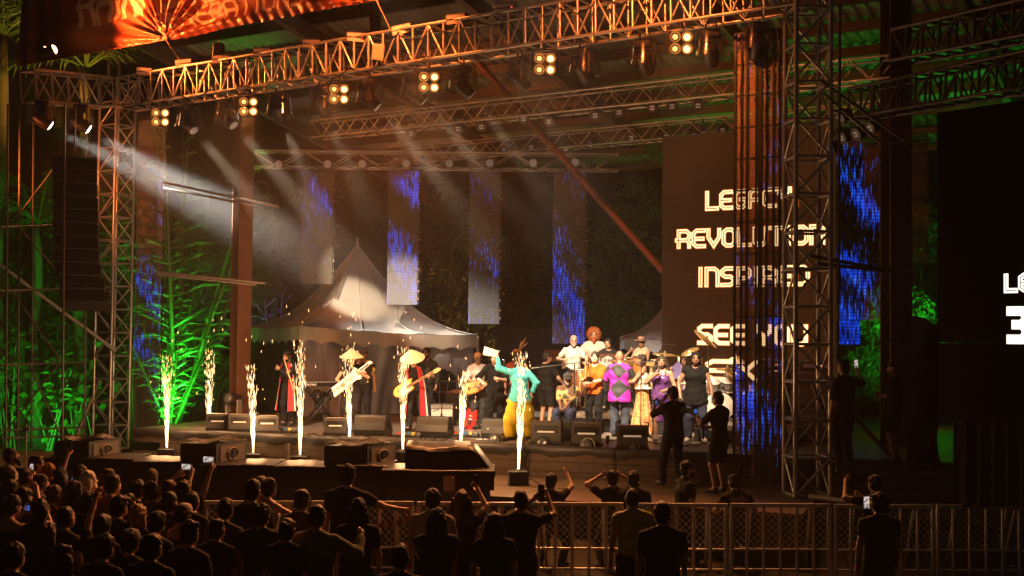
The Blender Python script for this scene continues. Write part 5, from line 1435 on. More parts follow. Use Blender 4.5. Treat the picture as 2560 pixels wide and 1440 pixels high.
bb.grid(bigcov, 60, 20); tag(bb.build('covered_speaker', SHEET, None, 'all'), 'big speaker hidden under a black sheet with a pulled-out corner', 'loudspeaker')
p = at(1122, 1210, 19.0); mb = MB(); mb.box((0, 0, 0), (.17, .006, .21), look(p, (0, 1, 0))); nt_ = mb.build('paper_notice', M('notice_paper', (.42, .30, .24), .7)); tag(nt_, 'pale paper notice stuck on the widest subwoofer', 'sign')
for dz in (-.107, .107): MB().box((0, -.004, dz), (.12, .004, .02), look(p, (0, 1, 0))).build('red_tape', M('red_tape', (.45, .06, .04), .5), nt_)

# crowd barriers
BAR = M('galvanised_barrier', (.75, .72, .68), .36, .55, .25, 14)
BZ = GZ + 1.08
bx0, bx1 = onz(512, 1256, BZ), onz(2600, 1268, BZ)
npan = 8
for i in range(npan):
    a = bx0 + (bx1 - bx0) * (i / npan); c = bx0 + (bx1 - bx0) * ((i + 1) / npan - .004)
    if i % 2: a = a + Vector((0, .04, 0)); c = c + Vector((0, .04, 0))
    d = (c - a); L = d.length; d.normalize(); n_ = Vector((-d.y, d.x, 0))
    root = empty('crowd_barrier', Vector((a.x, a.y, GZ))); tag(root, f'{ORD[i]} steel crowd barrier panel from the left', 'barrier', 'crowd barrier panels')
    f = lambda x, z, y=0.: Vector((a.x, a.y, 0)) + d * x + n_ * y + Z * z
    MB().box((0, 0, 0), (L, .05, .055), Matrix(((d.x, n_.x, 0, f(L / 2, BZ).x), (d.y, n_.y, 0, f(L / 2, BZ).y), (0, 0, 1, BZ), (0, 0, 0, 1)))).build('top_rail', BAR, root)
    for z in (GZ + .42, GZ + .12): tube_part('rail', f(0, z), f(L, z), .018, BAR, root)
    npo = 6
    for j in range(npo + 1):
        x = L * j / npo; tube_part('post', f(x + (.02 if j == 0 else -.02 if j == npo else 0), GZ + .01), f(x + (.02 if j == 0 else -.02 if j == npo else 0), BZ - .03), (.032 if j in (0, npo) else .024), BAR, root)
    for j in (.2, .8): tube_part('back_stay', f(L * j, BZ - .04, .02), f(L * j + .12, GZ + .02, .75), .024, BAR, root)
    mb = MB(); st = .105
    x = -BZ
    while x < L:
        for sg in (1, -1):
            x0, x1_ = x, x + .62
            za, zb_ = (GZ + .44, GZ + 1.06) if sg > 0 else (GZ + 1.06, GZ + .44)
            t0 = max(0, -x0 / .62); t1 = min(1, (L - x0) / .62)
            if t1 > t0: mb.tube([f(x0 + .62 * t0, za + (zb_ - za) * t0, -.004 * sg), f(x0 + .62 * t1, za + (zb_ - za) * t1, -.004 * sg)], .0022, 4, False)
        x += st
    mo = mb.build('chain_link_mesh', BAR, root); mo['kind'] = 'stuff'
# red and white tape between the barriers
bb = MB(); A_ = at(925, 1322, 18.4); B_ = at(1062, 1288, 18.4); n = 12
bb.add([tuple(A_ + (B_ - A_) * (i / n) + Z * (-.05 * math.sin(PI * i / n) + s_)) for s_ in (0, .075) for i in range(n + 1)], [(i, i + 1, n + 2 + i, n + 1 + i) for i in range(n)])
bb.m = [i % 2 for i in range(n)]
tag(bb.build('hazard_tape', [M('tape_red', (.5, .03, .03), .5), M('tape_white', (.6, .55, .5), .5)]), 'red and white striped tape tied across the barrier', 'tape')
# small sign on a pole at the left
p = at(66, 1073, 24.); root = empty('pole_sign', (p.x, p.y, 0)); tag(root, 'small white plate with dark marks on a thin pole at the left', 'sign')
tube_part('pole', Vector((p.x, p.y, 0)), p + Z * .1, .014, PIPE, root); pl_ = MB().box((0, -.02, 0), (.13, .01, .09), Matrix.Translation(p)).build('plate', M('white_plate', (.55, .5, .45), .6), root)
mb = MB()
for ch, x in text_layout('H:')[0]:
    for pl in FONT[ch]: ribbon(mb, [(p.x - .045 + (x + q_[0]) * .075, p.z - .03 + q_[1] * .06) for q_ in pl], .014, lambda a, c, l: (a, p.y - .028, c), 0)
mb.build('plate_lettering', BLACK, pl_)

# ---- cables swagged along the trusses, chain hoists
def swag(P, Q, sag, n, label, r=.012, wob=.05):
    pts = []
    for i in range(n * 6 + 1):
        t = i / (n * 6); ph = (i % 6) / 6
        p = P + (Q - P) * t; pts.append(p + Z * (-sag * math.sin(PI * ph) * rng.uniform(.7, 1.2)) + Vector((0, -.02 + wob * rng.uniform(-.5, .5), 0)))
    mb = MB(); mb.tube(pts, r, 5); tag(mb.build('power_cable', RUBBER, None, 'all'), label, 'cable', 'cables tied along the trusses')
fd = (FT1 - FT0)
swag(FT0 - Z * .30 - NB * .34, FT0 + fd * .55 - Z * .30 - NB * .34, .16, 9, 'black cable looping along the left part of the front truss')
swag(FT0 + fd * .5 + Z * .30 - NB * .34, FT1 + Z * .30 - NB * .34, .22, 9, 'black cable looping along the right part of the front truss')
swag(R1a - Z * .2, R1b - Z * .2, .14, 16, 'black cable looping along the first rear truss')
swag(R2a - Z * .2, R2b - Z * .2, .14, 14, 'black cable looping along the second rear truss')
swag(H0 - Z * .18 - Vector((0, .22, 0)), H1 - Z * .18 - Vector((0, .22, 0)), .10, 12, 'thin cable looping along the level backdrop truss', .009)
for i, f_ in enumerate((.18, .45, .72)):
    p = FT0 + fd * f_ + Z * (TH / 2 + .3); root = empty('chain_hoist', p); tag(root, f'{ORD[i]} chain hoist from the left holding up the front truss', 'hoist', 'chain hoists')
    MB().box((0, 0, 0), (.26, .20, .40), Matrix.Translation(p), bev=.03).build('motor_housing', BLACKM, root); tube_part('chain', p + Z * .2, p + Z * 1.7, .012, DPIPE, root); MB().tube([p - Z * .2, p - Z * .3], .03, 8).build('hook', GREYP, root)
# ---- pedals, leads and papers on the stage floor
def pedal_board(px, py, label, rz=0.):
    p = onz(px, py, STAGE_Z + .012); root = empty('pedal_board', p, R(rz)); tag(root, label, 'pedals')
    MB().box((0, 0, .02), (.55, .28, .04), bev=.008).build('board', BLACK, root, world=False)
    for j in range(5): 
        q = MB().box((-.21 + .105 * j, .02 * (-1) ** j, .065), (.075, .12, .05), bev=.006).build('effect_pedal', M('pedal_%d' % j, ((.5, .1, .05), (.6, .55, .5), (.08, .2, .45), (.7, .5, .1), (.2, .2, .2))[j], .35), root, world=False); MB().lathe([(.012, .09), (.012, .10)], 8, Matrix.Translation((-.21 + .105 * j, -.03, 0))).build('foot_switch', CHROME, q, world=False)
pedal_board(1022, 1092, 'row of effect pedals at the feet of the stooping guitarist', -10); pedal_board(1165, 1090, 'row of effect pedals before the guitarist in the white T-shirt', -8); pedal_board(712, 1080, 'small pedal board by the flautist', 5)
for i, (x0, y0, x1, y1) in enumerate(((1135, 1078, 1210, 1098), (1240, 1096, 1420, 1092), (1500, 1098, 1640, 1104), (690, 1082, 860, 1090), (1040, 1096, 1150, 1098), (1640, 1110, 1760, 1112))):
    mb = MB(); mb.tube([onz(x0 + (x1 - x0) * j / 20 + rng.uniform(-5, 5), y0 + (y1 - y0) * j / 20 + 3 * math.sin(j * 1.3 + i), STAGE_Z + .02) for j in range(21)], .010, 5)
    tag(mb.build('stage_cable', RUBBER, None, 'all'), f'{ORD[i]} loose black lead from the list lying across the stage floor'.replace(' from the list', ''), 'cable', 'loose leads on the stage floor')
for i, (px, py) in enumerate(((1205, 1098), (1345, 1101))):
    p = onz(px, py, STAGE_Z + .014); tag(MB().box((0, 0, 0), (.21, .30, .002), Matrix.Translation(p) @ Matrix.Rotation(R(20 + 40 * i), 4, 'Z')).build('set_list', M('set_list_paper', (.7, .68, .62), .8)), ('white paper on the stage floor beside the pale bottle', 'white paper on the stage floor at the dancer feet')[i], 'paper')

# ================================================================== PEOPLE: a smooth implicit surface meshed per figure
class Field:
    def __init__(s, lo, hi, h):
        s.h = h; s.lo = np.array(lo, np.float32); n = np.ceil((np.array(hi) - s.lo) / h).astype(int) + 1
        s.n = n; s.ax = [s.lo[i] + h * np.arange(n[i], dtype=np.float32) for i in range(3)]
        s.V = np.full(n, .25, np.float32)
    def sub(s, lo, hi, pad):
        sl = []
        for i in range(3):
            a = int(max(0, math.floor((lo[i] - pad - s.lo[i]) / s.h))); b = int(min(s.n[i], math.ceil((hi[i] + pad - s.lo[i]) / s.h) + 1))
            if b <= a: return None
            sl.append(slice(a, b))
        X = s.ax[0][sl[0]][:, None, None]; Y = s.ax[1][sl[1]][None, :, None]; Zz = s.ax[2][sl[2]][None, None, :]
        return tuple(sl), X, Y, Zz
    def blend(s, sl, d, k):
        v = s.V[sl]
        if k <= 0: s.V[sl] = np.minimum(v, d); return
        hh = np.clip(.5 + .5 * (v - d) / k, 0, 1)
        s.V[sl] = v * (1 - hh) + d * hh - k * hh * (1 - hh)
    def cap(s, a, b, r1, r2, k=.03):
        a = np.array(a, np.float32); b = np.array(b, np.float32); r = max(r1, r2)
        g = s.sub(np.minimum(a, b), np.maximum(a, b), r + .07)
        if g is None: return
        sl, X, Y, Zz = g; ba = b - a; L = float(ba @ ba) + 1e-9
        t = np.clip(((X - a[0]) * ba[0] + (Y - a[1]) * ba[1] + (Zz - a[2]) * ba[2]) / L, 0, 1)
        d = np.sqrt((X - a[0] - t * ba[0]) ** 2 + (Y - a[1] - t * ba[1]) ** 2 + (Zz - a[2] - t * ba[2]) ** 2) - (r1 + (r2 - r1) * t)
        s.blend(sl, d, k)
    def ecap(s, a, b, ra, rb, rt, fw, k=.04, open_=False):
        """elliptical tapered capsule; ra, rb = (half width, half depth) at the ends"""
        a = np.array(a, np.float32); b = np.array(b, np.float32); rt = np.array(rt, np.float32); fw = np.array(fw, np.float32); r = max(*ra, *rb)
        g = s.sub(np.minimum(a, b), np.maximum(a, b), r + .07)
        if g is None: return
        sl, X, Y, Zz = g; ba = b - a; L = float(ba @ ba) + 1e-9
        t0 = ((X - a[0]) * ba[0] + (Y - a[1]) * ba[1] + (Zz - a[2]) * ba[2]) / L; t = np.clip(t0, 0, 1)
        q = [X - a[0] - t * ba[0], Y - a[1] - t * ba[1], Zz - a[2] - t * ba[2]]
        x = q[0] * rt[0] + q[1] * rt[1] + q[2] * rt[2]; y = q[0] * fw[0] + q[1] * fw[1] + q[2] * fw[2]
        rx = ra[0] + (rb[0] - ra[0]) * t; ry = ra[1] + (rb[1] - ra[1]) * t; rz = np.minimum(rx, ry) * .8
        z2 = np.maximum(q[0] ** 2 + q[1] ** 2 + q[2] ** 2 - x ** 2 - y ** 2, 0)
        k0 = np.sqrt((x / rx) ** 2 + (y / ry) ** 2 + z2 / rz ** 2); k1 = np.sqrt((x / rx ** 2) ** 2 + (y / ry ** 2) ** 2 + z2 / rz ** 4) + 1e-6
        s.blend(sl, k0 * (k0 - 1) / k1, k)
    def ell(s, c, r, Rm=None, k=.02, cut=False):
        c = np.array(c, np.float32); g = s.sub(c, c, max(r) + .06)
        if g is None: return
        sl, X, Y, Zz = g; x, y, z = X - c[0], Y - c[1], Zz - c[2]
        if Rm is not None:
            x, y, z = [Rm[0][i] * x + Rm[1][i] * y + Rm[2][i] * z for i in range(3)]
        k0 = np.sqrt((x / r[0]) ** 2 + (y / r[1]) ** 2 + (z / r[2]) ** 2); k1 = np.sqrt((x / r[0] ** 2) ** 2 + (y / r[1] ** 2) ** 2 + (z / r[2] ** 2) ** 2) + 1e-6
        d = k0 * (k0 - 1) / k1
        if cut: s.V[sl] = np.maximum(s.V[sl], -d)
        else: s.blend(sl, d, k)
    def clip(s, p, n):
        """remove the side the normal n points to"""
        X = s.ax[0][:, None, None]; Y = s.ax[1][None, :, None]; Zz = s.ax[2][None, None, :]
        s.V = np.maximum(s.V, (X - p[0]) * n[0] + (Y - p[1]) * n[1] + (Zz - p[2]) * n[2])
    def wrinkle(s, amp, f, seed=0.):
        X = s.ax[0][:, None, None]; Y = s.ax[1][None, :, None]; Zz = s.ax[2][None, None, :]
        s.V = s.V + amp * (np.sin(f * (Zz + .6 * X) + seed + 2 * np.sin(f * .4 * X + seed)) * np.cos(f * .7 * (Y - .5 * Zz) + seed * 2) + .6 * np.sin(f * 1.7 * (X + .3 * Zz) + 3 * seed) * np.cos(f * 1.1 * Y))
    def mesh(s):
        V = s.V; n = np.array(V.shape); sg = V < 0
        cnt = np.zeros(n - 1, np.float32); pos = np.zeros((*(n - 1), 3), np.float32)
        cross = []
        I = np.indices(V.shape)
        for ax in range(3):
            a = [slice(None)] * 3; b = [slice(None)] * 3; a[ax] = slice(0, -1); b[ax] = slice(1, None)
            cr = sg[tuple(a)] != sg[tuple(b)]; idx = np.argwhere(cr)
            if len(idx) == 0: cross.append((idx, None)); continue
            v0 = V[tuple(a)][cr]; v1 = V[tuple(b)][cr]; t = v0 / (v0 - v1)
            P = idx.astype(np.float32); P[:, ax] += t
            o = [i for i in range(3) if i != ax]
            for d0 in (0, -1):
                for d1 in (0, -1):
                    c = idx.copy(); c[:, o[0]] += d0; c[:, o[1]] += d1
                    ok = ((c >= 0) & (c < n - 1)).all(1); cc = c[ok]
                    np.add.at(cnt, tuple(cc.T), 1); np.add.at(pos, tuple(cc.T), P[ok])
            cross.append((idx, sg[tuple(a)][cr]))
        m = cnt > 0; vid = np.full(m.shape, -1, np.int64); vid[m] = np.arange(m.sum())
        verts = pos[m] / cnt[m][:, None] * s.h + s.lo
        faces = []
        for ax in range(3):
            idx, inside = cross[ax]
            if inside is None: continue
            o = [(ax + 1) % 3, (ax + 2) % 3]
            ok = (idx[:, o[0]] > 0) & (idx[:, o[1]] > 0) & (idx[:, o[0]] < n[o[0]] - 1) & (idx[:, o[1]] < n[o[1]] - 1)
            c = idx[ok]; ins = inside[ok]; q = []
            for d0, d1 in ((0, 0), (-1, 0), (-1, -1), (0, -1)):
                e = c.copy(); e[:, o[0]] += d0; e[:, o[1]] += d1; q.append(vid[tuple(e.T)])
            q = np.stack(q, 1); q[~ins] = q[~ins][:, ::-1]; faces.append(q)
        F = np.concatenate(faces) if faces else np.zeros((0, 4), int)
        return verts, F[(F >= 0).all(1)]

def np_mesh(name, verts, faces, mats, extra=None):
    me = bpy.data.meshes.new(name)
    vs = verts; fs = faces.tolist(); mi = [0] * len(fs)
    if extra is not None and extra.v:
        b = len(vs); vs = np.concatenate([vs, np.array(extra.v, np.float32)]) if len(vs) else np.array(extra.v, np.float32)
        fs += [tuple(b + i for i in f) for f in extra.f]; mi += extra.m
    me.from_pydata([tuple(map(float, v)) for v in vs], [], fs)
    for m in mats: me.materials.append(m)
    me.polygons.foreach_set('material_index', mi); me.polygons.foreach_set('use_smooth', [True] * len(fs))
    me.update(); return me

SKINS = {'pale': (.58, .36, .25), 'mid': (.45, .26, .16), 'tan': (.36, .19, .11), 'brown': (.27, .14, .085), 'dark': (.16, .085, .055)}
def skin(n): return M('skin_' + n, SKINS[n], .45, 0, .12, 18)
HAIRC = {'black': (.012, .010, .009), 'dark': (.03, .02, .014), 'brown': (.07, .04, .022), 'red': (.30, .09, .03), 'blond': (.34, .20, .09), 'grey': (.30, .28, .26), 'white': (.62, .58, .52)}
def hairm(n): return M('hair_' + n, HAIRC[n], .55, 0, .35, 40, .3, .2)
def clothm(rgb, rough=.85): return M('cloth_%d_%d_%d' % tuple(int(c * 255) for c in rgb), rgb, rough, 0, .22, 9, .15, .15)
EYE = M('eye_dark', (.02, .015, .012), .2); LIP = M('lips', (.28, .09, .07), .4)

def ik(a, c, l1, l2, hint):
    d = c - a; L = d.length
    if L > (l1 + l2) * .995: c = a + d * ((l1 + l2) * .995 / L); d = c - a; L = d.length
    L = max(L, abs(l1 - l2) + .02); dn = d.normalized()
    x = (l1 * l1 - l2 * l2 + L * L) / (2 * L); y = math.sqrt(max(0, l1 * l1 - x * x))
    h = Vector(hint); h = h - dn * h.dot(dn)
    h = h.normalized() if h.length > 1e-5 else Vector((0, -1, 0))
    return a + dn * x + h * y, c

ARMS = {
 'down': ((.27, .06, .80), (-.27, .06, .80)), 'phone': ((.10, .38, 1.60), (-.10, .38, 1.58)), 'phone_r': ((.16, .36, 1.72), (-.26, .08, .85)), 'high_r': ((.20, .26, 1.98), (-.26, .08, .85)),
 'cam': ((.12, .26, 1.55), (-.10, .28, 1.54)), 'clap': ((.05, .36, 1.42), (-.05, .36, 1.42)), 'fist': ((.42, .22, 1.42), (-.27, .06, .85)), 'fold': ((-.06, .27, 1.18), (.08, .28, 1.14)), 'side_r': ((.62, .25, 1.22), (-.26, .06, .85)),
 'lean': ((.22, .42, 1.10), (-.22, .42, 1.10)), 'head': ((.20, .10, 1.66), (-.20, .10, 1.66)), 'high_l': ((.26, .08, .85), (-.22, .24, 1.96)),
}
PEOPLE = 0
def person(label, pos, rz, H=1.72, g=1., sk='mid', arms='down', lean=0., sidel=0., head=(0, 0), feet=((.11, 0), (-.11, 0)), drop=0., sit=False,
           top=(.03, .03, .03), sleeve=.5, hem=None, tank=False, legs='trousers', legc=(.02, .02, .025), leglen=1., shoe=(.03, .03, .03),
           hair='short', hc='black', beard=None, hat=None, glasses=False, res=.018, group=None, curl=.8, elbows=None, flare=0., topmat=None, legmat=None, bra=False, rough=.85, cat='person'):
    global PEOPLE
    PEOPLE += 1
    sc = H / 1.75
    root = empty('person', pos, R(rz)); tag(root, label, cat, group)
    root.scale = (sc, sc, sc)
    V = lambda *a: Vector(a)
    hipz = .93 - drop
    if sit: hipz = .50
    pel = V(0, 0, hipz + .02)
    Rl = Matrix.Rotation(R(sidel), 3, 'Y') @ Matrix.Rotation(R(-lean), 3, 'X')
    up = lambda x, y, z: pel + Rl @ V(x, y, z - .95)
    rt = Rl @ V(1, 0, 0); fw = Rl @ V(0, 1, 0)
    waist = up(0, 0, 1.08); chest = up(0, .01, 1.28); shl = up(0, 0, 1.42); nk0 = up(0, -.005, 1.46); nk1 = up(0, .02, 1.54)
    Rh = Rl @ Matrix.Rotation(R(head[0]), 3, 'Z') @ Matrix.Rotation(R(lean * .6 - head[1]), 3, 'X')
    hc_ = nk1 + Rh @ V(0, .022, .095)
    hp = lambda x, y, z: hc_ + Rh @ V(x, y, z)
    HM = [[Rh[i][j] for j in range(3)] for i in range(3)]
    aw = ARMS[arms] if isinstance(arms, str) else arms
    J = {}
    for sgn, i in ((1, 0), (-1, 1)):
        sh = up(sgn * .18 * (.6 + .4 * g), 0, 1.395); tgt = V(*aw[i]); tgt.z -= drop if not sit else .43
        hint = elbows[i] if elbows else (sgn * .8, -.35, -.65)
        el, wr = ik(sh, tgt, .285, .255, hint)
        J[sgn] = (sh, el, wr)
        hip = pel + V(sgn * .095, 0, -.03)
        if sit: kn, an = V(sgn * .15, .46, .50), V(sgn * .14, .42, .09)
        else:
            fx, fy = feet[i][0], feet[i][1]; fz = feet[i][2] if len(feet[i]) > 2 else 0
            kn, an = ik(hip, V(fx, fy, .085 + fz), .435, .415, (sgn * .15, 1, 0))
        toe = an + V(sgn * .03, .15, -.05); J[sgn * 10] = (hip, kn, an, toe)
    P_ = [pel, waist, chest, hc_] + [q for v in J.values() for q in v]
    lo = [min(p[i] for p in P_) - .22 for i in range(3)]; hi = [max(p[i] for p in P_) + .24 for i in range(3)]
    # ---------------- body
    F = Field(lo, hi, res)
    F.ecap(pel, waist, (.155 * g, .105 * g), (.135 * g, .095 * g), rt, fw)
    F.ecap(waist, chest, (.135 * g, .095 * g), (.165 * g, .11 * g), rt, fw); F.ecap(chest, shl, (.165 * g, .11 * g), (.15, .075), rt, fw)
    if bra: 
        for sgn in (1, -1): F.ell(up(sgn * .075, .085 * g, 1.26), (.07, .06, .07), k=.03)
    F.cap(nk0, nk1, .058, .05, .03)
    for sgn in (1, -1):
        F.cap(up(sgn * .03, -.02, 1.475), J[sgn][0], .045, .048, .04)
        sh, el, wr = J[sgn]; hip, kn, an, toe = J[sgn * 10]
        F.cap(sh, el, .052 * (.5 + .5 * g), .04, .035); F.cap(el, wr, .04, .027, .02)
        hd = (wr - el).normalized(); F.cap(wr, wr + hd * .07, .026, .032, .02)
        F.cap(hip, kn, .088 * (.5 + .5 * g), .057, .04); F.cap(kn, an, .056, .038, .03); F.cap(an, toe, .04, .034, .02)
    F.ell(hc_, (.077, .096, .118), HM, .02); F.ell(hp(0, .035, -.06), (.056, .062, .062), HM, .03)
    F.cap(hp(0, .094, .012), hp(0, .114, -.022), .010, .016, .012)
    for sgn in (1, -1): F.ell(hp(sgn * .08, -.005, -.008), (.016, .024, .034), HM, .006)
    vb, fb = F.mesh()
    ex = MB()
    for sgn in (1, -1):                                         # hands: four fingers and a thumb
        sh, el, wr = J[sgn]; hd = (wr - el).normalized(); pn = hd.cross(V(0, 0, 1)); pn = pn.normalized() if pn.length > .1 else V(sgn, 0, 0)
        acr = hd.cross(pn).normalized()
        for q in range(4):
            b0 = wr + hd * .085 + acr * ((q - 1.5) * .019); ln = (.068, .078, .074, .058)[q]
            cu = curl * (1 + .12 * q); d1 = (hd * math.cos(cu * .55) + pn * (sgn * -1) * math.sin(cu * .55)); d2 = (hd * math.cos(cu * 1.5) + pn * (sgn * -1) * math.sin(cu * 1.5))
            m_ = b0 + d1 * ln * .55; ex.tube([b0 - hd * .02, m_, m_ + d2 * ln * .5], [.0095, .009, .007], 5)
        b0 = wr + hd * .03 + acr * .022; ex.tube([b0, b0 + (acr * .75 + hd * .6) * .045, b0 + (acr * .5 + hd * .9) * .08], [.0115, .010, .008], 5)
    for sgn in (1, -1):
        ex.mi = 1
        T = Matrix.Translation(hp(sgn * .032, .088, .012)) @ Rh.to_4x4()
        ex.lathe([(0, -.008), (.012, 0), (0, .008)], 8, T @ Matrix.Diagonal((1, .6, 1, 1)))
        ex.mi = 3; ex.tube([hp(sgn * .016, .096, .034), hp(sgn * .034, .094, .040), hp(sgn * .052, .078, .033)], .006, 5)
    ex.mi = 2; ex.tube([hp(-.024, .088, -.062), hp(0, .098, -.06), hp(.024, .088, -.062)], [.004, .0085, .004], 6)
    obj('body', np_mesh('body', vb, fb, [skin(sk), EYE, LIP, hairm('grey' if hc == 'white' else hc)], ex), root)
    # ---------------- top
    if hem is None: hem = .90
    F = Field(lo, hi, res); e = .016
    hb = up(0, 0, max(hem, .60))
    F.ecap(up(0, 0, min(1.0, hem + .08)), waist, ((.158 + flare) * g + e, (.108 + flare * .8) * g + e), (.14 * g + e, .1 * g + e), rt, fw); F.ecap(waist, chest, (.14 * g + e, .1 * g + e), (.168 * g + e, .112 * g + e), rt, fw)
    if hem < .86: F.ecap(hb, up(0, 0, .98), ((.165 + flare) * g + e, (.115 + flare) * g + e), (.158 * g + e, .108 * g + e), rt, fw)
    F.ecap(chest, shl, (.168 * g + e, .112 * g + e), (.15 + e * .5, .078 + e * .5), rt, fw)
    if bra:
        for sgn in (1, -1): F.ell(up(sgn * .075, .09 * g, 1.26), (.075, .068, .075), k=.03)
    for sgn in (1, -1):
        if not tank: F.cap(up(sgn * .045, -.02, 1.47), J[sgn][0], .046 + e * .5, .05 + e * .5, .05)
        sh, el, wr = J[sgn]
        if sleeve > 0:
            t1 = min(1, sleeve); F.cap(sh, sh + (el - sh) * t1, .052 * (.5 + .5 * g) + e * 1.2, .046 + e * 1.3, .03)
            if sleeve > 1: F.cap(el, el + (wr - el) * min(1, sleeve - 1), .046 + e, .034 + e, .02)
    F.wrinkle(.0075 if res < .02 else .005, 30, PEOPLE)
    F.clip(up(0, 0, hem), tuple(Rl @ V(0, 0, -1)))
    if tank: F.clip(up(0, 0, 1.36), tuple(Rl @ V(0, 0, 1)))
    F.ell(up(0, .045, 1.505), (.062, .085, .065), cut=True)
    for sgn in (1, -1):                                         # open the cuff end
        sh, el, wr = J[sgn]
    vt, ft = F.mesh(); tm = topmat or clothm(top, rough)
    tex = MB()
    if tank:
        for sgn in (1, -1): tex.tube([up(sgn * .085, .10 * g, 1.34), up(sgn * .095, .04, 1.455), up(sgn * .085, -.075, 1.36)], .014, 5)
    obj('shirt' if legs != 'dress' else 'dress', np_mesh('shirt', vt, ft, [tm], tex), root)
    # ---------------- legwear
    F = Field(lo, hi, res); e = .018
    if legs in ('trousers', 'shorts'):
        F.ecap(pel + V(0, 0, -.02), up(0, 0, 1.03), (.158 * g + e * .5, .11 * g + e * .5), (.14 * g + e * .4, .098 * g + e * .4), rt, fw)
        for sgn in (1, -1):
            hip, kn, an, toe = J[sgn * 10]
            if legs == 'shorts': F.cap(hip, hip + (kn - hip) * .95, .092 * (.5 + .5 * g) + e, .078 + e, .03); F.clip(hip + (kn - hip) * .9, tuple((kn - hip).normalized())) if not sit else None
            else: F.cap(hip, kn, .09 * (.5 + .5 * g) + e, .064 + e + flare * .3, .035); F.cap(kn, kn + (an - kn) * .93 * leglen, .064 + e + flare * .3, .05 + e + flare * .5, .03)
        F.wrinkle(.007, 27, PEOPLE * 1.7)
    elif legs in ('skirt', 'dress'):
        bot = V(0, .02, hipz - .85 * leglen + .0); r0 = .165 * g + .02; r1 = r0 + flare
        F.ecap(bot, up(0, 0, .93), (r1, r1 * .8), (r0, .12 * g + .015), rt, V(0, 1, 0)); F.ecap(pel, up(0, 0, 1.06), (r0, .12 * g + .015), (.142 * g + e, .1 * g + e), rt, fw)
        X = F.ax[0][:, None, None]; Y = F.ax[1][None, :, None]; Zz = F.ax[2][None, None, :]
        th = np.arctan2(Y, X); F.V = F.V + np.clip((hipz - Zz) / .8, 0, 1) * .022 * (flare > 0.03) * np.sin(9 * th + 2 * Zz)
        F.wrinkle(.004, 24, PEOPLE); F.clip(bot, (0, 0, -1))
    vl, fl = F.mesh()
    if len(fl): obj({'trousers': 'trousers', 'shorts': 'shorts', 'skirt': 'skirt', 'dress': 'skirt_part'}[legs], np_mesh('legwear', vl, fl, [legmat or clothm(legc)]), root)
    for sgn in (1, -1):
        hip, kn, an, toe = J[sgn * 10]
        F = Field([min(an[i], toe[i]) - .09 for i in range(3)], [max(an[i], toe[i]) + .09 for i in range(3)], min(res, .016))
        F.cap(an + V(0, -.015, -.035), toe + V(0, .02, 0), .05, .042, .02); F.cap(an, an + V(0, 0, -.03), .048, .05, .02); F.clip((0, 0, an.z - .083), (0, 0, -1)); F.clip((0, 0, an.z + .02), (0, 0, 1))
        vs, fs = F.mesh(); obj('shoe', np_mesh('shoe', vs, fs, [clothm(shoe, .5)]), root)
    # ---------------- hair, beard
    F = Field([hc_[i] - .42 for i in range(2)] + [hc_.z - .62], [hc_[i] + .42 for i in range(2)] + [hc_.z + .42], min(res, .015))
    if hair != 'bald':
        if hair == 'afro':
            F.ell(hp(0, -.035, .01), (.17, .15, .175), HM, .02); F.wrinkle(.010, 60, PEOPLE); F.ell(hp(0, .13, -.03), (.085, .13, .115), HM, cut=True)
        else:
            hr = random.Random(PEOPLE * 31); F.ell(hp(hr.uniform(-.008, .008), -.012, .020 + hr.uniform(-.004, .012)), (.084 * hr.uniform(.97, 1.10), .102 * hr.uniform(.97, 1.08), .110 * hr.uniform(.97, 1.12)), HM, .02); F.ell(hp(0, -.045, -.02), (.08, .07, .10 * hr.uniform(.8, 1.15)), HM, .03)
            for q in range(7 if hair != 'crop' else 0): a = hr.uniform(0, 6.28); F.ell(hp(.06 * math.cos(a), -.015 + .07 * math.sin(a), hr.uniform(.04, .10)), (.032, .032, .026), HM, .015)
            if hair == 'bun': F.ell(hp(0, -.11, .07), (.045, .045, .045), HM, .02)
            if hair in ('long', 'dreads', 'braids', 'wavy'):
                L = {'long': .38, 'dreads': .42, 'braids': .58, 'wavy': .30}[hair]
                n = 7 if hair != 'long' else 5
                for q in range(n):
                    a = (q - (n - 1) / 2) / ((n - 1) / 2); x = a * .082; y = -.06 + .055 * abs(a)
                    w = .034 if hair in ('long',) else .026
                    p0 = hp(x, y, .0); p1 = p0 + V(a * .03, -.035, -L * .55); p2 = p0 + V(a * .05, -.03, -L)
                    if hair == 'wavy': w = .042; p1 = p1 + V(a * .03, 0, 0); p2 = p2 + V(a * .05, .03, 0)
                    F.cap(p0, p1, w, w, .02); F.cap(p1, p2, w, w * .6, .02)
            F.wrinkle(.007 if hair in ('short', 'bun') else .004 if hair == 'crop' else .010, 75 if hair != 'wavy' else 50, PEOPLE)
            F.ell(hp(0, .115, -.035), (.078, .085, .105), HM, cut=True)
            if hair == 'crop': pass
        vh, fh = F.mesh(); obj('hair', np_mesh('hair', vh, fh, [hairm(hc)]), root)
    if beard:
        F = Field([hc_[i] - .25 for i in range(2)] + [hc_.z - .45], [hc_[i] + .25 for i in range(2)] + [hc_.z + .2], .013)
        L = {'short': .0, 'full': .05, 'long': .2}[beard]
        F.ell(hp(0, .045, -.075), (.062, .062, .055), HM, .02); F.cap(hp(0, .07, -.10), hp(0, .085, -.11 - L), .045, .03, .03)
        for sgn in (1, -1): F.cap(hp(sgn * .062, .02, -.01), hp(sgn * .05, .05, -.07), .018, .022, .02)
        F.cap(hp(-.03, .098, -.046), hp(.03, .098, -.046), .010, .010, .01); F.wrinkle(.003, 90, PEOPLE); F.ell(hp(0, .108, -.064), (.020, .02, .009), HM, cut=True)
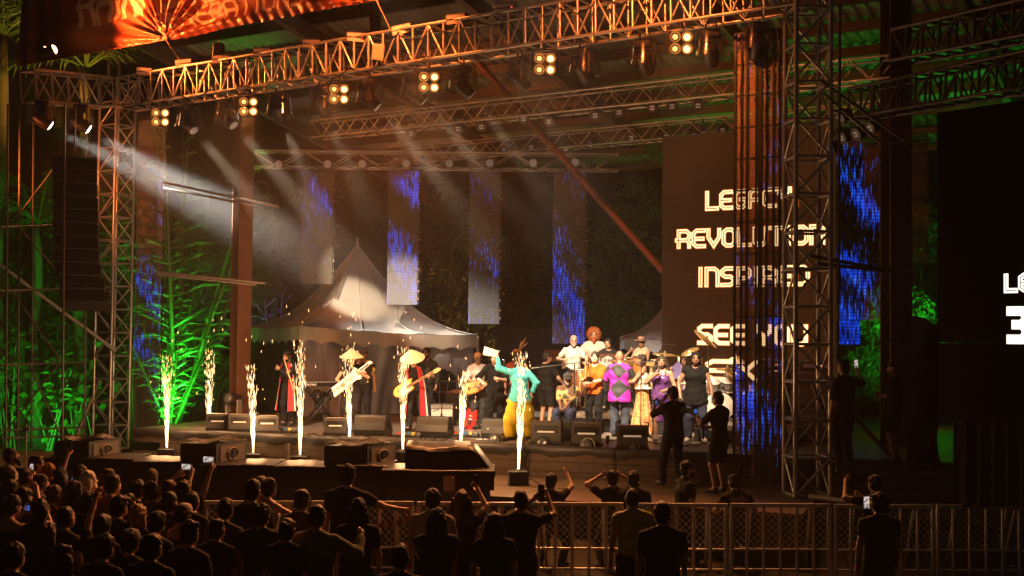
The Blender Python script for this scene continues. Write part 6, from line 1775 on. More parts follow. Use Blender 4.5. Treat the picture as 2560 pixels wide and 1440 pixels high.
        vh, fh = F.mesh(); obj('beard', np_mesh('beard', vh, fh, [hairm('white' if hc == 'white' else hc)]), root)
    if glasses:
        mb = MB()
        for sgn in (1, -1):
            c = hp(sgn * .034, .108, .012); mb.tube([c + Rh @ V(.026 * math.cos(a), 0, .020 * math.sin(a)) for a in [PI * q / 5 for q in range(11)]], .0035, 5); mb.tube([hp(sgn * .058, .104, .016), hp(sgn * .08, 0, .01)], .003, 4)
        mb.tube([hp(-.01, .112, .014), hp(.01, .112, .014)], .003, 4); mb.build('glasses', BLACK, root, 'all', world=False)
    TH_ = Matrix.Translation(hc_) @ Rh.to_4x4()
    if hat:
        kind, hcol = hat[0], hat[1]
        hm_ = clothm(hcol, .75) if len(hat) < 3 else hat[2]
        mb = MB()
        if kind == 'cap':
            mb.lathe([(.098, .03), (.097, .07), (.075, .115), (.03, .135), (0, .138)], 16, TH_ @ Matrix.Diagonal((.92, 1.1, 1, 1)))
            yb = -1 if len(hat) > 3 else 1
            mb.prism([(-.075, .07), (-.07, .14), (-.03, .185), (.03, .185), (.07, .14), (.075, .07)], .008, TH_ @ Matrix.Translation((0, 0, .033)) @ (Matrix.Rotation(R(-8), 4, 'X')) @ Matrix.Diagonal((1, yb, 1, 1)))
        elif kind == 'cone':
            mb.lathe([(.265, .012), (.267, .018), (.15, .115), (.04, .195), (0, .215)], 28, TH_); mb.lathe([(.26, .010), (.14, .10), (.0, .19)], 28, TH_)
        elif kind == 'brim':
            mb.lathe([(.19, .055), (.18, .045), (.105, .05), (.10, .06), (.092, .13), (.06, .148), (0, .145)], 24, TH_ @ Matrix.Diagonal((.92, 1.08, 1, 1))); 
        elif kind == 'beanie':
            mb.lathe([(.098, .0), (.1, .05), (.075, .115), (.03, .135), (0, .138)], 16, TH_ @ Matrix.Diagonal((.92, 1.1, 1, 1)))
        ho = mb.build('hat', hm_, root, 40, world=False)
        if kind == 'brim': MB().lathe([(.103, .062), (.1035, .075), (.1, .088)], 24, TH_ @ Matrix.Diagonal((.93, 1.09, 1, 1))).build('hat_band', clothm((.25, .12, .08)), ho, 'all', world=False)
    W = Matrix.Translation(pos) @ Matrix.Rotation(R(rz), 4, 'Z') @ Matrix.Scale(sc, 4)
    out = {'root': root, 'W': W, 'rh': W @ (J[1][2] + (J[1][2] - J[1][1]).normalized() * .09), 'lh': W @ (J[-1][2] + (J[-1][2] - J[-1][1]).normalized() * .09), 'head': W @ hc_, 'up': lambda x, y, z: W @ up(x, y, z), 'local_up': up, 'hp': hp}
    return out
def facing(rz): return Vector((-math.sin(R(rz)), math.cos(R(rz)), 0))

SCR = M_emit('phone_screen', (.75, .62, .55), 1.1, False, 38.)
def phone(p, face, label, wide=False, lit=True, s=1.):
    T = look(p, face)
    w, h = (.155, .078) if wide else (.078, .155)
    root = empty('smartphone', mat=T @ Matrix.Scale(s, 4)); tag(root, label, 'phone', 'phones held up in the crowd')
    MB().box((0, 0, 0), (w, .009, h), bev=.0).build('phone_body', BLACK, root, world=False)
    MB().box((0, -.0055, 0), (w * .9, .002, h * .9)).build('screen', SCR if lit else BLACK, root, world=False)
def camera(p, face, label, s=1.):
    root = empty('camera_rig', mat=look(p, face) @ Matrix.Scale(s, 4)); tag(root, label, 'camera')
    MB().box((0, 0, 0), (.14, .07, .10), bev=.012).build('camera_body', BLACK, root, world=False); MB().lathe([(.038, 0), (.04, .09), (.045, .16), (.036, .165)], 12, Matrix.Translation((0, .03, 0)) @ rotx(R(-90))).build('lens_barrel', BLACKM, root, 35, world=False)
    MB().box((0, -.037, 0), (.09, .004, .06)).build('rear_screen', M_emit('camera_screen', (.10, .20, .7), .5, False), root, world=False); MB().box((0, 0, .065), (.05, .05, .035), bev=.008).build('viewfinder', BLACK, root, world=False)
# ================================================================== PERFORMERS
def st(px, py, z=STAGE_Z): 
    p = onz(px, py, z); return Vector((p.x, p.y, z + .018))
PR = .0155
def patt(name, a, b_, scale, thr=.5, c=None, kind='noise'):
    if name in MATS: return MATS[name]
    m = M(name, a, .7); nt = m.node_tree; b = nt.nodes['Principled BSDF']; tc = nt.nodes.new('ShaderNodeTexCoord')
    tx = nt.nodes.new('ShaderNodeTexNoise' if kind == 'noise' else 'ShaderNodeTexVoronoi' if kind == 'cell' else 'ShaderNodeTexChecker'); tx.inputs['Scale'].default_value = scale
    cr = nt.nodes.new('ShaderNodeValToRGB'); cr.color_ramp.interpolation = 'CONSTANT'; cr.color_ramp.elements[0].color = (*a, 1); cr.color_ramp.elements[1].position = thr; cr.color_ramp.elements[1].color = (*b_, 1)
    if c: e = cr.color_ramp.elements.new(min(.98, thr + .09)); e.color = (*c, 1)
    mp = nt.nodes.new('ShaderNodeMapping'); mp.inputs['Rotation'].default_value = (0, R(45) if kind == 'check' else 0, R(20)); nt.links.new(tc.outputs['Object'], mp.inputs[0]); nt.links.new(mp.outputs[0], tx.inputs[0])
    nt.links.new(tx.outputs[0] if kind != 'check' else tx.outputs[1], cr.inputs[0]); nt.links.new(cr.outputs[0], b.inputs['Base Color']); return m
STRAW = (.55, .38, .16); STRAWM = M('woven_straw', (.66, .47, .22), .7, 0, .25, 30, .4)
def robe(o, sides=True, col=(.012, .011, .012), trim=(.55, .02, .03), length=.35):
    """open black robe with a red front band and white edging"""
    up_ = o['local_up']; root = o['root']
    def panel(sgn):
        def fn(u, v):
            z = 1.44 - (1.44 - length) * v; a = R(28) + (PI - R(28)) * u
            rx = .20 + .13 * v; ry = .13 + .13 * v
            if v < .08: rx *= .72 + 3.5 * v; 
            wv = .02 * math.sin(u * 17 + v * 3) * v
            q = up_(0, 0, z) if z > .95 else Vector((0, 0, z))
            base = up_(0, 0, z) if z > .95 else Vector((up_(0, 0, .95).x, up_(0, 0, .95).y, z))
            return tuple(base + Vector((sgn * math.sin(a) * (rx + wv), math.cos(a) * (ry + wv), 0)))
        return fn
    for sgn in (1, -1):
        mb = MB(); mb.grid(panel(sgn), 20, 20); mb.build('robe_panel', M('robe_black', col, .85), root, 'all', world=False)
        f = panel(sgn); mb = MB(); mb.grid(lambda u, v: tuple(Vector(f(u * .2, v)) + Vector((0, .012, 0))), 3, 20); tr = mb.build('robe_trim', M('robe_red', trim, .7), root, 'all', world=False)
        mb = MB(); mb.grid(lambda u, v: tuple(Vector(f(.2 + u * .04, v)) + Vector((0, .014, 0))), 1, 20); mb.build('white_edging', M('robe_white', (.7, .66, .6), .8), tr, 'all', world=False)
# 1 flautist
o = person('man in a black robe with red trim bending to play a flute', st(722, 1066), 150, 1.74, .95, 'tan', ((-.16, .30, 1.22), (-.02, .36, 1.30)), lean=12, sidel=-6, head=(10, 18), top=(.012, .011, .012), sleeve=1.9, legc=(.012, .012, .013), hair='short', beard='short', res=PR)
robe(o)
a_ = o['W'] @ o['hp'](0, .12, -.05); d_ = (o['rh'] - a_).normalized(); fl = MB(); fl.tube([a_ - d_ * .06, a_ + d_ * .85], .014, 8); tag(fl.build('bamboo_flute', M('bamboo', (.62, .42, .18), .4, 0, .2, 20), None, 'all'), 'pale bamboo flute slanting down from the flautist mouth', 'flute')
# 2 keytar player and 3 man behind
o = person('keytar player in a wide conical hat and black sleeveless tunic', st(878, 1080), 178, 1.70, 1.05, 'mid', ((.20, .24, 1.06), (-.24, .30, 1.30)), top=(.015, .014, .014), sleeve=.12, legc=(.02, .018, .02), hair='short', hat=('cone', STRAW, STRAWM), head=(-4, 6), hem=.84, res=PR)
kt = empty('keytar', mat=gmtx(o['W'] @ Vector((.02, .27, 1.14)), o['W'].to_3x3() @ Vector((-.78, .05, .62)), o['W'].to_3x3() @ Vector((0, 1, .1)))); tag(kt, 'white keytar slung across the player in the conical hat', 'keytar')
MB().prism([(-.46, -.10), (-.40, .10), (.16, .10), (.26, .16), (.30, .06), (.62, .05), (.64, -.005), (.30, -.02), (.24, -.14), (.14, -.09)], .06, z0=-.03).build('keytar_body', M('white_lacquer', (.72, .68, .60), .3), kt, world=False)
mb = MB(); 
for j in range(22): mb.box((-.40 + j * .024, -.02, .034), (.021, .12, .012))
mb.build('white_keys', M('ivory_keys'), kt, world=False)
mb = MB()
for j in range(22):
    if j % 7 not in (2, 6): mb.box((-.388 + j * .024, .01, .042), (.013, .07, .012))
mb.build('black_keys', BLACK, kt, world=False)
MB().box((.44, .015, .033), (.22, .03, .008)).build('neck_strip', BLACK, kt, world=False)
person('man in a black T-shirt with a yellow print behind the keytar player', st(908, 1062), 172, 1.74, 1.05, 'tan', ((.12, .22, 1.42), (-.30, .06, .80)), topmat=patt('yellow_print', (.02, .02, .022), (.75, .68, .08), 5., .56), legc=(.02, .02, .022), hat=('cap', (.10, .10, .09)), res=PR)
# 4 stooping guitarist and 5 bearded man
o = person('stooping guitarist in a conical straw hat and red-lined black robe', st(1040, 1080), 168, 1.78, 1., 'mid', ((.16, .30, 1.02), (-.40, .36, 1.20)), lean=24, head=(-6, 18), top=(.02, .018, .018), sleeve=.9, legc=(.025, .022, .022), hair='short', hat=('cone', STRAW, STRAWM), feet=((.14, .05), (-.16, -.05)), res=PR)
robe(o, length=.30)
G_STRAT.spawn('electric_guitar', gmtx(o['W'] @ Vector((.03, .30, 1.00)), o['W'].to_3x3() @ Vector((-.86, .12, .48)), o['W'].to_3x3() @ Vector((0, 1, .25))) @ Matrix.Scale(1.05, 4), 'amber electric guitar played by the stooping man in the conical hat', 'guitar')
person('bearded man in glasses and dark jacket behind the stooping guitarist', st(1066, 1062), 158, 1.78, 1.08, 'tan', ((.26, .10, .92), (-.30, .12, .90)), top=(.035, .045, .04), sleeve=1.8, hem=.78, legc=(.02, .02, .02), beard='full', glasses=True, res=PR)
# 6 white T-shirt guitarist
o = person('guitarist in a white T-shirt and peaked cap', st(1192, 1072), 205, 1.70, 1.05, 'mid', ((.14, .28, 1.02), (-.34, .30, 1.16)), head=(-35, 0), top=(.72, .68, .62), sleeve=.6, legc=(.035, .033, .035), hat=('cap', (.50, .36, .20)), res=PR)
G_SEMI.spawn('electric_guitar', gmtx(o['W'] @ Vector((.02, .24, 1.02)), o['W'].to_3x3() @ Vector((-.90, .1, .30)), o['W'].to_3x3() @ Vector((0, 1, .1))), 'sunburst hollow guitar held by the man in the white T-shirt', 'guitar')
# 7 black shirt
person('dark-haired man in a black button shirt bowing under a lifted hat', st(1236, 1088), 190, 1.76, 1., 'pale', ((.30, .22, 1.10), (-.05, .30, 1.18)), head=(-25, 14), top=(.007, .0065, .007), sleeve=.95, legc=(.005, .005, .006), hair='short', hc='dark', res=PR)
# 8 dancer, 9 feathered hat
YEL = M('yellow_trousers', (.50, .35, .010), .75, 0, .2, 5, .2)
o = person('dancer in a turquoise top and wide yellow trousers seen from behind', st(1298, 1100), 18, 1.70, 1.08, 'tan', ((.28, .05, .95), (-.44, .16, 1.72)), lean=4, head=(25, 0), top=(.08, .42, .41), sleeve=1.8, hem=.78, flare=.05, legs='trousers', legmat=YEL, feet=((.20, .04), (-.22, .02)), hair='dreads', hc='black', res=PR)
F = Field([-.6, -.5, 0], [.6, .5, 1.1], .02)
F.ecap((0, 0, .95), (0, 0, .8), (.19, .14), (.23, .17), (1, 0, 0), (0, 1, 0))
for sg in (1, -1): F.cap((sg * .11, 0, .80), (sg * .17, .01, .40), .14, .17, .05); F.cap((sg * .17, .01, .40), (sg * .20, .02, .12), .17, .12, .05)
F.wrinkle(.013, 21, 2.2); F.clip((0, 0, .05), (0, 0, -1)); v_, f_ = F.mesh(); obj('baggy_trousers', np_mesh('baggy', v_, f_, [YEL]), o['root'])
mk = MB(); mk.lathe([(0, -.10), (.06, -.08), (.085, 0), (.06, .09), (0, .11)], 12, Matrix.Translation(o['hp'](.01, -.10, .0)) @ Matrix.Diagonal((1, .45, 1, 1))); mk.build('head_ornament', M('glossy_black_mask', (.02, .02, .022), .1, .3, .3, 30), o['root'], 'all', world=False)
hp_ = o['lh'] + Vector((-.14, -.02, .02)); hm = MB(); hm.prism([(-.16, -.05), (.12, -.10), (.17, .02), (-.13, .12)], .05, look(hp_, (0, 1, .2)) @ rotx(R(90))); tag(hm.build('lifted_hat', M('white_felt', (.72, .68, .62), .9), None, 30), 'white hat lifted off the bowing man by the dancer', 'hat')
o = person('person in a feathered straw hat hidden behind the dancer', st(1290, 1070), 182, 1.76, 1., 'tan', 'down', top=(.45, .12, .05), sleeve=1., legc=(.04, .03, .03), hat=('brim', STRAW, STRAWM), hair='short', res=PR)
ft_ = MB()
for j, (dx, dz, l) in enumerate(((.10, .22, 1), (.16, .26, 1.2), (.05, .26, .8), (.20, .20, .9))):
    b0 = o['hp'](-.05, .0, .12); pts = [b0 + Vector((-dx * t, .0, dz * t * l)) for t in (0, .35, .7, 1)]; ft_.tube(pts, [.004, .014, .018, .004], 6)
ft_.build('feathers', M('pale_feather', (.62, .52, .34), .8, 0, .3, 40), o['root'], 'all', world=False)
# 10 back-turned man
person('man in a black T-shirt and shorts turned towards the percussion', st(1362, 1074), -40, 1.72, 1.05, 'tan', ((.32, .30, 1.00), (-.2, .36, 1.05)), head=(-30, 5), top=(.010, .0095, .0095), sleeve=.6, legs='shorts', legc=(.010, .009, .010), res=PR)
# 11-12 on the riser
person('white-haired man in glasses and pale T-shirt at the back', st(1432, 1022, RZ), 192, 1.70, 1.12, 'pale', ((.32, .26, 1.18), (-.22, .32, 1.12)), head=(-12, 8), top=(.66, .60, .54), sleeve=.6, hc='grey', beard='short', glasses=True, res=PR)
person('tall red-haired man with an afro and a pale pink shirt', st(1483, 1018, RZ), 186, 1.86, 1.1, 'pale', ((.24, .30, 1.10), (-.24, .30, 1.12)), head=(-10, 8), top=(.66, .50, .44), sleeve=1.5, hair='afro', hc='red', beard='full', glasses=True, res=PR)
# 13 trombonist
o = person('trombone player in an orange polo shirt', st(1487, 1086), 150, 1.76, 1.05, 'pale', ((.10, .28, 1.16), (-.02, .34, 1.10)), head=(18, -4), top=(.42, .085, .010), sleeve=.8, legc=(.008, .0075, .008), hc='dark', hair='short', res=PR, hem=.84)
tb = empty('trombone', o['rh']); tag(tb, 'brass trombone hanging from the hands of the man in orange', 'trombone')
c0 = o['rh'] + Vector((-.06, -.05, .1)); mb = MB(); mb.tube([c0 + Vector((.03, 0, .48)), c0 + Vector((.03, 0, -.62)), c0 + Vector((.0, 0, -.70)), c0 + Vector((-.05, 0, -.70)), c0 + Vector((-.08, 0, -.62)), c0 + Vector((-.08, 0, .05))], .010, 8); mb.build('slide', BRASS, tb, 'all')
mb = MB(); mb.tube([c0 + Vector((.10, .02, .45)), c0 + Vector((.10, .02, .1)), c0 + Vector((.10, .02, .0)), c0 + Vector((.10, .0, -.06)), c0 + Vector((.10, -.02, -.09))], [.010, .014, .025, .055, .11], 14, False); mb.build('bell', BRASS, tb, 'all')
tube_part('brace_bar', c0 + Vector((.03, 0, .2)), c0 + Vector((.10, .02, .2)), .007, BRASS, tb)
# 14 seated
person('seated man in a cap and patterned brown shirt', st(1418, 1088), 165, 1.74, 1.12, 'dark', ((.06, .40, 1.02), (-.04, .42, 1.02)), sit=True, head=(16, 6), topmat=patt('brown_camouflage', (.10, .05, .02), (.42, .28, .10), 4.2, .5, (.05, .06, .03)), sleeve=1., legc=(.035, .038, .07), hat=('cap', (.05, .045, .04)), beard='short', hc='grey', res=PR)
ch = empty('stool', st(1418, 1088)); tag(ch, 'black stool under the seated man in the cap', 'stool')
pc_ = st(1418, 1088); MB().box((0, 0, .40), (.38, .36, .06), Matrix.Translation(pc_), bev=.02).build('seat', BLACK, ch)
for dx in (-.15, .15):
    for dy in (-.14, .14): tube_part('leg', pc_ + Vector((dx, dy, .38)), pc_ + Vector((dx * 1.1, dy * 1.1, 0)), .014, BLACKM, ch)
# 15 bass player behind
o = person('bass player with short dark hair hidden behind the bald man', st(1519, 1028, RZ), 200, 1.66, 1., 'mid', ((.12, .28, 1.05), (-.46, .30, 1.45)), top=(.02, .018, .018), sleeve=.7, legc=(.02, .02, .02), head=(-40, 10), hair='short', res=PR)
bk = guitar_kit((.06, .03, .02), (.10, .05, .03), 'strat', (.50, .24, .08)); bk.spawn('bass_guitar', gmtx(o['W'] @ Vector((.0, .30, 1.2)), o['W'].to_3x3() @ Vector((-.88, .18, -.05)), o['W'].to_3x3() @ Vector((0, 1, .2))) @ Matrix.Scale(1.3, 4), 'bass guitar with a long orange neck pointing to the man in the hat', 'guitar')
# 16 bald man
person('bald man in a purple and grey diamond shirt seen from behind', st(1548, 1092), -12, 1.80, 1.2, 'brown', ((.24, .24, 1.0), (-.22, .26, 1.0)), head=(30, 0), topmat=patt('purple_diamonds', (.022, .022, .025), (.34, .012, .32), 3.6, .5, kind='check'), sleeve=.95, hem=.70, flare=.02, legc=(.035, .042, .058), hair='bald', res=PR)
# 17 straw-hat percussionist
person('percussionist in a straw hat, glasses and tooth necklace', st(1604, 1018, RZ), 150, 1.68, 1., 'mid', ((.16, .34, 1.02), (-.10, .40, 1.12)), head=(10, 4), top=(.62, .50, .36), sleeve=0., tank=False, legc=(.03, .03, .03), hat=('brim', (.62, .46, .38)), glasses=True, res=PR)
# 18 braids
o = person('woman with long braids in a white top and orange patterned skirt', st(1606, 1092), 78, 1.72, .95, 'tan', ((.12, .38, 1.10), (-.10, .40, 1.14)), head=(10, 0), top=(.60, .50, .40), sleeve=0., tank=True, bra=True, hem=1.02, legs='skirt', legmat=patt('orange_batik', (.55, .22, .04), (.72, .56, .38), 26., .38, (.42, .15, .03), 'cell'), leglen=1.04, flare=.13, hair='braids', hc='dark', res=PR)
bg = MB(); F = Field([-.25] * 3, [.25] * 3, .016); F.ell((0, 0, 0), (.13, .10, .10)); F.ell((.04, 0, -.14), (.07, .06, .11), k=.05); F.wrinkle(.014, 42, 1.); v_, f_ = F.mesh(); tag(obj('shoulder_bag', np_mesh('bag', v_, f_, [M('beige_suede', (.42, .30, .19), .9, 0, .2, 14, .3)]), None, Matrix.Translation(o['rh'] + Vector((-.02, -.1, -.08)))), 'crumpled beige bag held by the woman with braids', 'bag')
# 19 purple dress
PURP = M('purple_satin', (.10, .035, .155), .28, .25, .2, 6, .15)
o = person('singer in a shiny purple dress with wavy hair and a microphone', st(1652, 1104), 168, 1.72, 1.1, 'brown', ((.10, .26, 1.36), (-.12, .24, 1.06)), head=(8, 0), topmat=PURP, sleeve=0., tank=True, bra=True, hem=.86, legs='dress', legmat=PURP, leglen=.62, flare=-.01, hair='wavy', hc='dark', feet=((.09, .06), (-.09, -.06)), shoe=(.4, .35, .3), res=PR)
mm = MB(); d_ = Vector((.15, .05, 1)).normalized(); mm.tube([o['rh'] - d_ * .05, o['rh'] + d_ * .12], [.013, .02], 8); mc = mm.build('microphone', BLACK, None, 'all'); tag(mc, 'hand-held microphone of the singer in purple', 'microphone'); MB().lathe([(0, -.03), (.026, -.015), (.03, .005), (.02, .026), (0, .032)], 10, Matrix.Translation(o['rh'] + d_ * .14)).build('mic_grille', GREYP, mc, 'all')
fl_ = MB(); fl_.lathe([(0, -.02), (.03, -.01), (.035, .01), (0, .02)], 8, Matrix.Translation(o['hp'](.085, -.02, .04))); fl_.build('hair_flower', M('pink_flower', (.6, .12, .16), .6), o['root'], 'all', world=False)
# 20 curly woman with fan
o = person('curly-haired woman waving a lilac fan behind the others', st(1716, 1078), 120, 1.68, .95, 'pale', ((.18, .34, 1.40), (-.1, .2, 1.1)), head=(10, 0), top=(.32, .28, .34), sleeve=.5, legc=(.05, .05, .06), hair='afro', hc='dark', res=PR)
fn_ = MB(); T = look(o['rh'], (.2, 1, 0)); fn_.prism([(0, 0)] + [(.26 * math.cos(R(a)), .26 * math.sin(R(a))) for a in range(-75, 60, 15)], .006, T @ rotx(R(90))); tag(fn_.build('hand_fan', M('lilac_fan', (.28, .24, .62), .6)), 'lilac hand fan beside the curly-haired woman', 'fan')
# 21 man with dreadlocks
person('man with dreadlocks in a sleeveless black shirt and jeans', st(1738, 1106), 172, 1.80, 1.22, 'brown', ((.30, .12, .92), (-.34, .16, .86)), head=(4, 2), top=(.010, .0095, .010), sleeve=.08, hem=.72, flare=.03, legc=(.028, .032, .055), hair='dreads', hc='black', shoe=(.6, .56, .5), feet=((.15, .02), (-.17, .04)), res=PR)
# 22-24 behind the LED column and tower
person('drummer in a conical hat half hidden by the LED column', st(1838, 1046, DZ), 178, 1.70, 1.05, 'mid', ((.30, .36, 1.05), (-.30, .36, 1.05)), sit=True, top=(.02, .018, .018), sleeve=.9, hat=('cone', STRAW, STRAWM), res=PR)
person('short-haired man in a shiny patterned shirt behind the LED column', st(1862, 1066), 95, 1.74, 1.05, 'mid', 'fold', topmat=patt('silver_pattern', (.08, .08, .09), (.45, .43, .42), 12., .52), sleeve=1.7, legc=(.03, .03, .035), res=PR)
o = person('bald bass player in a dark jacket seen through the right tower', st(2000, 1070), 100, 1.78, 1.05, 'pale', ((.14, .30, 1.02), (-.20, .40, 1.20)), top=(.05, .05, .05), sleeve=1.9, hair='bald', legc=(.03, .03, .03), res=PR)
person('musician in a conical hat and red-trimmed robe behind the right tower', st(1978, 1056), 176, 1.70, 1., 'mid', ((.12, .28, 1.02), (-.32, .32, 1.14)), top=(.30, .02, .03), sleeve=1.6, hat=('cone', STRAW, STRAWM), res=PR)

# ================================================================== CREW
o = person('photographer in black with headphones standing on the platform', st(1683, 1216, PLAT_Z), 28, 1.80, 1.15, 'tan', ((.02, .36, 1.42), (-.16, .38, 1.36)), head=(-5, 0), top=(.012, .012, .012), sleeve=.9, legc=(.012, .012, .013), hair='short', feet=((.16, .0), (-.2, .05)), res=.018)
camera((o['rh'] + o['lh']) / 2 + Vector((0, .04, .02)), facing(20), 'small camera held by the photographer with headphones')
hpn = MB(); hpn.tube([o['hp'](.095 * math.cos(a), -.0, .105 * math.sin(a) + .01) for a in [PI * q / 8 for q in range(9)]], .012, 6)
for sg in (1, -1): hpn.lathe([(.035, -.015), (.038, .0), (.03, .02)], 10, Matrix.Translation(o['hp'](sg * .092, 0, 0)) @ Matrix.Rotation(R(90), 4, 'Y'))
hpn.build('headphones', BLACK, o['root'], 'all', world=False)
o = person('camera operator in black shorts holding a stabiliser rig', st(1798, 1236, PLAT_Z), 42, 1.76, 1., 'tan', ((.06, .30, 1.12), (-.12, .38, 1.26)), head=(10, 0), top=(.012, .012, .012), sleeve=.7, hem=.80, legs='shorts', legc=(.014, .013, .014), hair='short', res=.018)
camera(o['lh'] + Vector((-.05, .08, .12)), facing(50), 'camera on the stabiliser of the operator in shorts', 1.2)
rg = empty('stabiliser', o['rh']); tag(rg, 'black hand-held stabiliser rig below the camera', 'camera rig'); tube_part('handle', o['rh'], o['lh'] + Vector((-.05, .06, .06)), .02, BLACK, rg); tube_part('handle', o['rh'] + Vector((0, 0, -.2)), o['rh'] + Vector((0, 0, .05)), .022, BLACK, rg)
person('stagehand in dark clothes standing behind the LED column', st(1905, 1212, PLAT_Z), 10, 1.76, 1.1, 'tan', 'down', top=(.012, .012, .013), sleeve=.8, legc=(.012, .012, .013), res=.02)
o = person('stagehand in black shorts watching from the right wing', st(2240, 1160), 62, 1.74, 1.05, 'tan', 'fold', top=(.01, .01, .01), sleeve=.7, legs='shorts', legc=(.01, .01, .01), res=.02)
o = person('stagehand in black holding up a phone in the right wing', st(2112, 1168), 30, 1.76, 1.1, 'tan', ((.52, .22, 1.55), (-.26, .06, .85)), top=(.01, .01, .01), sleeve=.9, legc=(.01, .01, .01), res=.02)
phone(o['rh'] + Z * .07, facing(20), 'lit phone held up in the right wing')

# ================================================================== CROWD
CR = .022
def cr(px, py, label, H=1.70, rz=-12, **k):
    z = GZ + (k.pop('hz', None) or (H * .925))
    D = k.pop('D', None)
    p = at(px, py, D) if D else onz(px, py, z)
    if D: k['drop'] = max(0, min(.5, H * .925 - (p.z - GZ))); k.setdefault('feet', ((.16, .1), (-.16, -.1)))
    return person(label, Vector((p.x, p.y, GZ)), rz + rng.uniform(-6, 6), H, k.pop('g', rng.uniform(.95, 1.12)), res=CR, group='crowd watching the stage', **k)
DK = (.016, .015, .016)
o = cr(25, 1143, 'bearded man in a pale T-shirt looking up at the far left', 1.76, -60, top=(.40, .36, .33), beard='full', sk='brown', head=(0, -14), hair='crop', arms='down')
o = cr(14, 1192, 'man at the left edge raising a phone towards the stage', 1.70, -35, arms='phone', top=DK); phone((o['rh'] + o['lh']) / 2 + Z * .05, facing(-30), 'upright lit phone at the far left edge of the crowd')
cr(84, 1163, 'dark-haired man in glasses in profile at the far left', 1.74, -62, top=DK, glasses=True)
cr(60, 1196, 'man with a watch behind the profiled man, hands together', 1.66, -40, top=(.05, .05, .06), arms='clap')
o = cr(116, 1185, 'woman with long reddish hair and a bare arm', 1.68, -35, top=(.20, .02, .02), sleeve=0., tank=True, hair='long', hc='red', sk='pale', arms='high_r'); phone(o['rh'] + Z * .06, facing(-20), 'phone raised above the woman with reddish hair', lit=False)
cr(96, 1210, 'short-haired person in a grey top at the left', 1.66, -45, top=(.10, .09, .10), hair='short', hc='brown', sk='pale')
o = cr(146, 1195, 'dark-haired woman framing a picture with raised hands', 1.66, -35, top=DK, hair='wavy', arms='cam'); camera((o['rh'] + o['lh']) / 2, facing(-30), 'dark camera in the hands of the woman at left', .8)
cr(196, 1190, 'dark-haired man just behind the white-bearded man', 1.72, -30, top=DK)
cr(213, 1204, 'old man with long white hair and beard in a red shirt', 1.78, -52, top=(.35, .02, .02), sleeve=.8, hair='long', hc='white', beard='long', sk='pale', g=1.15)
cr(264, 1198, 'light-brown-haired man with an orange rim of light', 1.72, -30, top=(.10, .05, .03), hc='brown', sk='pale')
cr(276, 1216, 'man in an ochre T-shirt clapping', 1.74, -34, top=(.34, .17, .05), sleeve=.6, arms='clap', hc='dark', sk='pale', g=1.15)
cr(20, 1228, 'dark figure at the left edge lifting both hands', 1.70, -30, top=DK, arms='phone', g=1.1)
cr(340, 1230, 'man in a black T-shirt left of the raised white phone', 1.70, -28, top=DK)
cr(374, 1196, 'person with sunglasses pushed up near the subwoofers', 1.66, -28, top=DK, hair='crop', hc='brown')
cr(373, 1233, 'dark-haired man in a grey collar', 1.72, -24, top=(.06, .06, .07))
o = cr(417, 1230, 'balding man lifting a phone with his right arm', 1.72, -24, top=(.10, .09, .09), sleeve=.6, hair='crop', hc='brown', sk='pale', arms=((.12, .36, 1.86), (-.10, .30, 1.78))); phone((o['rh'] + o['lh']) / 2 + Z * .04, facing(-15), 'sideways lit phone of the balding man', True)
o = cr(455, 1230, 'dark-haired man with a raised bare arm filming', 1.72, -22, top=DK, sleeve=.5, arms=((.30, .26, 1.98), (-.24, .08, .9))); phone(o['rh'] + Vector((-.05, 0, .06)), facing(-12), 'sideways lit phone held high over the barrier end', True)
cr(477, 1259, 'dark-haired man in black before the barrier end', 1.70, -20, top=DK)
cr(452, 1291, 'person in a pale cap turned backwards to us', 1.68, -40, top=(.06, .06, .06), sleeve=0., tank=True, hat=('cap', (.55, .48, .40)), sk='mid')
cr(215, 1262, 'man in black in the middle of the left crowd', 1.74, -26, top=DK, g=1.15)
cr(292, 1272, 'man with a black T-shirt behind the clapping man', 1.74, -24, top=DK, g=1.2)
cr(340, 1292, 'woman with long fair hair lit at the edge', 1.66, -24, top=DK, hair='long', hc='blond', sk='pale')
cr(386, 1312, 'dark figure right of the fair-haired woman', 1.68, -20, top=DK)
cr(94, 1280, 'woman with black hair in a dark blue top', 1.66, -30, top=(.02, .025, .06), sleeve=.5, hair='long')
o = cr(24, 1270, 'woman at the left edge looking through a camera', 1.68, -38, top=DK, sleeve=0., tank=True, hair='bun', arms='cam'); camera((o['rh'] + o['lh']) / 2, facing(-36), 'camera lifted by the woman at the left edge')
cr(160, 1300, 'dark figure with a bare arm at lower left', 1.68, -26, top=DK, sleeve=.2, hair='short', sk='mid')
cr(30, 1398, 'dark head at the bottom left corner', 1.70, -20, top=DK)
cr(150, 1400, 'dark head near the bottom left', 1.66, -15, top=DK, hair='long')
cr(376, 1374, 'dark man low at the bottom left', 1.72, -14, top=DK, g=1.2)
cr(255, 1375, 'dark head low between the left figures', 1.68, -20, top=DK)
cr(628, 1232, 'tall man in a black T-shirt before the barrier', 1.84, -14, top=DK, hair='crop', g=1.2)
cr(650, 1216, 'person with sunglasses on the head behind the tall man', 1.70, -24, top=(.10, .04, .03), hc='brown')
cr(668, 1224, 'woman in a white vest leaning an arm on the barrier', 1.70, -34, top=(.42, .38, .36), sleeve=0., tank=True, hair='bun', sk='mid', arms='side_r')
cr(652, 1294, 'person with a coloured headband over dark hair', 1.72, -16, top=DK, hair='short', g=1.2, sk='mid', hat=('beanie', (.03, .028, .02)))
cr(752, 1256, 'man in glasses and a grey T-shirt', 1.74, -18, top=(.14, .12, .11), hc='brown', sk='pale', glasses=True, g=1.1)
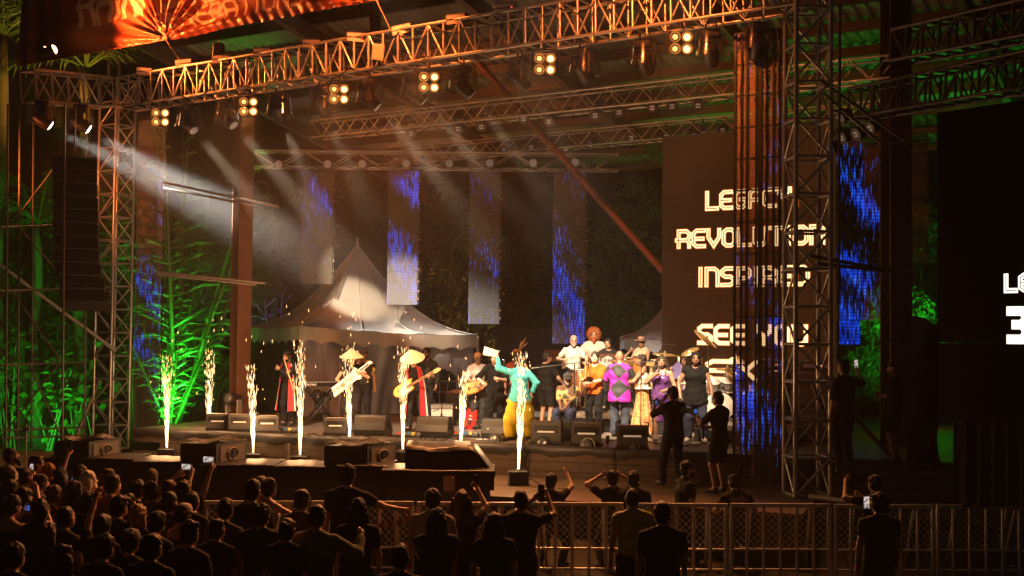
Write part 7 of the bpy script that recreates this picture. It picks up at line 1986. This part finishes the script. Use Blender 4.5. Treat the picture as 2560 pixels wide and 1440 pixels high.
cr(790, 1298, 'broad man in a grey-green sweater raising a fist', 1.78, -12, top=(.15, .16, .13), sleeve=1.9, arms='fist', g=1.25, curl=1.6)
cr(868, 1194, 'tall dark man resting a hand on the barrier', 1.88, -8, top=DK, g=1.2, arms='side_r')
cr(894, 1280, 'woman with long black hair in black', 1.72, -6, top=DK, hair='long', g=1.05)
cr(1082, 1254, 'man in a pale shirt before the barrier', 1.78, 0, top=(.34, .32, .30), sleeve=.6, hc='dark', g=1.1)
cr(1092, 1305, 'woman in a knitted cap and dark cape', 1.66, 4, top=(.03, .035, .04), sleeve=1.2, hat=('beanie', (.10, .08, .06)), hair='long', arms='fold', g=1.15)
o = cr(1152, 1256, 'woman with long brown hair touching her phone', 1.72, -12, top=(.05, .04, .04), hair='wavy', hc='brown', sk='pale', arms='phone_r'); phone(o['rh'] + Z * .05, facing(-10), 'dark phone held by the woman with long brown hair', lit=False)
cr(1236, 1314, 'woman with straight black hair in the middle front', 1.64, 6, top=DK, hair='long')
o = cr(1303, 1256, 'boyish dark-haired man photographing with both arms up', 1.74, -4, top=DK, sleeve=.6, arms=((.34, .36, 1.62), (.14, .40, 1.60))); phone((o['rh'] + o['lh']) / 2 + Z * .05, facing(-5), 'dark phone in the raised hands of the boyish man', lit=False)
cr(1376, 1208, 'man in profile behind the barrier with a hand to his face', 1.70, -20, D=19.3, top=DK, arms='phone_r')
o = cr(1532, 1200, 'man behind the barrier taking a picture with both hands', 1.72, 10, D=19.35, top=DK, arms='head')
cr(1584, 1202, 'broad man in black behind the barrier', 1.74, 4, D=19.2, top=DK, g=1.25)
VEST = M('hi_vis_vest', (.35, .34, .03), .7, 0, .3, 8)
cr(1582, 1250, 'guard in a dim yellow vest leaning towards the barrier', 1.74, 6, topmat=VEST, sleeve=.2, hair='crop', g=1.15)
cr(1656, 1290, 'dark man with orange piping right of the yellow vest', 1.76, 4, top=DK, g=1.2)
cr(1712, 1176, 'dark man in profile looking right below the photographer', 1.74, -70, D=19.5, top=DK, g=1.25, beard='short')
cr(1852, 1206, 'person in a cap slumped over the barrier', 1.72, 10, D=19.35, top=(.03, .025, .03), hat=('cap', (.02, .02, .02)), arms='lean', lean=22, g=1.1)
o = cr(2190, 1212, 'dark man filming the stage at the right', 1.76, 14, D=17.7, top=DK, arms=((.02, .36, 1.40), (-.34, .24, 1.62))); phone(at(2166, 1256, 17.3), facing(6), 'upright bright phone filming at the right', s=1.15)
cr(2198, 1262, 'guard in a dark vest with yellow edging at the right', 1.74, 8, top=(.03, .028, .012), sleeve=.4, g=1.2)
cr(2546, 1178, 'dark figure at the right edge of the picture', 1.76, 30, D=19.5, top=DK, g=1.2)
cr(540, 1330, 'dark figure kneeling low left of the barrier end', 1.60, -10, top=DK)
cr(1000, 1400, 'dark head at the bottom middle', 1.66, 0, top=DK)

cr(180, 1232, 'dark-haired figure wedged before the white-bearded man', 1.68, -30, top=DK, hair='wavy')
cr(130, 1240, 'person in a dark red top left of the middle man in black', 1.66, -34, top=(.12, .02, .02), hair='short', hc='brown', sk='pale')
cr(55, 1248, 'dark-haired man clapping near the left edge', 1.70, -32, top=(.03, .03, .04), arms='clap')
cr(318, 1262, 'short-haired woman between the two men in black', 1.62, -24, top=(.08, .05, .04), hair='bun', sk='pale')
cr(420, 1262, 'man with a bare neck behind the white phone', 1.70, -22, top=(.05, .045, .045), hair='crop', sk='pale')
cr(250, 1318, 'dark figure with a raised hand low in the left crowd', 1.68, -22, top=DK, arms='high_l')
cr(470, 1340, 'dark man low beside the pale cap', 1.72, -16, top=DK)
cr(110, 1340, 'long-haired figure low at the left', 1.66, -24, top=DK, hair='long', hc='brown')
cr(560, 1280, 'dark-haired man left of the tall man in black', 1.70, -16, top=(.04, .035, .035), hair='short')
cr(320, 1360, 'person in a dim grey cap low in the left crowd', 1.68, -18, top=DK, hat=('cap', (.16, .15, .14)))
cr(715, 1330, 'dark woman with tied hair left of the broad man', 1.66, -12, top=DK, hair='bun')

# ================================================================== HAZE
hz = MB(); hz.box((0, 38, 9.0), (110, 100, 22.))
hm = bpy.data.materials.new('stage_haze'); hm.use_nodes = True
hn = hm.node_tree; hn.nodes.clear()
ho = hn.nodes.new('ShaderNodeOutputMaterial'); hv = hn.nodes.new('ShaderNodeVolumePrincipled')
hv.inputs['Color'].default_value = (.9, .88, .85, 1); hv.inputs['Density'].default_value = HAZE_DENSITY; hv.inputs['Anisotropy'].default_value = .0
hn.links.new(hv.outputs[0], ho.inputs['Volume'])
tag(hz.build('haze', hm), 'thin stage smoke hanging in the night air', 'haze', kind='stuff')

# a drift of thicker stage smoke under the left half of the front truss, where the beams show
sm = bpy.data.materials.new('stage_smoke'); sm.use_nodes = True
sn_ = sm.node_tree; sn_.nodes.clear()
so = sn_.nodes.new('ShaderNodeOutputMaterial'); sv = sn_.nodes.new('ShaderNodeVolumePrincipled')
sv.inputs['Color'].default_value = (.9, .88, .85, 1); sv.inputs['Density'].default_value = SMOKE_DENSITY
tc_s = sn_.nodes.new('ShaderNodeTexCoord'); ln_s = sn_.nodes.new('ShaderNodeVectorMath'); ln_s.operation = 'DOT_PRODUCT'
sn_.links.new(tc_s.outputs['Object'], ln_s.inputs[0]); sn_.links.new(tc_s.outputs['Object'], ln_s.inputs[1])
nz_s = sn_.nodes.new('ShaderNodeTexNoise'); nz_s.inputs['Scale'].default_value = 2.6; nz_s.inputs['Detail'].default_value = 3; sn_.links.new(tc_s.outputs['Object'], nz_s.inputs[0])
def mnode(op, a, b, clamp=False):
    q = sn_.nodes.new('ShaderNodeMath'); q.operation = op; q.use_clamp = clamp
    for i, x in enumerate((a, b)):
        if isinstance(x, (int, float)): q.inputs[i].default_value = x
        else: sn_.links.new(x, q.inputs[i])
    return q.outputs[0]
fall = mnode('SUBTRACT', 1.0, ln_s.outputs['Value'], True)
sn_.links.new(mnode('MULTIPLY', mnode('MULTIPLY', mnode('MULTIPLY', fall, fall), mnode('SUBTRACT', mnode('MULTIPLY', nz_s.outputs[0], 2.4), .35)), SMOKE_DENSITY), sv.inputs['Density'])
sn_.links.new(sv.outputs[0], so.inputs['Volume'])
mb = MB(); n = 14
mb.lathe([(math.sin(PI * i / n), -math.cos(PI * i / n)) for i in range(n + 1)], 24)
smoke = mb.build('stage_smoke', sm, None, 'all')
smoke.matrix_basis = look(S(4.6, .2, 6.3), U) @ Matrix.Diagonal((3.4, 9.5, 3.4, 1))
tag(smoke, 'drift of pale stage smoke under the left half of the front truss', 'smoke', kind='stuff')
